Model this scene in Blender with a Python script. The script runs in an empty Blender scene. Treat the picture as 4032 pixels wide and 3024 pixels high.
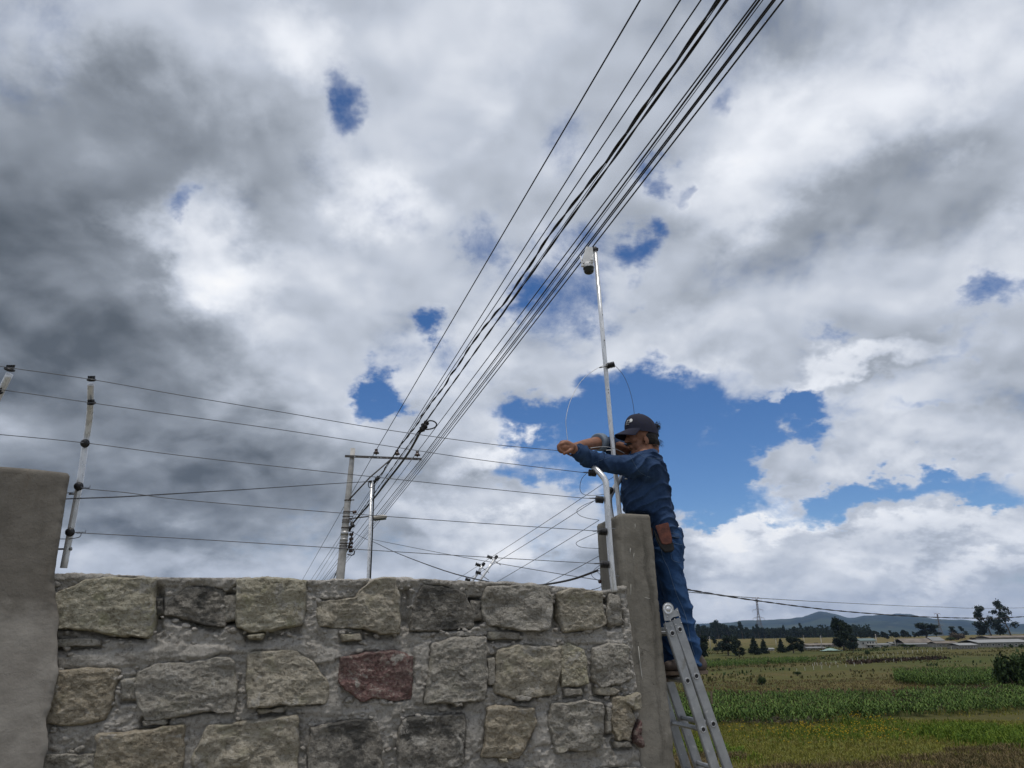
import bpy, bmesh, math, random
import numpy as np
from mathutils import Vector, Matrix, Euler, noise as mnoise

random.seed(7)
C = bpy.context.scene.collection
SC = bpy.context.scene
R = math.radians

# ------------------------------------------------------------------ camera
CAM_Z = 1.65
PITCH, ROLL = 17.8, 1.0
cam_d = bpy.data.cameras.new('camera')
cam = bpy.data.objects.new('camera', cam_d); C.objects.link(cam)
cam_d.sensor_width = 36.0
cam_d.lens = 3046.0 / 4032.0 * 36.0
cam_d.clip_start = 0.05; cam_d.clip_end = 60000
cam.matrix_world = (Matrix.Translation((0, 0, CAM_Z)) @ Matrix.Rotation(R(90 + PITCH), 4, 'X')
                    @ Matrix.Rotation(R(-ROLL), 4, 'Z'))
SC.camera = cam
CM = cam.matrix_world.copy()
CAMP = CM.translation.copy()

def ray(px, py):                       # direction through a pixel of the 4032 x 3024 photograph
    d = CM.to_3x3() @ Vector(((px - 2016) / 3046.0, -(py - 1512) / 3046.0, -1.0))
    return d.normalized()
def U(px, py, Y):                      # the point on that ray at world depth Y
    d = ray(px, py)
    return CAMP + d * ((Y - CAMP.y) / d.y)

# ------------------------------------------------------------------ render settings
SC.render.engine = 'CYCLES'
SC.cycles.use_denoising = True
SC.cycles.max_bounces = 6
SC.cycles.diffuse_bounces = 3
SC.cycles.glossy_bounces = 3
SC.cycles.volume_bounces = 0
SC.cycles.transparent_max_bounces = 8
SC.render.film_transparent = False
SC.view_settings.view_transform = 'Standard'
SC.view_settings.look = 'None'
SC.view_settings.exposure = 0.32
SC.view_settings.gamma = 1.0
SC.view_settings.use_curve_mapping = False

# ------------------------------------------------------------------ node helpers
class NB:
    def __init__(s, nt): s.nt = nt
    def n(s, t, **kw):
        o = s.nt.nodes.new(t)
        for k, v in kw.items(): setattr(o, k, v)
        return o
    def l(s, a, b): s.nt.links.new(a, b)
    def put(s, sock, v):
        if v is None: return
        if hasattr(v, 'is_linked'): s.l(v, sock)
        else: sock.default_value = v
    def math(s, op, a, b=None, c=None, clamp=False):
        o = s.n('ShaderNodeMath', operation=op); o.use_clamp = clamp
        s.put(o.inputs[0], a); s.put(o.inputs[1], b)
        if c is not None: s.put(o.inputs[2], c)
        return o.outputs[0]
    def vmath(s, op, a, b=None):
        o = s.n('ShaderNodeVectorMath', operation=op)
        s.put(o.inputs[0], a)
        if b is not None: s.put(o.inputs[1], b)
        return o.outputs['Value'] if op in ('LENGTH', 'DOT_PRODUCT', 'DISTANCE') else o.outputs[0]
    def vscale(s, a, f):
        o = s.n('ShaderNodeVectorMath', operation='SCALE'); s.put(o.inputs[0], a); s.put(o.inputs['Scale'], f)
        return o.outputs[0]
    def noise(s, vec, scale, detail=5, rough=0.55, dist=0.0, dim='3D', color=False):
        o = s.n('ShaderNodeTexNoise', noise_dimensions=dim)
        if vec is not None: s.l(vec, o.inputs['Vector'])
        o.inputs['Scale'].default_value = scale; o.inputs['Detail'].default_value = detail
        o.inputs['Roughness'].default_value = rough; o.inputs['Distortion'].default_value = dist
        return o.outputs['Color' if color else 'Fac']
    def voro(s, vec, scale, feature='F1', rnd=1.0, out='Distance'):
        o = s.n('ShaderNodeTexVoronoi', feature=feature)
        if vec is not None: s.l(vec, o.inputs['Vector'])
        o.inputs['Scale'].default_value = scale; o.inputs['Randomness'].default_value = rnd
        return o.outputs[out]
    def ramp(s, fac, stops, interp='LINEAR'):
        o = s.n('ShaderNodeValToRGB'); cr = o.color_ramp; cr.interpolation = interp
        while len(cr.elements) < len(stops): cr.elements.new(0.5)
        for e, (p, c) in zip(cr.elements, stops):
            e.position = p; e.color = (c, c, c, 1) if isinstance(c, (int, float)) else (*c, 1)
        s.put(o.inputs[0], fac)
        return o.outputs[0]
    def rng(s, v, a, b, c=0.0, d=1.0, interp='SMOOTHSTEP'):
        o = s.n('ShaderNodeMapRange', interpolation_type=interp)
        s.put(o.inputs['Value'], v)
        for k, x in zip(('From Min', 'From Max', 'To Min', 'To Max'), (a, b, c, d)): s.put(o.inputs[k], x)
        return o.outputs[0]
    def mix(s, f, a, b, blend='MIX'):
        o = s.n('ShaderNodeMix', data_type='RGBA', blend_type=blend)
        s.put(o.inputs[0], f)
        for i, v in ((6, a), (7, b)):
            if isinstance(v, tuple) and len(v) == 3: v = (*v, 1)
            s.put(o.inputs[i], v)
        return o.outputs[2]
    def mapping(s, vec, loc=(0, 0, 0), rot=(0, 0, 0), sc=(1, 1, 1), t='POINT'):
        o = s.n('ShaderNodeMapping', vector_type=t)
        s.l(vec, o.inputs[0]); o.inputs[1].default_value = loc; o.inputs[2].default_value = rot; o.inputs[3].default_value = sc
        return o.outputs[0]

# ------------------------------------------------------------------ sky: Nishita air with broken cloud over it
SUN_EL, SUN_AZ = 79.0, 170.0           # azimuth clockwise from +Y (the view direction)
world = bpy.data.worlds.new('World'); SC.world = world
world.use_nodes = True
wt = world.node_tree; wt.nodes.clear()
W = NB(wt)
gen = W.n('ShaderNodeTexCoord').outputs['Generated']
dirn = W.vmath('NORMALIZE', gen)
sep = W.n('ShaderNodeSeparateXYZ'); W.l(dirn, sep.inputs[0])
sx, sy, sz = sep.outputs
az = W.math('ARCTAN2', sx, sy)
el = W.math('ARCSINE', sz)
den = W.math('ADD', W.math('MAXIMUM', sz, 0.0), 0.50)
cx, cy = W.math('DIVIDE', sx, den), W.math('DIVIDE', sy, den)
cmb = W.n('ShaderNodeCombineXYZ'); W.l(cx, cmb.inputs[0]); W.l(cy, cmb.inputs[1]); plane = cmb.outputs[0]
cmb2 = W.n('ShaderNodeCombineXYZ'); W.l(az, cmb2.inputs[0]); W.l(el, cmb2.inputs[1]); sph0 = cmb2.outputs[0]
wn1 = W.vmath('SUBTRACT', W.noise(plane, 4.4, 5, 0.55, color=True), (0.5, 0.5, 0.5))
wn2 = W.vmath('SUBTRACT', W.noise(plane, 15.0, 6, 0.62, color=True), (0.5, 0.5, 0.5))
sph = W.vmath('ADD', sph0, W.vmath('ADD', W.vscale(wn1, 0.17), W.vscale(wn2, 0.10)))

def azel(vx, vy):
    d = ray(vx * 1.8228, vy * 1.8228)
    return math.atan2(d.x, d.y), math.asin(d.z)
def blob(vx, vy, rx, ry, amp, rot=0.0, inner=0.15):
    a, e = azel(vx, vy)
    k = 1.0 / 1671.0
    ln = W.vmath('LENGTH', W.mapping(sph, (a, e, 0), (0, 0, R(rot)), (rx * k, ry * k, 1e3), 'TEXTURE'))
    return W.rng(ln, 1.0, inner, 0.0, amp)
def blobsum(rows):
    acc = None
    for r in rows:
        o = blob(*r)
        acc = o if acc is None else W.math('ADD', acc, o)
    return acc
SKY_VAL = 1.0
# openings where the blue shows: (x, y, radius x, radius y, depth, turn) as seen from the road, in the directions they lie
HOLES = [
 (737, 175, 70, 130, 0.80, 0), (430, 424, 55, 45, 0.64, 0), (665, 95, 45, 40, 0.37, 0),
 (1045, 565, 85, 105, 0.57, 0), (1225, 340, 85, 130, 0.46, -15), (1370, 555, 70, 80, 0.83, 0), (1400, 425, 60, 60, 0.78, 0), (1465, 435, 40, 50, 0.64, 0),
 (1210, 630, 190, 120, 0.66, 30), (1120, 670, 70, 70, 0.55, 0), (1580, 190, 60, 80, 0.55, 0),
 (922, 705, 65, 55, 0.92, 0), (815, 850, 75, 95, 1.16, -20), (860, 870, 60, 50, 0.64, 0),
 (1330, 890, 330, 150, 1.31, 8), (1130, 905, 170, 95, 1.16, 15), (1600, 925, 310, 150, 1.31, 0), (1720, 845, 130, 60, 1.16, 12),
 (1400, 1040, 260, 130, 1.26, 0), (1180, 1040, 140, 80, 0.83, -15), (1560, 1080, 170, 80, 1.16, 0), (1860, 1060, 240, 60, 1.16, 3), (2090, 1050, 170, 60, 0.92, 5), (2160, 1090, 110, 40, 0.74, 0),
 (2105, 610, 110, 75, 0.92, 8), (2060, 735, 130, 45, 0.69, 5), (1820, 720, 80, 40, 0.46, 0), (1960, 890, 100, 35, 0.46, 0),
 (1275, 800, 80, 60, 0.46, 0),
]
# extra cloud
PATCH = [
 (1500, 970, 75, 55, 0.75, 0), (1070, 960, 120, 70, 0.9, 20), (960, 940, 110, 80, 0.8, 0), (1180, 850, 120, 70, 0.55, 0),
 (1480, 700, 260, 130, 0.9, 0), (1880, 770, 230, 60, 1.0, 5), (1950, 955, 330, 65, 0.62, 0), (1720, 985, 130, 80, .85, 0), (1640, 1010, 70, 50, .5, 0), (1850, 905, 120, 50, .7, 0), (1560, 860, 110, 60, .6, 0),
 (1020, 1100, 250, 120, 1.2, 0), (1700, 1190, 480, 80, 1.2, 0), (2050, 1170, 300, 70, 1.0, 0), (300, 800, 550, 500, 0.8, 0), (1700, 300, 350, 260, .5, 0),
 (1500, 1290, 900, 90, 1.0, 0), (400, 200, 300, 150, .5, 0), (1050, 200, 160, 160, .3, 0), (2120, 1000, 130, 40, .6, 0), (1680, 1060, 90, 60, .35, 0),
]
# where the cloud is thin and bright (+) or thick and grey (-)
LIGHT = [
 (40, 560, 520, 420, -0.34, 0), (430, 330, 380, 190, -0.17, -25), (250, 950, 620, 330, -0.26, 0), (520, 1100, 520, 190, -0.17, 0), (380, 680, 300, 150, -.05, 0),
 (250, 190, 340, 130, -0.13, 20), (40, 230, 160, 200, -.07, 0), (100, 30, 300, 100, .05, 0),
 (465, 520, 150, 200, 0.36, 15), (840, 430, 220, 120, 0.28, -20), (300, 490, 150, 55, .14, -15), (620, 600, 260, 140, 0.12, 0), (650, 70, 170, 110, .22, 0), (820, 320, 220, 170, .08, 0),
 (720, 800, 330, 150, 0.10, 0), (1000, 150, 360, 250, 0.12, 0), (1000, 760, 200, 120, .16, 0), (640, 330, 140, 110, -.10, 0),
 (1690, 270, 300, 210, 0.26, 0), (1990, 150, 300, 170, 0.26, 0), (1560, 430, 220, 110, 0.18, 0), (1930, 420, 320, 120, -0.13, 0), (1640, 570, 330, 110, -0.05, 0), (1690, 10, 150, 100, -.14, 0), (2170, 500, 130, 110, .14, 0),
 (1360, 700, 220, 130, 0.12, 0), (1850, 770, 240, 45, 0.32, 5), (2030, 850, 260, 80, 0.14, 0), (1480, 800, 160, 70, .12, 0), (1930, 960, 260, 60, .14, 0),
 (1050, 900, 150, 60, .12, 0), (1080, 960, 170, 65, 0.34, 15), (960, 1120, 240, 60, 0.14, -10), (1150, 1160, 220, 80, 0.22, 0), (830, 1110, 160, 110, .03, 0), (1000, 1210, 260, 60, .06, 0),
 (1640, 1130, 230, 55, 0.40, 12), (1980, 1165, 320, 60, 0.32, 0), (1560, 1200, 140, 60, 0.30, 0), (2150, 1260, 190, 45, .22, 0),
 (1760, 1255, 420, 60, 0.14, 0), (2080, 1300, 300, 60, 0.12, 0), (1600, 1300, 200, 60, .14, 0), (1830, 1325, 420, 30, .06, 0),
]

n_big = W.noise(plane, 2.3, 7, 0.55, 0.3)
n_mid = W.noise(W.mapping(plane, (3.1, 7.7, 1.3)), 6.4, 9, 0.66, 0.25)
n_soft = W.noise(W.mapping(plane, (9.1, 1.7, 4.3)), 3.6, 4, 0.5, 0.2)
cover = W.math('ADD', W.math('ADD', W.math('MULTIPLY', W.math('SUBTRACT', n_mid, 0.5), 2.1), 0.95),
               W.math('MULTIPLY', W.math('SUBTRACT', n_big, 0.5), 0.6))
cover = W.math('SUBTRACT', cover, blobsum(HOLES))
cover = W.math('ADD', cover, blobsum(PATCH))
n_up = W.noise(W.mapping(W.vscale(plane, 0.955), (3.1, 7.7, 1.3)), 6.4, 3.0, 0.5, 0.2)
n_lo = W.noise(W.mapping(plane, (3.1, 7.7, 1.3)), 6.4, 3.0, 0.5, 0.2)
relief = W.math('SUBTRACT', n_lo, n_up)
alpha = W.rng(cover, -0.12, 0.98)
rim = W.rng(cover, 1.25, 0.45, 0.0, 0.10)
lum = W.math('ADD', W.math('MULTIPLY', W.math('SUBTRACT', n_soft, 0.5), 0.30), 0.53)
lum = W.math('ADD', lum, W.math('MULTIPLY', W.math('SUBTRACT', n_mid, 0.5), 0.36))
lum = W.math('ADD', lum, W.math('MULTIPLY', W.math('SUBTRACT', n_big, 0.5), 0.22))
lum = W.math('ADD', lum, W.math('MULTIPLY', relief, 0.55))
lum = W.math('ADD', lum, rim)
lum = W.math('ADD', lum, blobsum(LIGHT))
lum = W.math('MINIMUM', W.math('MAXIMUM', lum, 0.10), 1.0)
ccol = W.ramp(lum, [(0.10, (0.095, 0.112, 0.135)), (0.35, (0.265, 0.297, 0.345)), (0.6, (0.53, 0.575, 0.66)), (0.85, (0.84, 0.87, 0.93)), (1.0, (0.98, 0.985, 1.0))])
sky = W.n('ShaderNodeTexSky', sky_type='NISHITA')
sky.sun_disc = False; sky.sun_elevation = R(SUN_EL); sky.sun_rotation = R(SUN_AZ)
sky.altitude = 2600; sky.air_density = 1.0; sky.dust_density = 0.3; sky.ozone_density = 2.0
hs = W.n('ShaderNodeHueSaturation'); hs.inputs['Saturation'].default_value = 1.26; hs.inputs['Hue'].default_value = 0.506; hs.inputs['Value'].default_value = SKY_VAL
W.l(sky.outputs[0], hs.inputs['Color'])
bg_air = W.n('ShaderNodeBackground'); W.l(hs.outputs[0], bg_air.inputs[0]); bg_air.inputs[1].default_value = 0.085
bg_cld = W.n('ShaderNodeBackground'); W.l(ccol, bg_cld.inputs[0]); bg_cld.inputs[1].default_value = 0.82
mx = W.n('ShaderNodeMixShader'); W.l(alpha, mx.inputs[0]); W.l(bg_air.outputs[0], mx.inputs[1]); W.l(bg_cld.outputs[0], mx.inputs[2])
wo = W.n('ShaderNodeOutputWorld'); W.l(mx.outputs[0], wo.inputs[0])
world.cycles.sampling_method = 'MANUAL'; world.cycles.sample_map_resolution = 1024

# ------------------------------------------------------------------ sun, veiled by cloud
sun_d = bpy.data.lights.new('sun', 'SUN'); sun = bpy.data.objects.new('sun', sun_d); C.objects.link(sun)
sun_d.energy = 1.5; sun_d.angle = R(10); sun_d.color = (1.0, 0.95, 0.88)
_sd = Vector((math.sin(R(SUN_AZ)) * math.cos(R(SUN_EL)), math.cos(R(SUN_AZ)) * math.cos(R(SUN_EL)), math.sin(R(SUN_EL))))
sun.rotation_euler = (-_sd).to_track_quat('-Z', 'Y').to_euler()

# ------------------------------------------------------------------ object helpers
def link(o): C.objects.link(o); return o
def prop(o, label=None, cat=None, group=None, kind=None):
    if label: o['label'] = label
    if cat: o['category'] = cat
    if group: o['group'] = group
    if kind: o['kind'] = kind
    return o
def empty(name, loc, label, cat, group=None, rz=0.0):
    o = link(bpy.data.objects.new(name, None)); o.location = loc; o.rotation_euler = (0, 0, rz)
    o.empty_display_size = 0.1
    bpy.context.view_layer.update()
    return prop(o, label, cat, group)
def world_mat(o):
    m = Matrix.LocRotScale(o.location, o.rotation_euler, o.scale)
    return world_mat(o.parent) @ m if o.parent else m
def mesh_obj(name, verts, faces, mat, parent=None, smooth=True, world=True):
    """one mesh object; with a parent and world=True the vertices are given in world space"""
    me = bpy.data.meshes.new(name)
    if parent is not None and world:
        inv = world_mat(parent).inverted()
        if isinstance(verts, np.ndarray):
            m = np.array(inv); verts = verts @ m[:3, :3].T + m[:3, 3]
        else: verts = [inv @ Vector(v) for v in verts]
    me.from_pydata([tuple(v) for v in verts], [], [tuple(int(i) for i in f) for f in faces])
    if smooth: me.polygons.foreach_set('use_smooth', [True] * len(me.polygons))
    me.update()
    mats = mat if isinstance(mat, (list, tuple)) else [mat]
    for m in mats: me.materials.append(m)
    o = link(bpy.data.objects.new(name, me))
    if parent is not None: o.parent = parent
    return o
class MB:
    """collects shapes into one mesh"""
    def __init__(s): s.v = []; s.f = []; s.m = []; s.sm = []
    def add(s, vs, fs, m=0, sm=False):
        b = len(s.v); s.v.extend(Vector(v) for v in vs)
        for f in fs: s.f.append(tuple(i + b for i in f)); s.m.append(m); s.sm.append(sm)
    def box(s, c, d, rot=None, m=0, bev=0.0):
        M = rot if rot is not None else Matrix.Identity(3)
        c = Vector(c); h = [x / 2 for x in d]
        if bev <= 0:
            vs = [c + M @ Vector((sx * h[0], sy * h[1], sz * h[2])) for sx in (-1, 1) for sy in (-1, 1) for sz in (-1, 1)]
            s.add(vs, [(0, 1, 3, 2), (4, 6, 7, 5), (0, 4, 5, 1), (2, 3, 7, 6), (0, 2, 6, 4), (1, 5, 7, 3)], m)
        else:
            bm = bmesh.new(); bmesh.ops.create_cube(bm, size=1.0)
            for v in bm.verts: v.co = Vector((v.co.x * d[0], v.co.y * d[1], v.co.z * d[2]))
            bmesh.ops.bevel(bm, geom=list(bm.edges), offset=bev, segments=2, affect='EDGES', profile=0.5)
            bm.verts.index_update()
            s.add([c + M @ v.co for v in bm.verts], [[v.index for v in f.verts] for f in bm.faces], m, False)
            bm.free()
    def tube(s, pts, rad, n=10, caps=True, m=0, closed=False):
        pts = [Vector(p) for p in pts]; k = len(pts)
        rs = rad if isinstance(rad, (list, tuple)) else [rad] * k
        tang = []
        for i in range(k):
            a = pts[i - 1] if (i > 0 or closed) else pts[i]; b = pts[(i + 1) % k] if (i < k - 1 or closed) else pts[i]
            t = (b - a); tang.append(t.normalized() if t.length > 1e-9 else Vector((0, 0, 1)))
        ref = Vector((0, 0, 1)) if abs(tang[0].z) < 0.9 else Vector((1, 0, 0))
        nrm = (ref - tang[0] * ref.dot(tang[0])).normalized(); vs = []
        for i in range(k):
            nrm = nrm - tang[i] * nrm.dot(tang[i])
            nrm = nrm.normalized() if nrm.length > 1e-6 else tang[i].orthogonal().normalized()
            bn = tang[i].cross(nrm)
            for j in range(n):
                a = 2 * math.pi * j / n
                vs.append(pts[i] + (nrm * math.cos(a) + bn * math.sin(a)) * rs[i])
        fs = []
        for i in range(k if closed else k - 1):
            i2 = (i + 1) % k
            for j in range(n):
                j2 = (j + 1) % n
                fs.append((i * n + j, i * n + j2, i2 * n + j2, i2 * n + j))
        s.add(vs, fs, m, True)
        if caps and not closed:
            b = len(s.v) - len(vs)
            s.f.append(tuple(b + j for j in reversed(range(n)))); s.m.append(m); s.sm.append(False)
            e = b + (k - 1) * n
            s.f.append(tuple(e + j for j in range(n))); s.m.append(m); s.sm.append(False)
    def lathe(s, base, axis, prof, n=14, m=0):
        """prof: (distance along axis, radius) pairs"""
        axis = Vector(axis).normalized(); u = axis.orthogonal().normalized(); w = axis.cross(u); base = Vector(base)
        vs = []
        for t, r in prof:
            for j in range(n):
                a = 2 * math.pi * j / n
                vs.append(base + axis * t + (u * math.cos(a) + w * math.sin(a)) * max(r, 1e-4))
        fs = []
        for i in range(len(prof) - 1):
            for j in range(n):
                j2 = (j + 1) % n
                fs.append((i * n + j, i * n + j2, (i + 1) * n + j2, (i + 1) * n + j))
        fs.append(tuple(reversed(range(n)))); fs.append(tuple((len(prof) - 1) * n + j for j in range(n)))
        s.add(vs, fs, m, True)
    def prism(s, poly, depth_vec, m=0):
        n = len(poly); d = Vector(depth_vec); a = [Vector(p) for p in poly]
        vs = a + [p + d for p in a]
        fs = [tuple(reversed(range(n))), tuple(range(n, 2 * n))] + [(i, (i + 1) % n, n + (i + 1) % n, n + i) for i in range(n)]
        s.add(vs, fs, m)
    def build(s, name, mat, parent=None, world=True):
        o = mesh_obj(name, s.v, s.f, mat, parent, False, world)
        o.data.polygons.foreach_set('material_index', s.m); o.data.polygons.foreach_set('use_smooth', s.sm)
        return o
def catmull(pts, n=8, closed=False):
    P = [Vector(p) for p in pts]; out = []; k = len(P)
    for i in range(k if closed else k - 1):
        if closed: p0, p1, p2, p3 = P[i - 1], P[i], P[(i + 1) % k], P[(i + 2) % k]
        else: p0, p1, p2, p3 = P[max(i - 1, 0)], P[i], P[i + 1], P[min(i + 2, k - 1)]
        for j in range(n):
            t = j / n
            out.append(0.5 * ((2 * p1) + (p2 - p0) * t + (2 * p0 - 5 * p1 + 4 * p2 - p3) * t * t + (3 * p1 - p0 - 3 * p2 + p3) * t ** 3))
    if not closed: out.append(P[-1])
    return out

# numpy gradient-free value noise with smooth interpolation, for displaced geometry
_rs = np.random.RandomState(11)
_perm = _rs.permutation(4096); _val = _rs.rand(4096) * 2 - 1
def vnoise(p):
    p = np.asarray(p, float); i = np.floor(p).astype(int); f = p - i; f = f * f * f * (f * (f * 6 - 15) + 10)
    def h(a, b, c): return _val[_perm[(_perm[(_perm[a & 4095] + b) & 4095] + c) & 4095]]
    x, y, z = i[..., 0], i[..., 1], i[..., 2]; fx, fy, fz = f[..., 0], f[..., 1], f[..., 2]
    def L(a, b, t): return a + (b - a) * t
    return L(L(L(h(x, y, z), h(x + 1, y, z), fx), L(h(x, y + 1, z), h(x + 1, y + 1, z), fx), fy),
             L(L(h(x, y, z + 1), h(x + 1, y, z + 1), fx), L(h(x, y + 1, z + 1), h(x + 1, y + 1, z + 1), fx), fy), fz)
def fbm(p, sc=1.0, oct=4, gain=0.5, ridged=False):
    p = np.asarray(p, float) * sc; a = 1.0; t = 0.0; out = np.zeros(p.shape[:-1])
    for o in range(oct):
        v = vnoise(p + 17.3 * o)
        if ridged: v = 1 - 2 * np.abs(v)
        out += a * v; t += a; a *= gain; p = p * 2.03
    return out / t

# ------------------------------------------------------------------ materials
def material(name, fn):
    m = bpy.data.materials.new(name); m.use_nodes = True
    nt = m.node_tree; nt.nodes.clear(); b = NB(nt)
    p = b.n('ShaderNodeBsdfPrincipled'); o = b.n('ShaderNodeOutputMaterial'); b.l(p.outputs[0], o.inputs[0])
    b.p = p; b.out = o; fn(b, p)
    return m
def setp(b, p, **kw):
    names = dict(color='Base Color', rough='Roughness', metal='Metallic', spec='Specular IOR Level', normal='Normal', emit='Emission Color')
    for k, v in kw.items():
        s = p.inputs[names[k]]
        if isinstance(v, tuple) and len(v) == 3: v = (*v, 1)
        b.put(s, v)
def bump(b, h, strength=0.5, dist=0.01):
    o = b.n('ShaderNodeBump'); o.inputs['Strength'].default_value = strength; o.inputs['Distance'].default_value = dist
    b.l(h, o.inputs['Height']); return o.outputs[0]
def obj_co(b): return b.n('ShaderNodeTexCoord').outputs['Object']
def obj_rnd(b): return b.n('ShaderNodeObjectInfo').outputs['Random']

def plain(name, col, rough=0.6, metal=0.0, var=0.25, sc=30.0, spec=0.4, bmp=0.0):
    def fn(b, p):
        co = obj_co(b); n = b.noise(co, sc, 5, 0.6)
        c = b.mix(b.rng(n, 0.3, 0.7), tuple(x * (1 - var) for x in col), tuple(min(1, x * (1 + var)) for x in col))
        setp(b, p, color=c, rough=b.rng(n, 0.2, 0.8, max(0.05, rough - 0.1), min(1, rough + 0.1)), metal=metal, spec=spec)
        if bmp: setp(b, p, normal=bump(b, b.noise(co, sc * 2, 5, 0.6), bmp, 0.004))
    return material(name, fn)
def stone_mat(name, c1, c2, c3, lich=0.0, dark=0.0):
    def fn(b, p):
        g = b.n('ShaderNodeNewGeometry').outputs['Position']
        co = g
        n1 = b.noise(co, 9, 6, 0.6, 0.4); n2 = b.noise(b.mapping(co, (2, 4, 6)), 75, 6, 0.68, 0.4); n3 = b.noise(co, 260, 4, 0.65); n4 = b.noise(b.mapping(co, (8, 1, 3), sc=(1, 1, 1.8)), 26, 6, 0.66, 0.5)
        c = b.mix(b.rng(n1, 0.34, 0.66), c1, c2)
        c = b.mix(b.rng(n4, 0.52, 0.66, 0, 0.75), c, c3)
        c = b.mix(b.rng(n4, 0.47, 0.34, 0, 0.75), c, tuple(x * 0.50 for x in c1))
        c = b.mix(b.rng(n2, 0.52, 0.70, 0, 0.65), c, tuple(min(.62, x * 1.18) for x in c3))
        c = b.mix(b.rng(n2, 0.47, 0.32, 0, 0.75), c, tuple(x * 0.36 for x in c1))
        if lich: c = b.mix(b.math('MULTIPLY', b.rng(b.noise(co, 11, 6, 0.65), 0.52, 0.66), lich), c, (0.37, 0.36, 0.215))
        if dark: c = b.mix(b.math('MULTIPLY', b.rng(b.noise(co, 5.5, 6, 0.62), 0.46, 0.58), dark), c, (0.065, 0.064, 0.06))
        # mortar smeared over parts of the face
        c = b.mix(b.rng(b.noise(b.mapping(co, (5, 3, 1)), 7, 7, 0.72, 0.6), 0.57, 0.64, 0, 0.85), c, b.mix(b.rng(n2, .35, .65), (0.33, 0.31, 0.275), (0.50, 0.475, 0.43)))
        h = b.math('ADD', b.math('ADD', n2, b.math('MULTIPLY', n4, 1.2)), b.math('MULTIPLY', n3, 0.5))
        setp(b, p, color=c, rough=0.93, spec=0.2, normal=bump(b, h, 0.9, 0.016))
    return material(name, fn)
M = {}
M['stone_tan'] = stone_mat('stone_tan', (0.33, 0.295, 0.23), (0.43, 0.39, 0.315), (0.53, 0.49, 0.41), 0.25)
M['stone_grey'] = stone_mat('stone_grey', (0.29, 0.268, 0.228), (0.375, 0.35, 0.305), (0.48, 0.455, 0.405), 0.12)
M['stone_dark'] = stone_mat('stone_dark', (0.20, 0.185, 0.16), (0.28, 0.26, 0.225), (0.40, 0.375, 0.33), 0.0, 0.8)
M['stone_lichen'] = stone_mat('stone_lichen', (0.35, 0.315, 0.235), (0.46, 0.425, 0.33), (0.57, 0.535, 0.44), 0.45)
M['stone_red'] = stone_mat('stone_red', (0.20, 0.115, 0.105), (0.26, 0.165, 0.15), (0.42, 0.375, 0.32), 0.0, 0.35)
M['stone_brown'] = stone_mat('stone_brown', (0.31, 0.265, 0.195), (0.39, 0.34, 0.26), (0.49, 0.445, 0.365), 0.15)
def mortar_fn(b, p):
    co = b.n('ShaderNodeNewGeometry').outputs['Position']
    n1 = b.noise(co, 5, 6, 0.6, 0.3); n2 = b.noise(co, 62, 6, 0.7, 0.3); n3 = b.noise(co, 240, 3, 0.6); n4 = b.noise(b.mapping(co, (7, 1, 2)), 17, 6, 0.66, 0.5)
    c = b.mix(b.rng(n1, 0.3, 0.7), (0.37, 0.347, 0.31), (0.51, 0.48, 0.435))
    c = b.mix(b.rng(n2, 0.5, 0.70, 0, 0.6), c, (0.61, 0.58, 0.53))
    c = b.mix(b.rng(n2, 0.47, 0.32, 0, 0.75), c, (0.17, 0.153, 0.128))
    c = b.mix(b.rng(n4, 0.47, 0.33, 0, 0.7), c, (0.20, 0.18, 0.152))
    h = b.math('ADD', b.math('ADD', n2, n4), b.math('MULTIPLY', n3, 0.5))
    setp(b, p, color=c, rough=0.96, spec=0.15, normal=bump(b, h, 0.9, 0.016))
M['mortar'] = material('mortar', mortar_fn)
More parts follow.
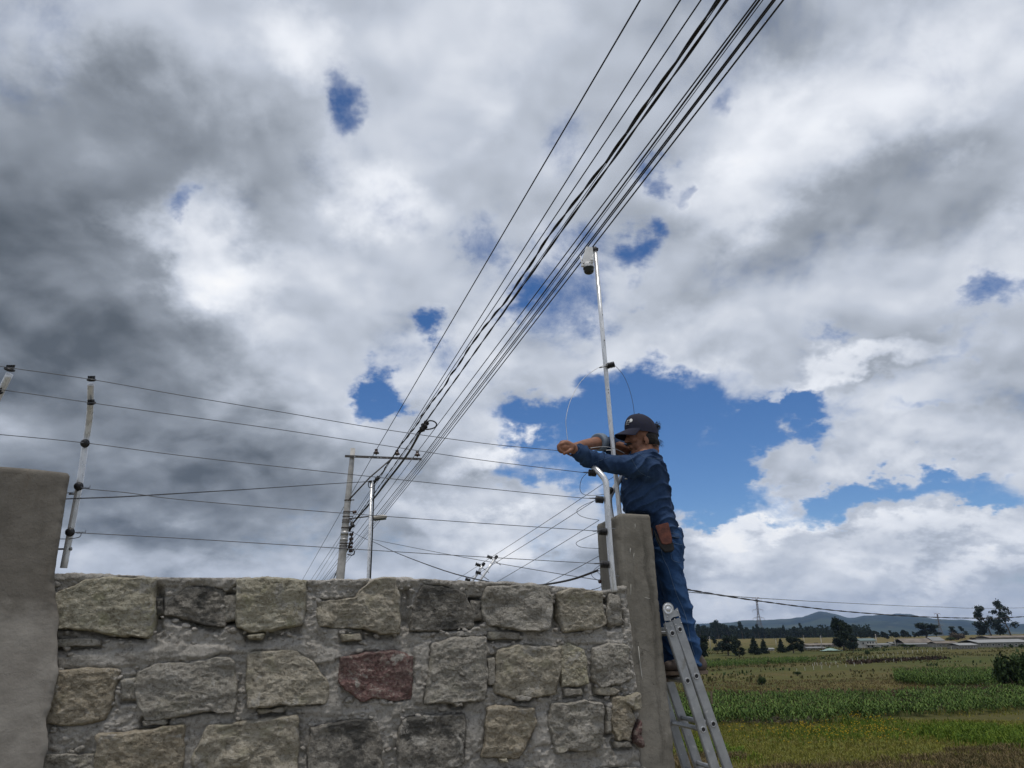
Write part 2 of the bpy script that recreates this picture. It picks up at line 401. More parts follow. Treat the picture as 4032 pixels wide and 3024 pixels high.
def conc_fn(streak, base, light, patch=False):
    def fn(b, p):
        co = obj_co(b)
        wp = b.vmath('ADD', co, b.vscale(b.vmath('SUBTRACT', b.noise(co, 6, 4, 0.6, color=True), (0.5,) * 3), 0.06))
        n1 = b.noise(co, 4.5, 6, 0.62, 0.3); n2 = b.noise(co, 60, 5, 0.65)
        st = b.noise(b.mapping(wp, sc=(14, 14, 1.1)), 1.0, 4, 0.6)
        c = b.mix(b.rng(n1, 0.3, 0.7), base, light)
        c = b.mix(b.rng(st, 0.5, 0.75, 0, streak), c, tuple(x * 0.55 for x in base))
        c = b.mix(b.rng(st, 0.42, 0.25, 0, streak * 0.5), c, tuple(x * 1.3 for x in light))
        c = b.mix(b.rng(n2, 0.58, 0.72, 0, 0.5), c, tuple(x * 0.5 for x in base))
        # a few hairline cracks: thin edges of very large distorted cells, kept only in places
        wc = b.vmath('ADD', co, b.vscale(b.vmath('SUBTRACT', b.noise(co, 5, 5, 0.65, color=True), (0.5,) * 3), 0.30))
        cr = b.voro(b.mapping(wc, sc=(1.3, 1.3, 3.4)), 1.0, 'DISTANCE_TO_EDGE')
        crm = b.math('MULTIPLY', b.rng(cr, 0.005, 0.001), b.rng(b.noise(co, 3.5, 3, 0.5), 0.50, 0.56))
        c = b.mix(b.math('MULTIPLY', crm, 0.55), c, (0.05, 0.045, 0.04))
        pits = b.rng(b.voro(co, 48), 0.13, 0.07); pits = b.math('MULTIPLY', pits, b.rng(b.noise(co, 13, 3, .5), .5, .62))
        c = b.mix(b.math('MULTIPLY', pits, 0.6), c, (0.08, 0.073, 0.062))
        if patch:          # a later, paler coat of plaster on the lower part
            sp = b.n('ShaderNodeSeparateXYZ'); b.l(co, sp.inputs[0])
            edge = b.math('ADD', sp.outputs[2], b.math('MULTIPLY', b.math('SUBTRACT', b.noise(co, 5, 5, .6), .5), .5))
            c = b.mix(b.rng(edge, 1.80, 1.66, 0, .85), c, b.mix(b.rng(n1, .3, .7), (.26, .238, .21), (.345, .32, .285)))
        rs_ = b.noise(b.mapping(wp, (3, 1, 0), sc=(9, 9, .9)), 1.0, 5, .65)
        c = b.mix(b.rng(rs_, .58, .74, 0, streak * .8), c, (0.165, 0.118, 0.075))
        bl = b.noise(b.mapping(co, (1, 5, 2)), 2.2, 4, .6); c = b.mix(b.rng(bl, .5, .72, 0, .5), c, tuple(x * 0.62 for x in base))
        h = b.math('SUBTRACT', b.math('ADD', b.math('MULTIPLY', n2, 0.5), b.noise(co, 18, 6, 0.62)), b.math('ADD', b.math('MULTIPLY', crm, 1.5), pits))
        setp(b, p, color=c, rough=0.93, spec=0.2, normal=bump(b, h, 0.5, 0.008))
    return fn
M['plaster'] = material('plaster', conc_fn(0.35, (0.15, 0.135, 0.115), (0.205, 0.188, 0.163), True))
M['concrete'] = material('concrete', conc_fn(0.95, (0.165, 0.152, 0.128), (0.24, 0.223, 0.192)))
def galv_fn(b, p):
    co = obj_co(b); n = b.noise(b.mapping(co, sc=(1, 1, 0.25)), 45, 5, 0.6); n2 = b.noise(co, 8, 4, 0.6)
    c = b.mix(b.rng(n, 0.3, 0.7), (0.56, 0.57, 0.585), (0.76, 0.77, 0.78))
    c = b.mix(b.rng(n2, 0.55, 0.75, 0, 0.5), c, (0.42, 0.41, 0.395))
    setp(b, p, color=c, metal=0.4, rough=b.rng(n, 0.3, 0.7, 0.20, 0.36), normal=bump(b, n, 0.08, 0.002))
M['galvanised'] = material('galvanised', galv_fn)
def alu_fn(b, p):
    co = obj_co(b); n = b.noise(b.mapping(co, sc=(1, 1, 0.06)), 130, 4, 0.6); n2 = b.noise(co, 14, 5, 0.6)
    c = b.mix(b.rng(n2, 0.3, 0.7), (0.30, 0.31, 0.32), (0.41, 0.42, 0.43))
    c = b.mix(b.rng(b.noise(co, 30, 5, .7), .60, .70, 0, .6), c, (0.66, 0.65, 0.62))
    c = b.mix(b.rng(b.noise(b.mapping(co, (2, 1, 4), sc=(1, 1, .35)), 24, 6, .7), .58, .68, 0, .6), c, (0.24, 0.225, 0.20))
    setp(b, p, color=c, metal=0.55, rough=b.rng(n, 0.3, 0.7, 0.40, 0.56), normal=bump(b, n, 0.06, 0.001))
M['aluminium'] = material('aluminium', alu_fn)
M['black_plastic'] = plain('black_plastic', (0.018, 0.018, 0.02), 0.45, var=0.2, sc=60)
M['cable_black'] = plain('cable_black', (0.018, 0.017, 0.019), 0.6, var=0.3, sc=20)
M['wire_steel'] = plain('wire_steel', (0.10, 0.105, 0.115), 0.5, 0.3, var=0.2, sc=50)
M['wire_bright'] = plain('wire_bright', (0.45, 0.45, 0.45), 0.45, 0.5, var=0.2, sc=50)
M['white_plastic'] = plain('white_plastic', (0.72, 0.72, 0.71), 0.4, var=0.08, sc=25)
M['dark_glass'] = plain('dark_glass', (0.012, 0.02, 0.022), 0.12, var=0.1, sc=10, spec=0.7)
M['bolt'] = plain('bolt', (0.22, 0.22, 0.22), 0.5, 0.7, var=0.3, sc=90)
M['rust_steel'] = plain('rust_steel', (0.11, 0.10, 0.095), 0.6, 0.4, var=0.35, sc=15)
M['porcelain'] = plain('porcelain', (0.05, 0.022, 0.016), 0.25, var=0.2, sc=20, spec=0.6)
M['pole_concrete'] = plain('pole_concrete', (0.43, 0.42, 0.40), 0.9, var=0.22, sc=5, bmp=0.4)
M['skin'] = plain('skin', (0.235, 0.108, 0.064), 0.55, var=0.18, sc=45, spec=0.35)
M['hair'] = plain('hair', (0.012, 0.010, 0.009), 0.6, var=0.3, sc=80)
M['leather'] = plain('leather', (0.125, 0.040, 0.026), 0.55, var=0.45, sc=35, bmp=0.3)
M['black_leather'] = plain('black_leather', (0.018, 0.016, 0.015), 0.6, var=0.3, sc=40)
M['boot'] = plain('boot', (0.085, 0.065, 0.055), 0.75, var=0.3, sc=40)
M['rubber'] = plain('rubber', (0.16, 0.12, 0.09), 0.8, var=0.2, sc=40)
M['logo_white'] = plain('logo_white', (0.72, 0.72, 0.70), 0.7, var=0.1, sc=60)
M['cap_cloth'] = plain('cap_cloth', (0.013, 0.014, 0.032), 0.85, var=0.3, sc=70, bmp=0.2)
def denim(name, a, c_):
    def fn(b, p):
        co = obj_co(b)
        n1 = b.noise(co, 9, 5, 0.6, 0.3); n2 = b.noise(co, 260, 2, 0.5); n3 = b.noise(co, 35, 5, 0.65)
        wv = b.n('ShaderNodeTexWave', wave_type='BANDS', bands_direction='DIAGONAL'); b.l(co, wv.inputs['Vector']); wv.inputs['Scale'].default_value = 320
        c = b.mix(b.rng(n1, 0.3, 0.7), a, c_)
        c = b.mix(b.rng(n3, 0.55, 0.75, 0, 0.45), c, tuple(min(1, x * 1.7) for x in c_))
        c = b.mix(b.math('MULTIPLY', wv.outputs['Fac'], 0.25), c, tuple(min(1, x * 1.5) for x in c_))
        h = b.math('ADD', b.math('MULTIPLY', n2, 0.4), n3)
        setp(b, p, color=c, rough=0.92, spec=0.15, normal=bump(b, h, 0.35, 0.004))
    return material(name, fn)
M['denim_shirt'] = denim('denim_shirt', (0.010, 0.024, 0.062), (0.034, 0.066, 0.138))
M['denim_inside'] = denim('denim_inside', (0.15, 0.19, 0.24), (0.22, 0.26, 0.31))
M['denim_jeans'] = denim('denim_jeans', (0.013, 0.036, 0.095), (0.030, 0.072, 0.165))
M['stitch'] = plain('stitch', (0.10, 0.15, 0.23), 0.9, var=0.2)

# ================================================================== the stone wall and its two concrete pillars
TH = R(15.5)                                           # the wall runs away from us to the right
WT = Vector((math.cos(TH), math.sin(TH), 0)); WN = Vector((math.sin(TH), -math.cos(TH), 0))   # along it, and out of its face
WO = U(240, 2262, 3.85); WO.z = 0.0                    # a point of the face plane
def onwall(px, py, out=0.0):                           # a pixel's point on the face plane (moved out by `out`) as (along, up)
    d = ray(px, py); o = WO + WN * out
    t = (o - CAMP).dot(WN) / d.dot(WN); P = CAMP + d * t
    return ((P - WO).dot(WT), P.z)
def wpt(s, z, n): return WO + WT * s + WN * n + Vector((0, 0, z))
WTn, WNn, WOn = np.array(WT), np.array(WN), np.array(WO)
def wpts(s, z, n): return WOn + s[..., None] * WTn + n[..., None] * WNn + z[..., None] * np.array((0, 0, 1.0))
CROPS = {2: (0, 2200, 2.0133), 3: (800, 2200, 2.0133), 4: (1600, 2200, 2.013)}
def cw(crop, pts):
    ox, oy, k = CROPS[crop]
    return [onwall(ox + x / k, oy + y / k, 0.02) for x, y in pts]
STONES = [   # crop, outline, material, how far the face stands out
 (2, [(440, 330), (560, 250), (700, 190), (900, 165), (1195, 180), (1190, 420), (1150, 605), (900, 590), (700, 550), (430, 530)], 'stone_lichen', .046),
 (2, [(1320, 440), (1340, 330), (1500, 240), (1750, 260), (1750, 520), (1600, 510), (1400, 450)], 'stone_dark', .014),
 (3, [(300, 190), (500, 175), (785, 195), (780, 400), (760, 510), (500, 560), (380, 575), (290, 520)], 'stone_lichen', .052),
 (3, [(930, 340), (1200, 320), (1330, 180), (1500, 170), (1530, 300), (1530, 570), (1400, 575), (1250, 540), (950, 520)], 'stone_tan', .040),
 (4, [(90, 330), (150, 230), (300, 240), (440, 290), (500, 400), (500, 540), (330, 550), (100, 560), (50, 560)], 'stone_dark', .022),
 (4, [(640, 290), (660, 240), (900, 230), (1090, 245), (1115, 330), (1100, 540), (1010, 550), (850, 540), (680, 510), (630, 430)], 'stone_grey', .044),
 (4, [(1210, 290), (1300, 255), (1520, 290), (1560, 500), (1450, 550), (1250, 560), (1215, 450)], 'stone_tan', .040),
 (4, [(1600, 280), (1680, 290), (1712, 520), (1620, 545), (1580, 450)], 'stone_grey', .022),
 (2, [(460, 910), (700, 880), (880, 880), (930, 900), (870, 1140), (800, 1250), (640, 1290), (400, 1280), (410, 1100)], 'stone_brown', .026),
 (2, [(1120, 920), (1250, 850), (1500, 830), (1750, 800), (1825, 850), (1830, 1190), (1600, 1200), (1300, 1250), (1190, 1260), (1110, 1100)], 'stone_grey', .034),
 (3, [(390, 770), (480, 760), (700, 740), (860, 830), (960, 1000), (950, 1130), (870, 1130), (600, 1140), (390, 1160), (380, 1000)], 'stone_tan', .040),
 (3, [(1120, 800), (1300, 760), (1500, 750), (1630, 800), (1620, 1090), (1500, 1110), (1350, 1090), (1280, 1120), (1180, 1050), (1110, 980)], 'stone_red', .030),
 (4, [(220, 690), (400, 640), (610, 640), (620, 900), (590, 1100), (350, 1120), (160, 1130), (190, 900)], 'stone_grey', .044),
 (4, [(740, 740), (900, 700), (1190, 730), (1190, 850), (1160, 1060), (950, 1080), (850, 1085), (720, 1050)], 'stone_tan', .038),
 (4, [(1215, 720), (1300, 700), (1400, 740), (1415, 960), (1350, 990), (1240, 980)], 'stone_lichen', .030),
 (4, [(1490, 720), (1600, 690), (1740, 710), (1760, 940), (1700, 970), (1550, 1000), (1480, 950)], 'stone_grey', .040),
 (4, [(1740, 1090), (1835, 1060), (1845, 1185), (1790, 1200), (1725, 1140)], 'stone_tan', .060),
 (2, [(330, 1575), (600, 1560), (765, 1565), (770, 1900), (280, 1900)], 'stone_grey', .020),
 (2, [(810, 1400), (1000, 1390), (1430, 1340), (1440, 1500), (1410, 1760), (1390, 1880), (800, 1900), (790, 1700)], 'stone_brown', .044),
 (3, [(60, 1340), (300, 1310), (720, 1260), (735, 1450), (725, 1700), (700, 1870), (30, 1880), (-60, 1600)], 'stone_tan', .042),
 (3, [(880, 1350), (1040, 1320), (1200, 1290), (1340, 1280), (1400, 1450), (1410, 1700), (1390, 1850), (870, 1850), (850, 1500)], 'stone_dark', .036),
 (4, [(0, 1290), (150, 1260), (430, 1250), (440, 1350), (430, 1600), (350, 1640), (100, 1645), (-40, 1640), (-40, 1400)], 'stone_dark', .044),
 (4, [(650, 1200), (700, 1180), (990, 1200), (1000, 1300), (950, 1450), (880, 1560), (750, 1560), (610, 1540), (640, 1400)], 'stone_brown', .038),
 (4, [(1170, 1170), (1400, 1140), (1510, 1170), (1530, 1300), (1520, 1460), (1450, 1490), (1200, 1510), (1150, 1300)], 'stone_grey', .046),
 (4, [(1640, 1130), (1740, 1130), (1790, 1260), (1750, 1400), (1680, 1400), (1630, 1300)], 'stone_brown', .034),
 (4, [(1785, 1380), (1838, 1270), (1850, 1400), (1868, 1500), (1800, 1450)], 'stone_red', .058),
 (3, [(345, 610), (400, 592), (490, 592), (470, 640), (360, 640)], 'stone_lichen', .060),
 (4, [(725, 1580), (790, 1572), (805, 1610), (740, 1618)], 'stone_tan', .052),
 (4, [(355, 1135), (440, 1125), (448, 1165), (380, 1180)], 'stone_grey', .054),
 (4, [(850, 1085), (900, 1070), (985, 1095), (960, 1125), (870, 1125)], 'stone_grey', .052),
 (2, [(1225, 300), (1290, 310), (1295, 440), (1235, 450)], 'stone_dark', .016),
 (3, [(160, 300), (270, 290), (265, 480), (165, 500)], 'stone_grey', .012),
 (4, [(510, 330), (600, 330), (605, 480), (515, 490)], 'stone_dark', .014),
 (4, [(640, 580), (760, 570), (900, 590), (890, 640), (650, 640)], 'stone_grey', .024),
 (2, [(440, 640), (640, 625), (800, 640), (790, 690), (450, 700)], 'stone_grey', .024),
 (3, [(1090, 600), (1250, 590), (1260, 650), (1100, 655)], 'stone_tan', .026),
 (4, [(640, 790), (700, 780), (705, 990), (645, 1000)], 'stone_grey', .024),
 (2, [(950, 960), (1080, 950), (1085, 1120), (960, 1130)], 'stone_grey', .024),
 (4, [(1240, 1030), (1390, 1020), (1400, 1080), (1250, 1090)], 'stone_grey', .034),
 (4, [(1500, 1020), (1640, 1015), (1700, 1050), (1650, 1085), (1510, 1075)], 'stone_tan', .034),
 (2, [(1130, 1285), (1320, 1265), (1330, 1310), (1140, 1325)], 'stone_grey', .030),
 (3, [(430, 1190), (640, 1170), (650, 1215), (440, 1230)], 'stone_tan', .028),
 (4, [(1580, 1170), (1625, 1180), (1620, 1380), (1575, 1390)], 'stone_grey', .030),
 (4, [(1640, 1450), (1760, 1440), (1790, 1490), (1650, 1500)], 'stone_grey', .028),
 (4, [(1520, 1690), (1850, 1670), (1880, 1900), (1500, 1900)], 'stone_grey', .03),
 (4, [(560, 1700), (980, 1690), (1000, 1900), (560, 1920)], 'stone_tan', .03),
 (4, [(60, 1730), (440, 1720), (450, 1950), (60, 1960)], 'stone_grey', .03),
]
POLYS = [cw(c, p) for c, p, m, o in STONES]
def poly_sd(P, s, z):                                  # signed distance to a polygon, + inside
    P = np.array(P); d = np.full(s.shape, 1e9); ins = np.zeros(s.shape, bool); n = len(P)
    for i in range(n):
        a, b = P[i], P[(i + 1) % n]; e = b - a
        t = np.clip(((s - a[0]) * e[0] + (z - a[1]) * e[1]) / (e @ e), 0, 1)
        d = np.minimum(d, np.hypot(s - a[0] - t * e[0], z - a[1] - t * e[1]))
        c = (a[1] > z) != (b[1] > z)
        with np.errstate(divide='ignore', invalid='ignore'):
            ins ^= c & (s < (b[0] - a[0]) * (z - a[1]) / (b[1] - a[1] + 1e-12) + a[0])
    return np.where(ins, d, -d)
S0, S1 = onwall(-260, 2500)[0], onwall(2500, 2600)[0]
_rb = [onwall(x, y) for x, y in [(2480, 2300), (2478, 2330), (2488, 2420), (2500, 2550), (2519, 2700), (2535, 3000), (2548, 3300)]][::-1]
def sright(z): return np.interp(z, [p[1] for p in _rb], [p[0] for p in _rb])
TOP = [onwall(x, y) for x, y in [(-300, 2255), (240, 2262), (520, 2266), (600, 2275), (900, 2276), (1180, 2286), (1450, 2283), (1540, 2276), (1700, 2284), (1900, 2292), (2100, 2300), (2270, 2318), (2370, 2328), (2460, 2312), (2560, 2320)]]
def topz(s): return np.interp(s, [p[0] for p in TOP], [p[1] for p in TOP])
WALL_THICK = 0.24
wall = empty('stone_wall', wpt(0, 0, 0), 'rough stone block wall with lumpy grey mortar between two concrete pillars', 'wall')
def build_mortar():
    ds = 0.0058
    ns = int((S1 - S0) / ds); s = np.linspace(S0, S1, ns)
    zb = 0.95                                           # fine below only as far down as can be seen
    nf = int((2.05 - zb) / ds)
    u = np.concatenate([[-0.3, 0.3, 0.7, 0.85], np.linspace(zb, 1.0 * zb + (nf - 1) * ds, nf)])
    tz = topz(s)
    kf = len(u)
    rows = []
    # front rows: u spans from below ground up to the local top
    f = (u - zb) / (u[-1] - zb)
    Sg = np.repeat(s[None, :], kf, 0)
    Zg = np.where(f[:, None] < 0, u[:, None], zb + f[:, None] * (tz[None, :] - zb))
    Sg = S0 + (Sg - S0) * (sright(Zg) + .012 * fbm(np.stack([Zg, Zg * 0, Zg * 0 + 4], -1), 14, 4) - S0) / (S1 - S0)
    P3 = np.stack([Sg * 1.0, Zg * 1.0, np.zeros_like(Sg)], -1)
    lump = fbm(P3, 26, 4, 0.6); lump2 = fbm(P3 + 5, 9, 4, 0.55); rid = fbm(P3 * np.array((1, 2.2, 1)) + 9, 14, 4, 0.55, ridged=True); fine = fbm(P3 + 3, 80, 3, 0.6)
    crumb = fbm(P3 + 31, 46, 3, 0.6, ridged=True)
    H = 0.012 + 0.016 * lump2 + 0.010 * lump + 0.008 * rid + 0.006 * fine + 0.005 * crumb
    # the joint sinks close to each stone's edge and rolls up a little way off
    sd = np.full(Sg.shape, -9.0)
    for P in POLYS:
        q = np.array(P); m = 0.08
        sel = (Sg > q[:, 0].min() - m) & (Sg < q[:, 0].max() + m) & (Zg > q[:, 1].min() - m) & (Zg < q[:, 1].max() + m)
        if sel.any(): sd[sel] = np.maximum(sd[sel], poly_sd(P, Sg[sel], Zg[sel]))
    sdu = np.full(Sg.shape, -9.0)                      # the same a little higher: tells the undersides of the stones
    for P in POLYS:
        q = np.array(P); m = 0.08
        sel = (Sg > q[:, 0].min() - m) & (Sg < q[:, 0].max() + m) & (Zg > q[:, 1].min() - m) & (Zg < q[:, 1].max() + m)
        if sel.any(): sdu[sel] = np.maximum(sdu[sel], poly_sd(P, Sg[sel], Zg[sel] + .010))
    under = np.clip((sdu - sd) / .008, 0, 1)
    gm = fbm(P3 + 55, 6, 3)
    groove = np.exp(-((sd + .008) / .0085) ** 2) * np.clip(.22 + 1.6 * gm + .85 * under, 0, 1)
    near = np.exp(-(np.minimum(sd, 0) / 0.014) ** 2)
    H -= 0.015 * near * (0.4 + 0.5 * fbm(P3 + 21, 7, 2)) 
    H -= np.clip(sd + 0.004, 0, 0.05) * 0.9             # under the stones
    # trowelled smears of mortar
    def smear(crop, pts, lift, smooth=0.75):
        nonlocal H
        P = cw(crop, pts); d = poly_sd(P, Sg, Zg) + 0.012 * lump
        w = np.clip(d / 0.018, 0, 1); w = w * w * (3 - 2 * w)
        flat = lift + 0.005 * lump2 + 0.0025 * fine + 0.004 * fbm(P3 * np.array((0.5, 3, 1)), 22, 3)
        H = H * (1 - w * smooth) + flat * w * smooth
    smear(2, [(440, 760), (700, 740), (900, 720), (1200, 700), (1500, 670), (1812, 680), (1812, 760), (1500, 800), (1300, 810), (1000, 860), (700, 885), (440, 885)], .032)
    smear(3, [(0, 690), (300, 690), (600, 670), (900, 660), (1080, 720), (1120, 790), (1000, 830), (900, 860), (760, 780), (500, 740), (300, 760), (0, 790)], .034)
    smear(3, [(960, 930), (1080, 900), (1120, 1100), (1100, 1250), (960, 1270), (920, 1180)], .036, 0.6)
    smear(3, [(1650, 700), (1812, 640), (1812, 1180), (1660, 1160)], .034, 0.6)
    smear(4, [(1250, 620), (1500, 610), (1720, 640), (1750, 710), (1500, 690), (1300, 690)], .030)
    smear(4, [(440, 1250), (640, 1210), (620, 1500), (450, 1640), (430, 1450)], .040, 0.6)
    smear(4, [(1010, 1230), (1120, 1200), (1160, 1480), (1000, 1520), (970, 1420)], .034, 0.6)
    smear(2, [(950, 880), (1110, 880), (1100, 1120), (1190, 1250), (900, 1180), (880, 1120)], .026, 0.6)
    smear(2, [(1450, 1400), (1812, 1330), (1812, 1659), (1430, 1659)], .026, 0.4)
    # ragged mortar shelf along the top and lumps above each course
    capz = topz(Sg) - Zg
    H += 0.022 * np.exp(-((capz - 0.012) / 0.022) ** 2) * (0.6 + 0.7 * fbm(P3 * np.array((1, .6, 1)), 18, 3))
    # deep shadowed gaps under the top course
    for crop, pts in ((2, [(620, 560), (1160, 610), (1150, 660), (800, 640), (620, 590)]), (2, [(1330, 460), (1600, 530), (1760, 545), (1740, 580), (1400, 520)]),
                      (3, [(290, 560), (420, 580), (780, 530), (770, 600), (500, 640), (320, 600)]), (3, [(1280, 560), (1530, 590), (1520, 650), (1300, 640)]),
                      (4, [(1120, 330), (1200, 330), (1210, 560), (1120, 560)]), (4, [(1560, 290), (1600, 300), (1620, 560), (1570, 560)]), (2, [(1215, 200), (1290, 220), (1290, 560), (1200, 600)]),
                      (3, [(160, 270), (280, 200), (270, 540), (140, 520)]), (4, [(500, 300), (610, 300), (620, 520), (520, 540)]), (3, [(1545, 240), (1650, 220), (1640, 540), (1560, 540)])):
        d = poly_sd(cw(crop, pts), Sg, Zg) + 0.010 * lump; w = np.clip((d + 0.01) / 0.025, 0, 1); H -= 0.042 * w
    H -= .040 * groove
    H = np.where(f[:, None] < -0.01, 0, H)
    ed = np.clip((Sg.max(1, keepdims=True) - Sg) / .03, 0, 1); H = np.where(Zg > .9, H * ed - .02 * (1 - ed), H)
    front = wpts(Sg, Zg, H)
    # over the top and down the back
    kt = 26; v = np.linspace(0, 1, kt)[1:]
    Sg2 = np.repeat(s[None, :], kt - 1, 0); Nn = np.repeat((-v * WALL_THICK)[:, None], ns, 1)
    Q = np.stack([Sg2, Nn, np.ones_like(Sg2)], -1)
    Zt = np.repeat(tz[None, :], kt - 1, 0) + 0.010 * fbm(Q, 30, 4, 0.6) + 0.012 * fbm(Q, 9, 3) - 0.03 * (v[:, None] ** 6)
    top = wpts(Sg2, Zt, Nn + H[-1][None, :] * (1 - v[:, None]))
    Zb = np.linspace(1, 0, 6)[1:]
    back = [wpts(s, -0.3 + (tz + 0.3) * z - 0.03 * (z > 0), np.full(ns, -WALL_THICK)) for z in Zb]
    V = np.concatenate([front.reshape(-1, 3), top.reshape(-1, 3)] + back)
    nr = len(V) // ns
    idx = np.arange(nr * ns).reshape(nr, ns)
    F = np.stack([idx[:-1, :-1], idx[:-1, 1:], idx[1:, 1:], idx[1:, :-1]], -1).reshape(-1, 4)
    return mesh_obj('mortar', V, F, M['mortar'], wall)
build_mortar()
def build_stone(P, mat, out, seed):
    P = np.array(P); c = P.mean(0); n = len(P)
    span = np.ptp(P, axis=0).min()
    na = 132 if span > 0.12 else 44; nr = 34 if span > 0.12 else 10
    # outline resampled evenly, corners slightly rounded
    seg = np.linalg.norm(np.roll(P, -1, 0) - P, axis=1); L = np.concatenate([[0], np.cumsum(seg)])
    t = np.linspace(0, L[-1], na, endpoint=False)
    PP = np.concatenate([P, P[:1]])
    B = np.stack([np.interp(t, L, PP[:, 0]), np.interp(t, L, PP[:, 1])], -1)
    B = c + (B - c) * (1 + (0.020 if span > .12 else .006) / max(span / 2, .05))
    for _ in range(1): B = 0.5 * B + 0.25 * (np.roll(B, 1, 0) + np.roll(B, -1, 0))
    j = np.concatenate([B, np.full((na, 1), seed * 3.7)], 1)
    B = B + 0.013 * np.stack([fbm(j, 16, 5, .6), fbm(j + 40, 16, 5, .6)], -1) * min(1, span / 0.12)
    r = np.linspace(0, 1, nr) ** 0.8
    S = c[0] + r[:, None] * (B[None, :, 0] - c[0]); Z = c[1] + r[:, None] * (B[None, :, 1] - c[1])
    Q = np.stack([S, Z, np.full_like(S, seed * 5.1)], -1)
    edge = (1 - r[:, None]) * np.hypot(B[:, 0] - c[0], B[:, 1] - c[1])[None, :]
    w = np.clip(edge / (0.009 + 0.012 * (0.5 + fbm(Q + 3, 9, 2))), 0, 1); w = np.sqrt(1 - (1 - w) ** 2)
    rng_ = np.random.RandomState(seed)
    tilt = rng_.uniform(-0.09, 0.09, 2)
    step = fbm(Q * np.array((1, 1.6, 1)), 8, 3); step = np.round(step * 4) / 4 * 0.35 + step * 0.65     # split faces
    out = out + .010; H = -0.028 + (out + 0.028) * w + (rng_.uniform(.010, .030) * step + 0.006 * fbm(Q, 24, 4, 0.6) + 0.004 * fbm(Q, 70, 3, 0.6) + rng_.uniform(.001, .005) * fbm(Q * np.array((1, 1.5, 1)), 34, 3, .55, ridged=True) + tilt[0] * (S - c[0]) + tilt[1] * (Z - c[1])) * np.clip(w * 1.3, 0.3, 1) * min(1, span / 0.1)
    V = wpts(S, Z, H)
    skirt = wpts(c[0] + 1.02 * (B[:, 0] - c[0]), c[1] + 1.02 * (B[:, 1] - c[1]), np.full(na, -0.075))
    V = np.concatenate([V.reshape(-1, 3), skirt]); k = nr + 1
    idx = np.arange(k * na).reshape(k, na); nx = np.roll(idx, -1, 1)
    F = np.stack([idx[:-1], idx[1:], nx[1:], nx[:-1]], -1).reshape(-1, 4)
    return mesh_obj('stone', V, F, M[mat], wall)
for i, (st, P) in enumerate(zip(STONES, POLYS)):
    o = build_stone(P, st[2], st[3], i + 1)
    if st[2] == 'stone_red' and i < 15: o['label'] = 'dark red stone in the wall'

# crumbs of mortar and small stones caught in the joints
def crumbs():
    rs = np.random.RandomState(77); V = []; F = []
    bm = bmesh.new(); bmesh.ops.create_icosphere(bm, subdivisions=2, radius=1); bm.verts.index_update()
    iv = np.array([v.co[:] for v in bm.verts]); fi = [[v.index for v in f.verts] for f in bm.faces]; bm.free(); n = 0
    while n < 520:
        s = rs.uniform(S0 + .25, S1 - .02); z = rs.uniform(1.05, 1.98)
        if z > topz(np.array([s]))[0] - .012: continue
        d = max(poly_sd(P, np.array([s]), np.array([z]))[0] for P in POLYS)
        if d > -.004 or (d < -.045 and rs.rand() < .7): continue
        r = rs.uniform(.004, .015) * (1.5 if rs.rand() < .12 else 1); q = iv * (1 + .45 * fbm(iv + n * 3.1, 1.6, 3)[:, None]) * np.array((1.3, .8, .8)) * r
        a = rs.uniform(-.5, .5); x = q[:, 0] * math.cos(a) - q[:, 1] * math.sin(a); y = q[:, 0] * math.sin(a) + q[:, 1] * math.cos(a)
        b0 = len(V) and sum(len(v) for v in V); V.append(wpts(s + x, z + y, .012 + rs.uniform(-.006, .012) + q[:, 2])); F += [tuple(i + b0 for i in f) for f in fi]; n += 1
    prop(mesh_obj('mortar_crumbs', np.concatenate(V), F, M['mortar'], wall), kind='stuff')
crumbs()
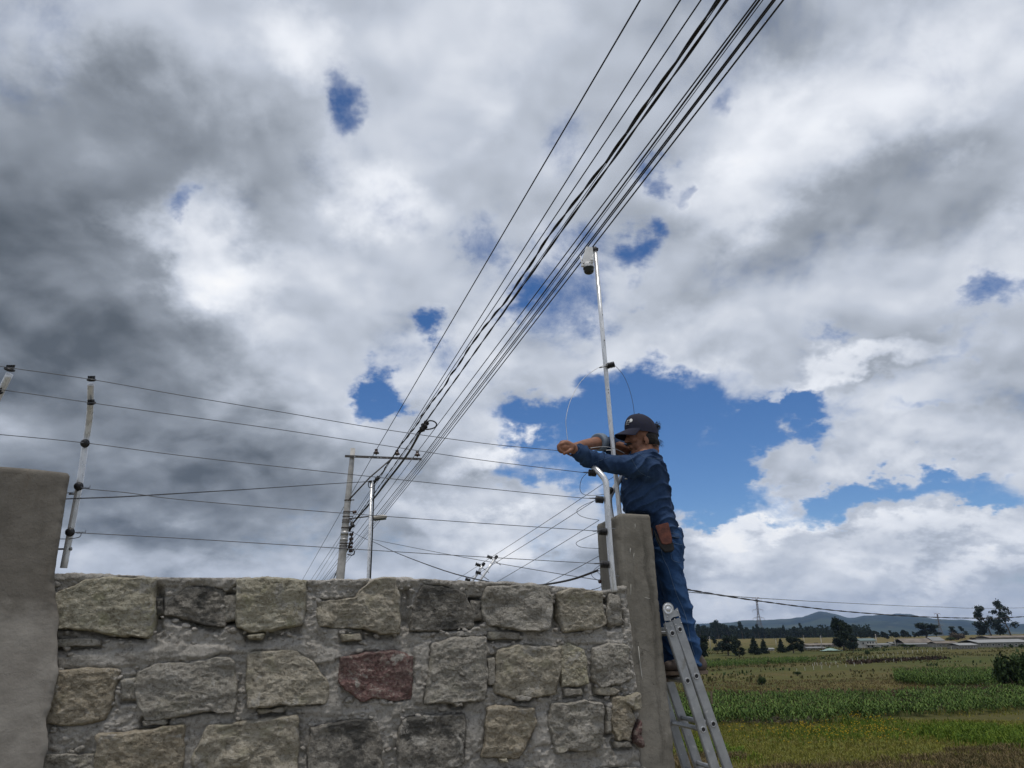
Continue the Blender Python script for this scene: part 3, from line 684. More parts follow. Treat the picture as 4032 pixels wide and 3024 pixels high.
# ------------------------------------------------------------------ pillars
def pillar(name, label, s0, s1, n0, n1, z0, topf, mat, seed, sh=0.0, ch=0.016, flare=None, lean=0.0):
    """a square pillar in wall coordinates: rounded uneven edges, slightly battered plaster faces; topf(u) its height"""
    cen = wpt((s0 + s1) / 2, 0, (n0 + n1) / 2)
    root = empty(name, cen, label, 'pillar', 'concrete pillars of the wall')
    a, b = (s1 - s0), (n1 - n0)
    # outline ring with chamfered corners
    ring = []; k = 22
    cs = [(0, 0), (1, 0), (1, 1), (0, 1)]
    for q in range(4):
        x0, y0 = cs[q]; x1, y1 = cs[(q + 1) % 4]
        for i in range(k): 
            f = i / k; ring.append((x0 + (x1 - x0) * f, y0 + (y1 - y0) * f))
    ring = np.array(ring); nz = 110
    zz = np.concatenate([np.linspace(z0, 0.9, 5)[:-1], np.linspace(0.9, 1.0, nz)])   # last part is a fraction of the visible height
    V = []
    for i, z in enumerate(zz):
        f = 0 if z < 0.9 else (z - 0.9) / 0.1
        x = s0 + ring[:, 0] * a; y = n0 + ring[:, 1] * b
        th = topf(ring[:, 0], ring[:, 1])
        Z = np.where(z < 0.9, z, 0.9 + f * (th - 0.9))
        # round the corners
        cx_, cy_ = ring[:, 0] * a, ring[:, 1] * b
        dx = np.minimum(cx_, a - cx_); dy = np.minimum(cy_, b - cy_)
        rr = np.clip((ch - np.maximum(dx, dy)) / ch, 0, 1)
        inx = np.sign(0.5 - ring[:, 0]) * rr * ch * 0.5; iny = np.sign(0.5 - ring[:, 1]) * rr * ch * 0.5
        topin = np.clip(1 - (th - Z) / 0.012, 0, 1) ** 2 * 0.010
        x = x + inx + np.sign(0.5 - ring[:, 0]) * topin * (dx < 0.003); y = y + iny + np.sign(0.5 - ring[:, 1]) * topin * (dy < 0.003)
        Q = np.stack([x, y, Z], -1) + seed
        nrm = np.stack([np.where(dx < 1e-6, np.sign(ring[:, 0] - .5), 0), np.where(dy < 1e-6, np.sign(ring[:, 1] - .5), 0)], -1)
        d = 0.004 * fbm(Q, 3, 2) + 0.0025 * fbm(Q, 18, 4) + 0.0016 * fbm(Q, 60, 3)
        edge_chip = -0.014 * np.clip(fbm(Q * np.array((1, 1, 1)), 22, 3) - 0.15, 0, 1) * (np.maximum(dx, dy) < 0.02)
        chip = d + edge_chip
        x = x + nrm[:, 0] * chip; y = y + nrm[:, 1] * chip
        x = x + (flare(Z) * ring[:, 0] if flare else 0) + lean * (th - Z)
        V.append(wpts(x + sh * (y - n1), Z, y))
    m = len(ring); rows = len(zz)
    # top face as shrinking rings
    last = V[-1]; ctr = last.mean(0)
    for q in (0.85, 0.6, 0.3, 0.05):
        t_ = ctr + (last - ctr) * q; t_[:, 2] += 0.006 * fbm(t_ + seed, 20, 3); V.append(t_); rows += 1
    Vv = np.concatenate(V); idx = np.arange(rows * m).reshape(rows, m); nx = np.roll(idx, -1, 1)
    F = np.stack([idx[:-1], nx[:-1], nx[1:], idx[1:]], -1).reshape(-1, 4)
    F = [tuple(f) for f in F] + [tuple(idx[-1])]
    o = mesh_obj('shaft', Vv, F, mat, root)
    return root
# left pillar: its face stands a little proud of the stones
PL_N1 = 0.10
lp_s1 = onwall(272, 1900, PL_N1)[0]
lt = [onwall(x, y, PL_N1) for x, y in [(0, 1836), (120, 1845), (278, 1862)]]
_zf = [onwall(250, y, PL_N1)[1] for y in (3300, 3024, 2850, 2650, 2450, 2350, 2270, 1900)]
def lflare(Z): return np.interp(Z, _zf, [.10, .085, .072, .080, .055, .022, .0, .0]) + .020 * fbm(np.stack([Z, Z * 0, Z * 0], -1), 9, 4) * (Z < _zf[5])
left_pillar = pillar('concrete_pillar', 'broad plastered pillar, the nearer of the two, cut off by the edge of the frame', lp_s1 - 0.62, lp_s1, -0.30, PL_N1, -0.3,
    lambda u, v: np.interp(lp_s1 - 0.62 + u * 0.62, [p[0] for p in lt], [p[1] for p in lt]) + 0.0 * v, M['plaster'], 3.0, 0.27, 0.006, lflare)
# right pillar
PR_N1 = 0.002
rp_s0 = onwall(2421, 2100, PR_N1)[0]; rp_s1 = onwall(2566, 2060, PR_N1)[0]
rt = [onwall(x, y, PR_N1) for x, y in [(2421, 2032), (2452, 2020), (2520, 2024), (2562, 2026)]]
PR_TOP = rt[1][1]
def rtop(u, v):
    z = np.interp(rp_s0 + u * (rp_s1 - rp_s0), [p[0] for p in rt], [p[1] for p in rt])
    return z - 0.012 * (1 - v) * (u < 0.4)
right_pillar = pillar('concrete_pillar', 'slim concrete pillar with hairline cracks beside the ladder', rp_s0, rp_s1, PR_N1 - 0.30, PR_N1, -0.3, rtop, M['concrete'], 8.0, 0.0, 0.010, None, 0.030)
RPB = wpt((rp_s0 + rp_s1) / 2, 0, PR_N1 - 0.15)
# mortar plaster that was thrown over the pillars' joints with the wall
def smear_patch(parent, poly_px, lift, mat, seed):
    P = [onwall(x, y, lift) for x, y in poly_px]; q = np.array(P)
    n = 70
    gs = np.linspace(q[:, 0].min(), q[:, 0].max(), n); gz = np.linspace(q[:, 1].min(), q[:, 1].max(), n)
    Sg, Zg = np.meshgrid(gs, gz); Q = np.stack([Sg, Zg, np.full_like(Sg, seed)], -1)
    d = poly_sd(P, Sg, Zg) + 0.020 * fbm(Q, 12, 4); w = np.clip(d / 0.035, -1, 1)
    H = lift + 0.016 * w + 0.006 * fbm(Q, 9, 4) + 0.004 * fbm(Q * np.array((2, .6, 1)), 24, 4) - 0.06 * (w < -0.3)
    V = wpts(Sg, Zg, H).reshape(-1, 3); idx = np.arange(n * n).reshape(n, n)
    F = np.stack([idx[:-1, :-1], idx[:-1, 1:], idx[1:, 1:], idx[1:, :-1]], -1).reshape(-1, 4)
    keep = (w.reshape(-1)[F] > -0.75).any(1)
    return mesh_obj('plaster_smear', V, F[keep], mat, parent)
0 and smear_patch(left_pillar, [(120, 2420), (200, 2400), (228, 2460), (222, 2620), (205, 2760), (180, 2860), (170, 3080), (60, 3080), (40, 2600)], 0.105, M['plaster'], 2)
0 and smear_patch(right_pillar, [(2448, 2318), (2480, 2306), (2484, 2420), (2500, 2600), (2520, 2760), (2530, 3060), (2470, 3060), (2462, 2700), (2455, 2500)], 0.038, M['mortar'], 5)

from mathutils.bvhtree import BVHTree
def bvh(o):
    mw = world_mat(o); me = o.data; return BVHTree.FromPolygons([mw @ v.co for v in me.vertices], [tuple(p.vertices) for p in me.polygons])
_rp = bvh(right_pillar.children[0])
def paint_mark(px, r):
    pp = []
    for x, y in px:
        h = _rp.ray_cast(CAMP, ray(x, y))
        if h[0] is not None: pp.append(h[0] - ray(x, y) * .001)
    if len(pp) > 1: mb = MB(); mb.tube(pp, [r * (.5 + .5 * (k % 2)) for k in range(len(pp))], 5); mb.build('paint_drip', M['mark_white'], right_pillar)
M['mark_white'] = plain('mark_white', (.55, .54, .50), .9, var=.2)
for px, r in (([(2500, 2062), (2501, 2072), (2499, 2083)], .0016), ([(2482, 2158), (2481, 2170), (2482, 2180)], .0018), ([(2497, 2178), (2495, 2190), (2494, 2200)], .0014), ([(2484, 2300), (2484, 2322), (2483, 2342)], .0017),
              ([(2514, 2545), (2517, 2580), (2522, 2620), (2526, 2655), (2529, 2676)], .0026), ([(2537, 2352), (2548, 2355), (2561, 2357)], .0012)): paint_mark(px, r)

# ================================================================== land, hills, air
PROF = [(-1e5, 0), (4.2, 0), (5.5, -0.15), (9, -1.3), (20, -3.1), (36, -5.2), (60, -5.6), (100, -5.8), (200, -6.2), (400, -6.4), (600, -7.0), (850, -8.8), (1050, -12), (2000, -32), (6000, -105), (1e6, -105)]
PX, PZ = [p[0] for p in PROF], [p[1] for p in PROF]
def land(x, y):
    x = np.asarray(x, float); y = np.asarray(y, float)
    z = np.interp(y, PX, PZ)
    w = np.clip((y - 12) / 30, 0, 1)
    q = np.stack([x, y, np.zeros_like(x)], -1)
    z = z + w * (0.22 * fbm(q, 0.13, 3) + 0.45 * fbm(q, 0.03, 2) * np.clip(y / 120, 0, 1))
    z = z + 0.03 * fbm(q, 0.6, 3)
    return z
def land1(x, y): return float(land(np.array([x]), np.array([y]))[0])
def hit(px, py):                                        # where a pixel's ray meets the land
    d = ray(px, py); t = np.concatenate([np.arange(20, 140, 0.5), np.geomspace(140, 6000, 1500)])
    p = np.array(CAMP) + t[:, None] * np.array(d)
    below = np.nonzero(p[:, 2] <= land(p[:, 0], p[:, 1]))[0]
    i = below[0] if len(below) else len(t) - 1
    return Vector(p[i])
def ppm(P): return 3046.0 / (P - CAMP).dot(CM.to_3x3() @ Vector((0, 0, -1)))    # photograph pixels per metre at a point
def build_ground():
    rad = np.concatenate([np.linspace(0.4, 6, 10), np.linspace(6.8, 36, 40), np.linspace(36.6, 130, 150), np.geomspace(133, 900, 70), np.geomspace(1000, 45000, 26)])
    a1 = np.radians(np.linspace(4, 44, 240)); a2 = np.radians(np.linspace(44, 364, 120)[1:-1])
    A = np.concatenate([a1, a2]); na = len(A)
    Rr, Aa = np.meshgrid(rad, A, indexing='ij')
    X, Y = Rr * np.sin(Aa), Rr * np.cos(Aa)
    Z = land(X, Y)
    V = np.stack([X, Y, Z], -1).reshape(-1, 3); k = len(rad)
    idx = np.arange(k * na).reshape(k, na); nx = np.roll(idx, -1, 1)
    F = [tuple(f) for f in np.stack([idx[:-1], idx[1:], nx[1:], nx[:-1]], -1).reshape(-1, 4)[:, ::-1]] + [tuple(idx[0])]
    def fn(b, p):
        pos = b.n('ShaderNodeNewGeometry').outputs['Position']
        s = b.n('ShaderNodeSeparateXYZ'); b.l(pos, s.inputs[0])
        wob = b.noise(b.mapping(pos, sc=(0.006, 0.03, 0.02)), 1.0, 5, 0.6)
        yy = b.math('ADD', s.outputs[1], b.math('MULTIPLY', s.outputs[0], 0.06))
        lg = b.math('LOGARITHM', b.math('MAXIMUM', yy, 2.0), 10.0)
        f = b.math('ADD', b.math('DIVIDE', lg, 3.4), b.math('MULTIPLY', b.math('SUBTRACT', wob, 0.5), 0.075))
        def Yf(y): return math.log10(y) / 3.4
        st = [(5, (.30, .28, .245)), (8, (.12, .105, .06)), (40, (.125, .098, .046)), (48, (.12, .105, .04)), (53, (.15, .155, .035)), (64, (.11, .125, .028)), (70, (.05, .055, .02)), (94, (.05, .055, .02)), (100, (.145, .108, .05)), (112, (.115, .092, .04)),
              (122, (.078, .082, .028)), (135, (.085, .075, .032)), (150, (.062, .072, .022)), (175, (.075, .07, .03)), (200, (.048, .06, .02)), (240, (.07, .076, .026)), (280, (.06, .06, .025)), (330, (.055, .068, .022)), (430, (.15, .118, .055)), (800, (.17, .132, .06)), (1100, (.05, .06, .03)), (2500, (.045, .06, .03))]
        o = []
        for i in range(0, len(st)): o.append((Yf(st[i][0]), st[i][1]))
        c = b.ramp(f, o)
        n1 = b.noise(b.mapping(pos, sc=(0.35, 0.16, 0.35)), 1.0, 7, 0.66, 0.3); n2 = b.noise(b.mapping(pos, sc=(1.3, 0.9, 1.3)), 1.6, 6, 0.7); n3 = b.noise(b.mapping(pos, sc=(0.02, 0.07, .02)), 1.0, 7, 0.68, 0.4)
        c = b.mix(0.35, c, b.mix(b.rng(wob, .4, .6), (.16, .12, .05), (.10, .115, .03)))
        c = b.mix(b.rng(n1, 0.46, 0.70, 0, 0.55), c, (.05, .06, .018)); c = b.mix(b.rng(n2, 0.5, 0.75, 0, 0.6), c, (.15, .125, .06))
        c = b.mix(b.rng(n2, 0.46, 0.3, 0, 0.5), c, (.03, .036, .012)); c = b.mix(b.rng(n3, 0.5, 0.66, 0, 0.5), c, (.055, .062, .022)); c = b.mix(b.rng(n3, 0.45, 0.32, 0, 0.45), c, (.12, .09, .045))
        setp(b, p, color=c, rough=1.0, spec=0.05, normal=bump(b, b.math('ADD', n1, n2), 0.6, 0.25))
    return prop(mesh_obj('ground', V, F, material('ground', fn)), 'rough grass fields falling away to the plain', None, None, 'structure')
build_ground()

def build_hills():
    # ridge line of the mountains as (photo x, photo y)
    rg = [(-2600, 2500), (-800, 2470), (600, 2480), (1500, 2470), (2300, 2470), (2900, 2462), (2980, 2452), (3080, 2448), (3160, 2440), (3235, 2425), (3290, 2432), (3340, 2444), (3400, 2438), (3480, 2436), (3540, 2430), (3600, 2437), (3680, 2449), (3740, 2452), (3790, 2450), (3840, 2460), (3890, 2470), (3980, 2468), (4080, 2470), (4400, 2455), (5200, 2470), (7000, 2490)]
    dirs = [ray(x, y) for x, y in rg]
    azs = [math.atan2(d.x, d.y) for d in dirs]; els = [math.asin(d.z) for d in dirs]
    A = np.radians(np.concatenate([np.linspace(-60, 8, 50), np.linspace(8.3, 42, 240), np.linspace(43, 75, 24)])); nd = 46
    E = np.interp(A, azs, els)
    T = np.linspace(0, 1, nd)
    Aa, Tt = np.meshgrid(A, T)
    D = 5200 + Tt * 5200
    q = np.stack([np.sin(Aa) * D, np.cos(Aa) * D, np.zeros_like(D)], -1)
    crest = 9200 * np.tan(E + .0022)[None, :] + 12 + CAM_Z
    sh = np.clip((D - 5200) / 3600, 0, 1); sh = sh ** 1.15; back = np.clip((D - 9000) / 1400, 0, 1)
    crest = crest + 26 * fbm(np.stack([Aa * 30, Aa * 0, Aa * 0], -1), 1.0, 5, .6) + 9 * fbm(q, 1 / 260., 3)
    gul = fbm(q, 1 / 900.0, 5, 0.55, ridged=True)
    Z = -115 + (crest + 115) * (sh * (1 - 0.6 * back) ) + gul * (crest + 115) * 0.22 * np.sin(np.pi * np.clip(sh, 0, 1))
    V = np.stack([np.sin(Aa) * D, np.cos(Aa) * D, Z], -1).reshape(-1, 3)
    na = len(A); idx = np.arange(nd * na).reshape(nd, na)
    F = np.stack([idx[:-1, :-1], idx[:-1, 1:], idx[1:, 1:], idx[1:, :-1]], -1).reshape(-1, 4)
    def fn(b, p):
        pos = b.n('ShaderNodeNewGeometry').outputs['Position']
        n = b.noise(b.mapping(pos, sc=(.0016, .0016, .004)), 1.0, 7, 0.62); n2 = b.noise(b.mapping(pos, sc=(.006, .006, .01)), 1.0, 5, .6)
        c = b.mix(b.rng(n, .42, .6), (.014, .024, .020), (.040, .055, .032)); c = b.mix(b.rng(n2, .56, .68, 0, .6), c, (.12, .115, .06))
        setp(b, p, color=c, rough=1, spec=0)
    return prop(mesh_obj('hills', V, F, material('hills', fn)), 'blue mountain ridge in the haze on the horizon', None, None, 'structure')
build_hills()

def build_haze():
    mb = MB(); mb.box((0, 2000, 150), (24000, 21000, 560))
    m = bpy.data.materials.new('haze'); m.use_nodes = True; nt = m.node_tree; nt.nodes.clear(); b = NB(nt)
    v = b.n('ShaderNodeVolumePrincipled'); v.inputs['Color'].default_value = (0.44, 0.64, 1.0, 1); v.inputs['Density'].default_value = HAZE
    v.inputs['Anisotropy'].default_value = 0.0
    o = b.n('ShaderNodeOutputMaterial'); b.l(v.outputs[0], o.inputs['Volume'])
    return prop(mb.build('haze', m), 'thin blue haze over the plain', None, None, 'stuff')
HAZE = 0.52e-4
build_haze()

# ------------------------------------------------------------------ vegetation materials
def leaf_mat(name, c1, c2, c3=None):
    def fn(b, p):
        pos = b.n('ShaderNodeNewGeometry').outputs['Position']
        r = b.n('ShaderNodeNewGeometry').outputs['Random Per Island']
        n = b.noise(pos, 0.9, 4, 0.6)
        c = b.mix(r, c1, c2)
        if c3: c = b.mix(b.rng(n, 0.5, 0.66, 0, 0.8), c, c3)
        setp(b, p, color=c, rough=0.8, spec=0.15)
    return material(name, fn)
M['grass'] = leaf_mat('grass', (.105, .115, .020), (.26, .245, .05), (.23, .185, .065))
M['grass_dull'] = leaf_mat('grass_dull', (.065, .068, .022), (.14, .125, .05), (.16, .125, .06))
M['dry_grass'] = leaf_mat('dry_grass', (.10, .078, .036), (.22, .165, .08), (.075, .075, .026))
M['corn'] = leaf_mat('corn', (.034, .072, .014), (.125, .185, .045))
M['corn_dry'] = leaf_mat('corn_dry', (.085, .058, .040), (.14, .10, .06), (.05, .06, .02))
M['weed'] = leaf_mat('weed', (.05, .105, .010), (.16, .215, .026))
M['tree_leaf'] = leaf_mat('tree_leaf', (.012, .020, .013), (.036, .050, .030))
M['euc_leaf'] = leaf_mat('euc_leaf', (.016, .026, .020), (.045, .062, .046))
M['bush_leaf'] = leaf_mat('bush_leaf', (.022, .042, .014), (.055, .080, .026))
M['brush'] = leaf_mat('brush', (.065, .055, .042), (.14, .12, .095))
M['soil'] = leaf_mat('soil', (.030, .020, .014), (.062, .042, .028))
M['flower'] = plain('flower', (.62, .42, .03), .7, var=.2)
M['bark'] = plain('bark', (.11, .085, .06), .9, var=.4, sc=3)

def blades(name, n, sampler, mat, hmin, hmax, w, seed, label, bend=0.5, per=3):
    """many narrow bent blades; sampler(rs, n) -> x, y"""
    rs = np.random.RandomState(seed); x, y = sampler(rs, n); n = len(x); z = land(x, y) - 0.03
    tot = n * per
    x = np.repeat(x, per) + rs.normal(0, w * 2.2, tot); y = np.repeat(y, per) + rs.normal(0, w * 2.2, tot); z = np.repeat(z, per)
    h = rs.uniform(hmin, hmax, tot); a = rs.uniform(0, 2 * np.pi, tot); a2 = rs.uniform(0, 2 * np.pi, tot); bd = rs.uniform(0.15, bend, tot) * h
    ww = w * rs.uniform(0.6, 1.3, tot)
    sx_, sy_ = np.cos(a2) * ww / 2, np.sin(a2) * ww / 2
    P0 = np.stack([x - sx_, y - sy_, z], -1); P1 = np.stack([x + sx_, y + sy_, z], -1)
    mx_, my_ = x + np.cos(a) * bd * .35, y + np.sin(a) * bd * .35
    P2 = np.stack([mx_ + sx_ * .8, my_ + sy_ * .8, z + h * .6], -1); P3 = np.stack([mx_ - sx_ * .8, my_ - sy_ * .8, z + h * .6], -1)
    P4 = np.stack([x + np.cos(a) * bd, y + np.sin(a) * bd, z + h * np.clip(1 - bd / h * .5, .4, 1)], -1)
    V = np.stack([P0, P1, P2, P3, P4], 1).reshape(-1, 3)
    i = np.arange(tot)[:, None] * 5
    F = [tuple(f) for f in (i + np.array([[0, 1, 2, 3]]))] + [tuple(f) for f in (i + np.array([[3, 2, 4]]))]
    return prop(mesh_obj(name, V, F, mat, smooth=False), label, None, None, 'stuff')
def sector(a0, a1, y0, y1, jit=0.0, dens=None):
    def f(rs, n):
        y = np.sqrt(rs.uniform(y0 ** 2, y1 ** 2, n)); t = np.radians(rs.uniform(a0, a1, n)); x = y * np.tan(t)
        if dens is not None:
            q = np.stack([x, y, np.zeros(n)], -1); k = dens(x, y, q, rs); x, y = x[k], y[k]
        return x, y
    return f
blades('grass', 28000, sector(3, 37, 33, 68), M['grass'], .10, .34, .045, 1, 'green and yellow grass in front of the maize', .7)
blades('grass', 13000, sector(3, 37, 60, 112, dens=lambda x, y, q, rs: fbm(q, .15, 3) > -.05), M['grass'], .12, .35, .07, 7, 'rough grass behind the maize', .7, 2)
blades('dry_grass', 31000, sector(3, 37, 31, 50, dens=lambda x, y, q, rs: (y + 4 * fbm(q, .2, 3) < 44.5) | (fbm(q, .35, 3) > .22)), M['dry_grass'], .15, .55, .05, 2, 'dry brown grass along the near edge of the field', .6)
blades('dry_grass', 3100, sector(5, 31, 86, 92), M['corn_dry'], .6, 1.5, .09, 13, 'reddish dry weeds along the back of the maize', .5, 4)
blades('grass', 6200, sector(3, 37, 118, 330, dens=lambda x, y, q, rs: fbm(q * np.array((.4, 1, 1)), .07, 3) > .06), M['grass_dull'], .25, .7, .30, 14, 'rough grass tufts in bands over the middle fields', .6, 3)
blades('weeds', 3100, sector(3, 37, 112, 320, dens=lambda x, y, q, rs: fbm(q * np.array((.35, 1, 1)) + 9, .06, 3) > .16), M['bush_leaf'], .3, .9, .34, 15, 'dark weedy strips between the far fields', .6, 3)
blades('brush', 420, lambda rs, n: (lambda P, Q: (P.x + (Q.x - P.x) * (t := rs.rand(n)) + rs.normal(0, 1, n), P.y + (Q.y - P.y) * t + rs.normal(0, 1.6, n)))(hit(3360, 2614), hit(3690, 2592)), M['soil'], .3, .9, .4, 16, 'dark heaps of turned soil behind the white posts', .6, 3)
blades('dry_grass', 5000, sector(4, 37, 96, 124), M['dry_grass'], .15, .40, .10, 3, 'dry grass strip behind the maize', .6, 3)
# maize: stems with arching leaves, one mass
def corn(name, n, sampler, seed, label, hlo=.9, hhi=1.45):
    rs = np.random.RandomState(seed); x, y = sampler(rs, n); z = land(x, y) - .05; V = []; F = []; mi = []
    for X, Y_, Z in zip(x, y, z):
        H = rs.uniform(hlo, hhi); b0 = len(V)
        V += [(X - .015, Y_, Z), (X + .015, Y_, Z), (X + .01, Y_, Z + H), (X - .01, Y_, Z + H)]; F.append((b0, b0 + 1, b0 + 2, b0 + 3)); mi.append(0)
        ph = rs.uniform(0, 6.28)
        for k in range(8):
            hz = Z + H * (.22 + .09 * k); a = ph + k * 2.6 + rs.uniform(-.5, .5); L = rs.uniform(.28, .55); up = rs.uniform(.12, .34); w = rs.uniform(.045, .085)
            c, s = math.cos(a), math.sin(a); b0 = len(V)
            V += [(X - s * w * .5, Y_ + c * w * .5, hz), (X + s * w * .5, Y_ - c * w * .5, hz), (X + c * L * .5 + s * w, Y_ + s * L * .5 - c * w, hz + up), (X + c * L * .5 - s * w, Y_ + s * L * .5 + c * w, hz + up), (X + c * L, Y_ + s * L, hz + up * rs.uniform(-.4, .7))]
            F += [(b0, b0 + 1, b0 + 2, b0 + 3), (b0 + 3, b0 + 2, b0 + 4)]; mi += [0, 0]
        for k in range(3):
            a = rs.uniform(0, 6.28); b0 = len(V); c, s = math.cos(a) * .06, math.sin(a) * .06
            V += [(X - .012, Y_, Z + H), (X + .012, Y_, Z + H), (X + c, Y_ + s, Z + H + .2)]; F.append((b0, b0 + 1, b0 + 2)); mi.append(1)
    o = mesh_obj(name, V, F, [M['corn'], M['corn_dry']], smooth=False); o.data.polygons.foreach_set('material_index', mi)
    return prop(o, label, None, None, 'stuff')
def corn_s(rs, n):
    x, y = sector(4, 37, 64, 100)(rs, n); n = len(x); t = np.degrees(np.arctan2(x, y))
    near = 68 + 5 * rs.rand(n) ** 2 * 0 + np.clip(t - 22, 0, 20) * 1.15 + 3 * fbm(np.stack([x, y, x * 0], -1), .12, 3); far = 88 + 2 * fbm(np.stack([x, y + 50, x * 0], -1), .1, 2) + np.clip(t - 24, 0, 20) * .9
    k = (y > near + 9 * rs.rand(n) ** 3 - 2) & (y < far) & (fbm(np.stack([x, y, x * 0 + 8], -1), .22, 3) > -.28); return x[k], y[k]
corn('maize', 7600, corn_s, 4, 'field of green maize in the middle distance')
def corn_b(rs, n):
    x, y = sector(24.5, 37, 104, 122)(rs, n); q = np.stack([x, y, x * 0], -1); k = fbm(q, .1, 2) > -.3; return x[k], y[k]
corn('maize', 2300, corn_b, 5, 'second strip of tall dark maize at the right', 1.2, 1.9)
def corn_c(rs, n):
    x, y = sector(11, 20, 152, 190)(rs, n); k = (np.abs(y - 172 - .3 * x) < 10); return x[k], y[k]
corn('maize', 1500, corn_c, 6, 'low strip of maize far out below the trees', 1.0, 1.5)
# yellow flowers and weeds
def flowers():
    rs = np.random.RandomState(9); V = []; F = []
    cl = [(hit(x, y), r, n) for x, y, r, n in [(3400, 2835, 1.7, 46), (3470, 2850, 1.0, 26), (3300, 2885, 3.2, 90), (3250, 2905, 2.6, 60), (3470, 2895, 1.2, 40), (3160, 2880, 2.6, 40), (3000, 2890, 2.5, 24), (2900, 2880, 2.5, 14), (3420, 2870, 2, 26), (3840, 2830, 3.5, 6), (3100, 2920, 3.5, 26), (3420, 2925, 2.2, 12)]]
    for P, r, n in cl:
        for k in range(n):
            x, y = P.x + rs.normal(0, r * .55), P.y + rs.normal(0, r * .8); z = land1(x, y) + rs.uniform(.22, .48); s = rs.uniform(.032, .06); b0 = len(V)
            for j in range(6):
                a = j * math.pi / 3; V.append((x + math.cos(a) * s, y - .3 * s * math.sin(a), z + math.sin(a) * s * .8))
            V.append((x, y - s * .5, z + .01)); F += [(b0 + j, b0 + (j + 1) % 6, b0 + 6) for j in range(6)]
    prop(mesh_obj('flowers', V, F, M['flower'], smooth=False), 'patch of small yellow flowers in the grass', None, None, 'stuff')
flowers()
def near_clump(cx, cy, rx, ry, n, mat, h0, h1, w, seed, name, label, bend=.8):
    def f(rs, m):
        P = hit(cx, cy); return P.x + rs.normal(0, rx, m), P.y + rs.normal(0, ry, m)
    return blades(name, n, f, mat, h0, h1, w, seed, label, bend, 4)
near_clump(3960, 2905, 2.0, 3.0, 3600, M['weed'], .2, .7, .07, 21, 'weeds', 'bright green weeds at the lower right corner')
near_clump(3330, 2895, 3.2, 2.4, 900, M['weed'], .15, .45, .05, 22, 'weeds', 'dark weeds among the yellow flowers')
near_clump(3400, 2850, 1.4, 1.6, 300, M['weed'], .2, .55, .05, 23, 'weeds', 'tall weeds with the upper yellow flowers')
near_clump(2790, 2960, .8, 2.5, 700, M['weed'], .2, .6, .06, 24, 'weeds', 'dark green weeds behind the foot of the ladder')
def brush_heap(cx, cy, rx, ry, n, seed, label, h=.8):
    rs = np.random.RandomState(seed); P = hit(cx, cy); mb = MB()
    root = empty('brush_heap', (P.x, P.y, land1(P.x, P.y)), label, 'brush heap', 'heaps of cut brush')
    for k in range(n):
        x, y = P.x + rs.normal(0, rx), P.y + rs.normal(0, ry); z = land1(x, y)
        a = rs.uniform(0, 6.28); L = rs.uniform(.4, 1.2); up = rs.uniform(0, h)
        mb.tube([(x, y, z + up * .6), (x + math.cos(a) * L * .5, y + math.sin(a) * L * .5, z + up + .1), (x + math.cos(a) * L, y + math.sin(a) * L, z + up * rs.uniform(.3, 1.3))], [.022, .018, .008], 3, False)
    prop(mb.build('twigs', M['brush'], root), kind='stuff')
    V = []; F = []
    for k in range(n * 5):
        x, y = P.x + rs.normal(0, rx), P.y + rs.normal(0, ry); z = land1(x, y) + rs.uniform(0, h); s = rs.uniform(.04, .12); b0 = len(V)
        V += [(x + rs.normal(0, s), y + rs.normal(0, s), z + rs.normal(0, s)) for _ in range(3)]; F.append((b0, b0 + 1, b0 + 2))
    prop(mesh_obj('dead_leaves', V, F, M['brush'], root, False), kind='stuff')
brush_heap(3930, 2745, 3.6, 2.6, 240, 31, 'wide grey heap of cut brush beside the dark shrub', .9)
brush_heap(3640, 2770, 2.6, 1.6, 120, 32, 'low pale heap of cut brush at the edge of the maize', .6)
brush_heap(3520, 2800, 2.2, 1.2, 80, 33, 'flat dark heap of brush before the maize, left of the others', .4)
brush_heap(3060, 2850, 2.6, .9, 70, 34, 'thin line of dead stalks left of the yellow flowers', .35)

# ================================================================== trees, shrubs, buildings, towers across the plain
def leafcloud(rs, lobes, n, size, squash=1.0):
    """leaf clumps through several ellipsoid lobes: (centre, radii)"""
    V = []; F = []
    vol = np.array([l[1][0] * l[1][1] * l[1][2] for l in lobes]) ** .7; pr = vol / vol.sum()
    for k in range(n):
        c, r = lobes[rs.choice(len(lobes), p=pr)]
        d = rs.normal(0, 1, 3); d /= np.linalg.norm(d); q = rs.uniform(.35, 1.0) ** .6
        p = np.array(c) + d * np.array(r) * q
        for j in range(2):
            u = rs.normal(0, 1, 3); u /= np.linalg.norm(u); w = np.cross(u, rs.normal(0, 1, 3)); w /= np.linalg.norm(w) + 1e-9
            s = size * rs.uniform(.5, 1.25); o = p + rs.normal(0, size * .6, 3); b0 = len(V)
            V += [o - u * s, o + w * s * .5, o + u * s * 1.1, o - w * s * .5]; F.append((b0, b0 + 1, b0 + 2, b0 + 3))
    return np.array(V), F
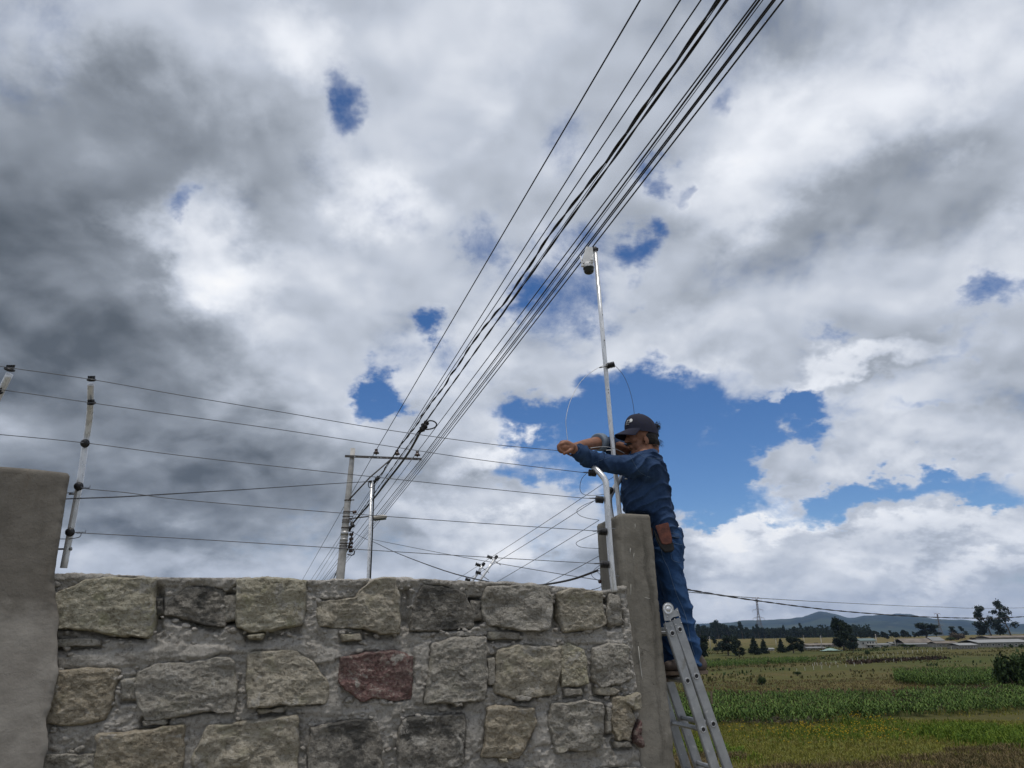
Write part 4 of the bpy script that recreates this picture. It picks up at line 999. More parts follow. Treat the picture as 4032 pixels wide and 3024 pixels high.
def make_tree(kind, seed):
    """a unit tree one metre tall (meshes): crown and trunk with limbs"""
    rs = np.random.RandomState(seed); mb = MB(); lobes = []
    if kind == 'euc':        # tall, wind-swept, crown in separate tufts
        bend = rs.uniform(-.22, -.06)
        ctl = [(0, 0, -.02), (bend * .1, 0, .3), (bend * .5, 0, .62), (bend, 0, .94)]
        mb.tube(catmull(ctl, 4), list(np.linspace(.020, .005, 13)), 6)
        for k in range(13):
            t = rs.uniform(.28, .98); cx_ = bend * t * t; a = rs.uniform(0, 6.28); L = (1.05 - t) * rs.uniform(.16, .34)
            c = (cx_ + math.cos(a) * L * .75 + .03, math.sin(a) * L * .7, t + rs.uniform(-.02, .07)); lobes.append((c, (.055 + L * .25, .055 + L * .25, .055 + .05 * rs.rand())))
            mb.tube([(bend * t * t * .9, 0, t - .1), c], [.006, .002], 4)
        lobes.append(((bend, 0, .95), (.04, .04, .07))); n, sz = 640, .036
    elif kind == 'windy':    # big eucalyptus: leaning trunk, tufts blown to one side
        ctl = [(.16, 0, -.02), (.10, 0, .3), (.0, 0, .66), (-.06, 0, .96)]
        mb.tube(catmull(ctl, 4), list(np.linspace(.022, .005, 13)), 6)
        for k in range(22):
            t = .16 + .8 * k / 21; x0 = np.interp(t, [-.02, .3, .66, .96], [.16, .10, 0, -.06]); L = (1.03 - t) * rs.uniform(.10, .40) + .03; sd = rs.choice((-1, -1, 1))
            c = (x0 + sd * L, rs.normal(0, .09), t + rs.uniform(.0, .06)); lobes.append((c, (.05 + L * .28, .06, .045 + .04 * rs.rand())))
            mb.tube([(x0, 0, t - .07), c], [.007, .002], 4)
        n, sz = 1100, .032
    elif kind == 'broad':    # dense rounded
        mb.tube([(0, 0, -.02), (.01, 0, .3), (.0, 0, .7)], [.035, .028, .01], 6)
        for k in range(12):
            a = rs.uniform(0, 6.28); r = rs.uniform(.05, .34); z = rs.uniform(.22, .86); r *= math.sin(math.pi * min(1, z * .95)) ** .5
            lobes.append(((math.cos(a) * r, math.sin(a) * r, z), (.15, .15, .12)))
            mb.tube([(0, 0, z * .6), (math.cos(a) * r, math.sin(a) * r, z)], [.012, .003], 4)
        n, sz = 1300, .046
    elif kind == 'conifer':
        mb.tube([(0, 0, -.02), (0, 0, .95)], [.03, .004], 6)
        for k in range(18):
            z = .05 + .9 * k / 18; r = (1 - z) * .36 + .03; a = k * 2.4
            lobes.append(((math.cos(a) * r * .5, math.sin(a) * r * .5, z + .03), (r * .62, r * .62, .06)))
        n, sz = 1200, .046
    elif kind == 'column':   # tall dense leaning mass
        mb.tube([(0, 0, -.02), (-.03, 0, .5), (-.08, 0, .9)], [.03, .02, .005], 6)
        for k in range(16):
            z = .14 + .8 * rs.rand(); r = .21 * math.sin(math.pi * min(1, .2 + z * .75)) ; a = rs.uniform(0, 6.28)
            lobes.append(((math.cos(a) * r - .12 * z, math.sin(a) * r, z), (.10, .10, .13)))
        n, sz = 1300, .042
    elif kind == 'bush':
        for k in range(7):
            a = rs.uniform(0, 6.28); r = rs.uniform(.0, .42)
            lobes.append(((math.cos(a) * r, math.sin(a) * r, .35 + rs.uniform(0, .38)), (.26, .26, .26)))
            mb.tube([(0, 0, -.05), (math.cos(a) * r * .8, math.sin(a) * r * .8, .4)], [.03, .01], 4)
        n, sz = 620, .07
    V, F = leafcloud(rs, lobes, n, sz)
    me = bpy.data.meshes.new('crown'); me.from_pydata([tuple(v) for v in V], [], F)
    mt = bpy.data.meshes.new('trunk'); mt.from_pydata([tuple(v) for v in mb.v], [], mb.f)
    return me, mt
TREES = {k: [make_tree(k, 100 + i * 7 + j) for j in range(c)] for i, (k, c) in enumerate([('windy', 2), ('euc', 5), ('broad', 3), ('conifer', 2), ('column', 2), ('bush', 3)])}
_tm = {}
def place_tree(kind, var, P, h, wid, label, group, leaf, name='tree', cat='tree', rz=None):
    me, mt = TREES[kind][var % len(TREES[kind])]; key = (me.name, leaf)
    if key not in _tm:
        a, b_ = me.copy(), mt.copy(); a.materials.append(M[leaf]); b_.materials.append(M['bark']); _tm[key] = (a, b_)
    a, b_ = _tm[key]
    r = link(bpy.data.objects.new(name, None)); r.location = (P.x, P.y, land1(P.x, P.y)); r.scale = (h * wid, h * wid, h)
    r.rotation_euler.z = random.uniform(-.5, .5) if rz is None else rz
    prop(r, label, cat, group)
    for nm, m in (('crown', a), ('trunk', b_)):
        if nm == 'trunk' and name == 'shrub': nm = 'stems'
        o = link(bpy.data.objects.new(nm, m)); o.parent = r
    return r
def at(px, base_py): return hit(px, base_py)
def T(kind, var, px, top, base, wid, label, group, leaf='tree_leaf', name='tree', cat='tree', far=None, rz=None):
    if far is None: P = at(px, base)
    else:
        d = ray(px, base); P = CAMP + d * (far / math.hypot(d.x, d.y)); P.z = land1(P.x, P.y)
    b_ = Vector((P.x, P.y, land1(P.x, P.y)))
    # height so that the top reaches the wanted row
    D = math.hypot(P.x, P.y); dt = ray(px, top); h = CAMP.z + D * dt.z / math.hypot(dt.x, dt.y) - b_.z
    return place_tree(kind, var, P, h, wid, label, group, leaf, name, cat, rz)
G1 = 'dark trees on the plain'
T('broad', 0, 2768, 2500, 2597, 1.0, 'dark tree just behind the worker\'s shin', G1)
T('broad', 1, 2868, 2500, 2582, 1.3, 'ragged broad tree left of the dark conifer pair', G1, 'euc_leaf')
T('euc', 1, 2826, 2512, 2575, 1.5, 'thin tree leaning beside the ragged broad tree', G1, 'euc_leaf')
T('column', 0, 2912, 2515, 2588, 1.2, 'dense upright tree right of the ragged broad tree', G1)
T('conifer', 0, 2972, 2508, 2577, 1.1, 'taller conifer of the dark pair in the plain', G1)
T('conifer', 1, 3010, 2514, 2574, 0.9, 'smaller conifer of the dark pair in the plain', G1)
T('conifer', 0, 3078, 2514, 2570, 1.0, 'pointed conifer left of the dark round tree', G1)
T('broad', 2, 3125, 2503, 2572, 1.25, 'dark round tree with a wide crown in mid plain', G1)
T('broad', 0, 3155, 2520, 2572, 1.0, 'low round tree to the right of the wide dark crown', G1)
T('column', 1, 3325, 2436, 2560, 1.0, 'tallest dark tree in front of the white house', G1)
T('column', 0, 3352, 2450, 2562, 0.95, 'dark tree joined to the tallest one, on its right', G1)
T('broad', 1, 3360, 2500, 2572, .8, 'thin greenish tree below the tallest dark tree', G1, 'euc_leaf')
G2 = 'wind-bent eucalyptus trees by the greenhouses'
T('windy', 0, 3885, 2390, 2515, 1.25, 'left of the two tall wind-bent eucalyptus trees', G2, 'euc_leaf', far=560, rz=0)
T('windy', 1, 3962, 2373, 2515, 1.1, 'right of the two tall wind-bent eucalyptus trees', G2, 'euc_leaf', far=560, rz=0)
T('broad', 2, 3650, 2451, 2515, 2.2, 'spreading eucalyptus behind the long barn', G2, 'euc_leaf', far=600)
T('euc', 3, 3690, 2462, 2512, 2.0, 'loose eucalyptus at the right end of the long barn', G2, 'euc_leaf', far=600)
T('euc', 4, 3760, 2467, 2512, 2.0, 'small eucalyptus with two tufts behind the sheds', G2, 'euc_leaf', far=600, rz=0)
T('euc', 1, 3800, 2469, 2514, 1.9, 'leaning eucalyptus right of the one with two tufts', G2, 'euc_leaf', far=600, rz=0)
T('bush', 0, 3772, 2484, 2520, 1.4, 'brown bushy tree behind the sheds', G2, 'brush', far=520)
T('euc', 2, 3581, 2490, 2516, 1.4, 'small eucalyptus left of the long barn roof', G2, 'euc_leaf', far=620)
T('euc', 3, 3602, 2488, 2516, 1.2, 'slim eucalyptus beside the long barn roof', G2, 'euc_leaf', far=620)
for i, x in enumerate(range(3385, 3570, 14)):
    T('column' if i % 3 else 'euc', i, x + random.uniform(-4, 4), 2484 + random.uniform(-4, 9), 2520, 1.7, ['first', 'second', 'third', 'fourth', 'fifth', 'sixth', 'seventh', 'eighth', 'ninth', 'tenth', 'eleventh', 'twelfth', 'thirteenth', 'fourteenth'][i] + ' dark tree from the left in the short row behind the white house', 'row of trees behind the white house', 'tree_leaf', far=640 + random.uniform(-20, 60))
# the far tree line
for i in range(74):
    x = 2735 + i * 9.2 + random.uniform(-5, 5); prof = np.interp(x, [2740, 2800, 2830, 2900, 2990, 3100, 3200, 3320, 3420], [2466, 2462, 2452, 2464, 2466, 2470, 2473, 2477, 2482])
    T('euc' if i % 4 else 'column', i, x, prof + random.uniform(-4, 24), 2510, random.uniform(1.2, 2.4), 'tree in the long dark far line, ' + ('behind the ragged broad tree' if x < 2890 else 'left of the tall power tower' if x < 2985 else 'right of the tall power tower' if x < 3110 else 'above the wide dark round crown' if x < 3190 else 'above the pale field pole' if x < 3280 else 'behind the tallest dark tree'), 'far line of eucalyptus trees', 'tree_leaf', far=random.uniform(860, 1000))
for i, (x, t) in enumerate(((2760, 2460), (2829, 2443), (2925, 2449), (2975, 2468), (2990, 2459), (3092, 2466), (3161, 2457), (3210, 2475), (3235, 2480))):
    T('euc', int(x), x, t, 2510, 1.0, ['first', 'second', 'third', 'fourth', 'fifth', 'sixth', 'seventh', 'eighth', 'ninth'][i] + ' tall tree from the left standing out of the far dark line', 'tall trees of the far line', 'tree_leaf', far=850)
for i, (x, t, b_, w) in enumerate(((3862, 2500, 2530, 2.2), (3935, 2503, 2530, 2.6), (4005, 2500, 2532, 2.4), (3745, 2506, 2530, 2.4), (3835, 2508, 2545, 2.0))):
    T('bush', i, x, t, b_, w, ['brown bush left of the two tall eucalyptus trees', 'brown bush between the two tall eucalyptus trees', 'brown bush right of the two tall eucalyptus trees', 'brown bush at the end of the grey block shed', 'brown bush behind the long grey shed'][i], 'brown bushes among the sheds', 'bush_leaf' if i % 2 else 'brush', 'shrub', 'shrub', far=500)
def woods():
    rs = np.random.RandomState(44); V = []; F = []
    for k in range(8000):
        t = rs.uniform(R(11), R(23.5)); D = rs.uniform(880, 1080); x, y = D * math.sin(t), D * math.cos(t); hh = 9 + 7 * fbm(np.array([[x, y, 0]]), .02, 3)[0]
        z = land1(x, y) + hh * rs.rand() ** .8; s = rs.uniform(.6, 1.6); b0 = len(V); a = rs.uniform(0, 6.28)
        V += [(x - s * math.cos(a), y - s * math.sin(a), z), (x, y, z - s), (x + s * math.cos(a), y + s * math.sin(a), z + rs.uniform(-.4, .6)), (x, y, z + s)]; F.append((b0, b0 + 1, b0 + 2, b0 + 3))
    prop(mesh_obj('woods', V, F, M['tree_leaf'], smooth=False), 'dark undergrowth of the far wood', None, None, 'stuff')
woods()
# shrubs
GS = 'shrubs scattered over the fields'
def S(px, top, base, wid, label, leaf='bush_leaf', group=GS): return T('bush', int(px), px, top, base, wid, label, group, leaf, 'shrub', 'shrub')
S(3000, 2655, 2698, .8, 'lone round shrub in the grass left of the far fence posts')
S(3985, 2590, 2735, .75, 'big dark shrub at the right edge of the maize', 'bush_leaf')
S(4040, 2560, 2740, .8, 'tall dark shrub cut by the right edge of the frame', 'bush_leaf')
S(3140, 2643, 2662, 1.6, 'low green shrub below the first fence posts'); S(3035, 2598, 2612, 2.0, 'small dark shrub in mid field'); S(3060, 2600, 2611, 2.4, 'flat green shrub in mid field')
S(3609, 2630, 2648, 1.6, 'dark shrub in the middle of the olive strip'); S(3640, 2636, 2650, 1.8, 'flat shrub right of the dark one in the olive strip'); S(3672, 2624, 2646, .8, 'small upright shrub in the olive strip'); S(3560, 2642, 2655, 2.4, 'flat dark shrub at the left of the olive strip')
S(3481, 2556, 2566, 1.5, 'tiny dark shrub below the white house'); S(3416, 2560, 2584, .8, 'thin shrub right of the tall dark tree'); S(3693, 2592, 2600, 1.6, 'dark bush left of its twin on the brown bank'); S(3740, 2590, 2598, 1.7, 'dark bush right of its twin on the brown bank')
S(3490, 2542, 2552, 2.6, 'dark hedge bush left of the long barn'); S(3560, 2536, 2550, 2.8, 'dark hedge bush before the long barn'); S(3590, 2537, 2550, 2.6, 'dark hedge bush at the barn corner'); S(3450, 2545, 2554, 2.8, 'dark hedge bush at the foot of the white house')
S(3940, 2572, 2585, 1.2, 'small brown bush by the far right field', 'brush'); S(3985, 2536, 2552, 1.4, 'round bush in front of the greenhouse'); S(4020, 2535, 2550, 1.5, 'bush at the right end of the greenhouse'); S(3228, 2545, 2556, 1.8, 'dark bush at the foot of the pale field pole'); S(3215, 2530, 2540, 1.6, 'tiny bush on the brown field', 'tree_leaf')
S(2720, 2700, 2760, .5, 'bush behind the leg of the ladder'); S(3065, 2708, 2720, 1.2, 'small dark weed bush above the maize')
# bare stalk and a wooden stake near the maize
Pst = hit(2808, 2832); mb = MB(); hh = 105 / ppm(Pst); mb.box((0, 0, hh / 2 - .1), (.14, .14, hh), Euler((.0, .05, .4)).to_matrix(), bev=.012)
st = prop(mb.build('wooden_stake', plain('old_wood', (.17, .13, .085), .9, var=.3, sc=8), None), 'brown wooden stake beside the ladder at the edge of the maize', 'stake'); st.location = (Pst.x, Pst.y, land1(Pst.x, Pst.y))
# white fence posts
M['post_white'] = plain('post_white', (.62, .60, .55), .9, var=.2, sc=3)
pmb = MB(); pmb.box((0, 0, .5), (.12, .12, 1.12), bev=.015); pme = None
def post(px, base, hpx, label, group):
    global pme
    P = hit(px, base); h = hpx / ppm(P)
    if pme is None:
        o = pmb.build('fence_post', M['post_white']); pme = o.data
    else: o = link(bpy.data.objects.new('fence_post', pme))
    o.location = (P.x, P.y, land1(P.x, P.y)); o.scale = (h * .9, h * .9, h); o.rotation_euler = (random.uniform(-.06, .06), random.uniform(-.08, .08), random.random())
    prop(o, label, 'post', group)
ORD = ['first', 'second', 'third', 'fourth', 'fifth', 'sixth', 'seventh', 'eighth', 'ninth', 'tenth', 'eleventh', 'twelfth', 'thirteenth', 'fourteenth', 'fifteenth', 'sixteenth', 'seventeenth', 'eighteenth', 'nineteenth', 'twentieth', 'twenty-first', 'twenty-second']
def prow(pts, xs, hpx, label, group):
    lab0 = label
    for i, x in enumerate(xs):
        label = lab0.replace('#', ORD[i])
        post(x, float(np.interp(x, [p[0] for p in pts], [p[1] for p in pts])), hpx * random.uniform(.85, 1.1), label, group)
prow([(3336, 2606), (3540, 2578), (3770, 2555)], [3336, 3357, 3378, 3398, 3418, 3438, 3458, 3478, 3497, 3517, 3537, 3556, 3576, 3594, 3614, 3633, 3652, 3690, 3709, 3747, 3765], 10, '# white post from the left in the upper fence row climbing towards the sheds', 'upper row of white fence posts')
prow([(3136, 2644), (3364, 2622), (3615, 2598)], [3138, 3170, 3204, 3236, 3268, 3300, 3332, 3364, 3395, 3488, 3520, 3550, 3581, 3612], 11, '# white post from the left in the lower fence row across the ploughed strip', 'lower row of white fence posts')
prow([(3198, 2622), (3440, 2606)], [3200, 3209, 3218, 3230, 3237, 3253, 3272, 3291, 3294, 3311, 3347, 3388, 3410, 3430], 10, '# white post from the left in the crowded fence corner of mid field', 'white posts of the fence corner')
# field poles
M['pole_pale'] = plain('pole_pale', (.46, .43, .38), .9, var=.15, sc=2)
def fpole(px, top, base, label, w=.3):
    P = hit(px, base); h = (base - top) / ppm(P); mb = MB()
    root = empty('utility_pole', (P.x, P.y, land1(P.x, P.y)), label, 'utility pole', 'far utility poles'); z0 = root.location.z
    mb.tube([(P.x, P.y, z0 - .5), (P.x, P.y, z0 + h)], [w * .6, w * .4], 8); mb.build('shaft', M['pole_pale'], root)
    m2 = MB(); m2.box((P.x, P.y - w * .6, z0 + h * .93), (1.6, .12, .14)); m2.build('crossarm', M['rust_steel'], root)
fpole(3238, 2506, 2560, 'pale utility pole standing before the tallest dark tree'); fpole(3168, 2504, 2538, 'thin utility pole on the brown field', .22); fpole(2798, 2508, 2556, 'thin pole on the brown field next to the worker', .25); fpole(3057, 2516, 2545, 'short pole between the dark conifers', .25)
fpole(3455, 2500, 2552, 'pale pole in front of the white house', .35); fpole(3527, 2516, 2548, 'pale pole left of the long barn', .3)

# buildings ------------------------------------------------------------
M['wall_white'] = plain('wall_white', (.50, .49, .46), .9, var=.1, sc=.5); M['wall_block'] = plain('wall_block', (.24, .225, .20), .95, var=.2, sc=.6)
M['roof_metal'] = plain('roof_metal', (.20, .203, .20), .9, .0, var=.1, sc=.4); M['roof_brown'] = plain('roof_brown', (.17, .145, .12), .9, var=.3, sc=.4); M['roof_teal'] = plain('roof_teal', (.12, .17, .165), .6, var=.15, sc=.4); M['pane_dark'] = plain('pane_dark', (.02, .025, .03), .15, var=.1); M['sheet_white'] = plain('sheet_white', (.27, .273, .27), .9, var=.06, sc=.3); M['tarp_mint'] = plain('tarp_mint', (.22, .32, .28), .6, var=.1, sc=1)
def bframe(px0, px1, base, label, name='building', cat='building', group=None, far=None):
    if far is None: P0 = hit((px0 + px1) / 2, base); D = P0.y
    else: D = far
    a = U(px0, base, D); b_ = U(px1, base, D); z = land1((a.x + b_.x) / 2, D)
    root = empty(name, ((a.x + b_.x) / 2, D, z), label, cat, group)
    return root, a.x, b_.x, D, z, 3046.0 / D
def part_box(root, name, x0, x1, y0, y1, z0, z1, mat):
    mb = MB(); mb.box(((x0 + x1) / 2, (y0 + y1) / 2, (z0 + z1) / 2), (x1 - x0, y1 - y0, z1 - z0)); return mb.build(name, mat, root)
def gable(root, name, x0, x1, y0, y1, z0, z1, mat, over=.3, along='x'):
    mb = MB()
    if along == 'x':
        ym = (y0 + y1) / 2; poly = [(x0 - over, y0 - over, z0), (x0 - over, ym, z1), (x0 - over, y1 + over, z0), (x0 - over, y1 + over, z0 + .12), (x0 - over, ym, z1 + .14), (x0 - over, y0 - over, z0 + .12)]; mb.prism(poly, (x1 - x0 + 2 * over, 0, 0))
    else:
        xm = (x0 + x1) / 2; poly = [(x0 - over, y0 - over, z0), (xm, y0 - over, z1), (x1 + over, y0 - over, z0), (x1 + over, y0 - over, z0 + .12), (xm, y0 - over, z1 + .14), (x0 - over, y0 - over, z0 + .12)]; mb.prism(poly, (0, y1 - y0 + 2 * over, 0))
    return mb.build(name, mat, root)
def windows(root, xs, y, z0, z1, w):
    for x in xs:
        mb = MB(); fr = .12
        mb.box((x, y - .03, z0 - fr / 2), (w + 2 * fr, .1, fr)); mb.box((x, y - .03, z1 + fr / 2), (w + 2 * fr, .1, fr)); mb.box((x - w / 2 - fr / 2, y - .03, (z0 + z1) / 2), (fr, .1, z1 - z0)); mb.box((x + w / 2 + fr / 2, y - .03, (z0 + z1) / 2), (fr, .1, z1 - z0))
        o = mb.build('window', M['wall_white'], root)
        m2 = MB(); m2.box((x, y - .005, (z0 + z1) / 2), (w, .04, z1 - z0)); 
        pn = m2.build('pane', M['pane_dark'], root); pn.parent = o
# the white house
r, x0, x1, D, z, k = bframe(3392, 3450, 2552, 'two storey white house with a teal roof left of the long barn'); w = x1 - x0; H = 28 / k
part_box(r, 'wall', x0, x1, D, D + w * .8, z, z + H * .92, M['wall_white']); part_box(r, 'balcony', x0 + w * .34, x1 + .1, D - 1.2, D - .01, z + H * .40, z + H * .52, M['wall_white'])
gable(r, 'roof', x0, x1, D, D + w * .8, z + H * .92, z + H * 1.18, M['roof_teal'], .4)
windows(r, [x0 + w * .48, x0 + w * .66, x0 + w * .84], D, z + H * .58, z + H * .80, w * .09); windows(r, [x0 + w * .16], D, z + H * .5, z + H * .75, w * .10); windows(r, [x0 + w * .5, x0 + w * .76], D, z + H * .10, z + H * .34, w * .12)
# barns
GB = 'farm sheds along the plain'
def barn(px0, px1, base, hwall, hroof, label, wallm, roofm, depth=9, win=0, far=None, along='x', group=GB):
    r, x0, x1, D, z, k = bframe(px0, px1, base, label, 'farm_shed', 'shed', group, far); hw, hr = hwall / k, hroof / k
    part_box(r, 'wall', x0, x1, D, D + depth, z - .3, z + hw, M[wallm]); gable(r, 'roof', x0, x1, D, D + depth, z + hw + .002, z + hw + hr, M[roofm], .3, along)
    if win: windows(r, [x0 + (x1 - x0) * (i + .5) / win for i in range(win)], D, z + hw * .4, z + hw * .72, min(1.2, (x1 - x0) / win * .35))
barn(3563, 3676, 2545, 12, 14, 'long low barn with a brown tiled roof', 'wall_block', 'roof_brown', 10, 5); barn(3570, 3672, 2547, 8, 4, 'lean-to with a pale metal roof along the front of the brown barn', 'wall_block', 'roof_metal', 4)
barn(3676, 3722, 2542, 16, 13, 'shed with a bright metal roof at the right end of the brown barn', 'wall_block', 'roof_metal', 8); barn(3513, 3562, 2545, 9, 5, 'small low shed left of the brown barn', 'wall_block', 'roof_metal', 6, 2)
barn(3690, 3775, 2548, 13, 6, 'grey block shed between the brown barn and the open greenhouse', 'wall_block', 'roof_brown', 7, 3)
barn(3782, 3850, 2556, 13, 6, 'long grey shed with a white front eave', 'wall_block', 'sheet_white', 8, 3); barn(3856, 4060, 2549, 17, 9, 'very long greenhouse with a pale roof at the right edge', 'wall_block', 'sheet_white', 14, 9); barn(3900, 4060, 2524, 12, 6, 'dark roofed building behind the long greenhouse', 'wall_block', 'roof_brown', 12, 0)
barn(3182, 3250, 2558, 5, 3, 'small low pale roofed shed behind the pale field pole', 'wall_block', 'roof_metal', 6, 3); barn(3180, 3330, 2547, 6, 5, 'dark low shed behind the white roofed one', 'roof_brown', 'roof_brown', 8, 7); barn(3030, 3048, 2562, 5, 3, 'tiny white shed between the two dark conifers', 'wall_white', 'sheet_white', 4)
barn(3462, 3508, 2549, 9, 4, 'low cluster shed right of the white house', 'wall_white', 'roof_metal', 5, 2)
P = hit(3270, 2565); V = []; F = []
for i in range(9):
    for j in range(5): V.append((P.x + (i - 4) * .85, P.y + (j - 2) * 1.2, land1(P.x, P.y) + .15 + .9 * math.exp(-((i - 4) / 2.4) ** 2) * (1 - ((j - 2) / 2.2) ** 2) + .15 * random.random()))
for i in range(8):
    for j in range(4): F.append((i * 5 + j, i * 5 + j + 1, i * 5 + j + 6, i * 5 + j + 5))
prop(mesh_obj('tarp', V, F, M['tarp_mint']), 'mint green tarp heaped on the grass beyond the fence posts', 'tarp')

# lattice towers -------------------------------------------------------
M['tower_steel'] = plain('tower_steel', (.20, .17, .165), .6, .2, var=.15, sc=.3)
M['tower_red'] = plain('tower_red', (.24, .12, .10), .6, .2, var=.15, sc=.3)
def tower(px, top, base, far, label, th=.30):
    d = ray(px, base); s = far / math.hypot(d.x, d.y); bx, by = d.x * s, d.y * s; z0 = land1(bx, by)
    dt = ray(px, top); H = CAMP.z + far * dt.z / math.hypot(dt.x, dt.y) - z0
    root = empty('transmission_tower', (bx, by, z0), label, 'transmission tower', 'lattice transmission towers', -math.atan2(bx, by) + .35)
    bpy.context.view_layer.update(); W_ = root.matrix_world
    def wd(t): return H * (.075 * (1 - t / .62) + .017) if t < .62 else H * .017
    legs = MB(); br = MB(); ts = [0, .14, .27, .39, .49, .57, .63, .69, .75, .81, .87, .93, .98]
    for sx_ in (-1, 1):
        for sy_ in (-1, 1):
            legs.tube([W_ @ Vector((sx_ * wd(t), sy_ * wd(t), t * H)) for t in ts], th * .5, 4)
    legs.build('legs', M['tower_steel'], root)
    for a, b_ in zip(ts[:-1], ts[1:]):
        for (p, q) in (((-1, -1), (1, -1)), ((1, -1), (1, 1)), ((1, 1), (-1, 1)), ((-1, 1), (-1, -1))):
            for s_, e_ in ((p, q), (q, p)): br.tube([W_ @ Vector((s_[0] * wd(a), s_[1] * wd(a), a * H)), W_ @ Vector((e_[0] * wd(b_), e_[1] * wd(b_), b_ * H))], th * .34, 3, False)
    br.build('bracing', M['tower_steel'], root)
    for t, L in ((.985, .12), (.70, .135), (.50, .145)):
        arm = MB()
        for sx_ in (-1, 1):
            tip = Vector((sx_ * L * H, 0, t * H))
            for sy_ in (-1, 1):
                for dz in (0, .035): arm.tube([W_ @ Vector((sx_ * wd(t), sy_ * wd(t), (t + dz) * H)), W_ @ tip], th * .36, 3, False)
            for f in (.35, .7): arm.tube([W_ @ Vector((sx_ * (wd(t) + (L * H - wd(t)) * f), 0, t * H)), W_ @ Vector((sx_ * (wd(t) + (L * H - wd(t)) * f), 0, (t + .035 * (1 - f)) * H))], th * .3, 3, False)
            arm.tube([W_ @ tip, W_ @ (tip - Vector((0, 0, .055 * H)))], th * .35, 3)
        arm.build('crossarm', M['tower_red'] if t > .9 else M['tower_steel'], root)
    return root
tower(2996, 2354, 2516, 980, 'tall lattice power tower rising above the far tree line', .34)
tower(3707, 2415, 2512, 1500, 'smaller hazy lattice power tower above the farm sheds', .5)

# ================================================================== utility poles and the power lines over the road
def ctube(name, pts, rad, mat, label=None, cat=None, group=None, parent=None, n=6, smooth=0):
    mb = MB(); mb.tube(catmull(pts, smooth) if smooth else pts, rad, n)
    o = mb.build(name, mat, parent)
    return prop(o, label, cat, group)
PY = 27.0
pole = empty('utility_pole', (U(1362, 2000, PY).x, PY, land1(U(1362, 2000, PY).x, PY)), 'tall concrete utility pole with an offset steel crossarm and many cable bands', 'utility pole')
def pol(f): a = Vector((1390, 1766)); b = Vector((1338, 2290)); v = a + (b - a) * f; return v
mb = MB(); pts = [U(*pol(f), PY) for f in np.linspace(0, 1, 6)]; lo = pts[-1] + (pts[-1] - pts[0]) * 1.0
wr = [9.0, 10.4, 11.8, 13.4, 14.6, 15.6]; mb.tube(pts + [lo], [w / 3046 * 28 for w in wr] + [.16], 18); mb.build('shaft', M['pole_concrete'], pole)
mb = MB(); a, b_ = U(1358, 1796, PY - .14), U(1660, 1808, PY - .14); L = (b_ - a); x = L.normalized()
rot = Matrix((x, Vector((0, 1, 0)), x.cross(Vector((0, 1, 0))).normalized())).transposed().to_3x3()
mb.box((a + b_) / 2, (L.length, .012, .085), rot); mb.box((a + b_) / 2 + Vector((0, .045, .04)), (L.length, .08, .010), rot)
xa = mb.build('crossarm', M['rust_steel'], pole)
mb = MB()
for q in (1397, 1455, 1488, 1500, 1524, 1567, 1622, 1648):
    p = U(q, 1797 + (q - 1358) * .04, PY - .149); mb.box(p, (.05, .006, .022), rot)
hol = mb.build('bolt_holes', M['wire_bright'], pole); hol.parent = xa
mb = MB(); mb.tube([U(1376, 1966, PY - .12), U(1456, 1880, PY - .12), U(1542, 1806, PY - .16)], .026, 4); mb.build('brace', M['rust_steel'], pole)
INS = [(1481, 1779), (1563, 1783), (1643, 1787)]
for q in INS:
    p = U(q[0], q[1] + 13, PY - .1); up = Vector((0, 0, 1)); s = 1 / 3046 * 28
    mb = MB(); mb.lathe(p, up, [(0, 2 * s), (6 * s, 2 * s), (6 * s, 11 * s), (9 * s, 12 * s), (12 * s, 8 * s), (15 * s, 7 * s), (18 * s, 5 * s), (20 * s, 7 * s), (23 * s, 6 * s), (24 * s, 2 * s)], 14); mb.build('insulator', M['porcelain'], pole)
for y, h, mt in ((1970, 5, 'rust_steel'), (2016, 4, 'rust_steel'), (2034, 4, 'rust_steel'), (2048, 4, 'rust_steel'), (2056, 4, 'rust_steel'), (2078, 5, 'rust_steel'), (2100, 14, 'wire_bright'), (2125, 6, 'wire_bright'), (2140, 5, 'rust_steel'), (2150, 4, 'rust_steel'), (2160, 5, 'rust_steel')):
    f = (y - 1766) / (2290 - 1766); c = U(*pol(f), PY); r = np.interp(f, np.linspace(0, 1, 6), wr) / 3046 * 28 + .014
    mb = MB(); mb.lathe(c - Vector((0, 0, h / 3046 * 14)), (0, 0, 1), [(0, r - .01), (.001, r), (h / 3046 * 28, r), (h / 3046 * 28 + .001, r - .01)], 18)
    if mt == 'rust_steel': mb.box(c + Vector((r + .05, -.05, 0)), (.12, .05, .03))
    mb.build('cable_band', M[mt], pole)
for q in ((1388, 2017), (1375, 2105), (1375, 2123), (1374, 2140), (1373, 2170), (1372, 2155)):
    mb = MB(); mb.lathe(U(q[0], q[1], PY - .2), Vector((1, -.2, .1)), [(0, .02), (.02, .055), (.06, .055), (.07, .03), (.10, .055), (.14, .05), (.15, .015)], 10); mb.build('spool_insulator', M['porcelain'], pole)
mb = MB(); mb.tube(catmull([U(1383, 2060, PY - .25), U(1390, 2068, PY - .3), U(1380, 2078, PY - .3), U(1376, 2094, PY - .25)], 4), [.05, .07, .06, .05, .07, .08, .06, .05, .06, .05, .04, .04, .03], 7); mb.build('cable_clamp', M['cable_black'], pole)
mb = MB(); mb.tube(catmull([U(1380, 2100, PY - .22), U(1386, 2130, PY - .3), U(1372, 2158, PY - .25), U(1392, 2165, PY - .3), U(1395, 2180, PY - .3), U(1385, 2186, PY - .3), U(1368, 2182, PY - .2)], 6), .018, 5); mb.build('cable_tail', M['cable_black'], pole)
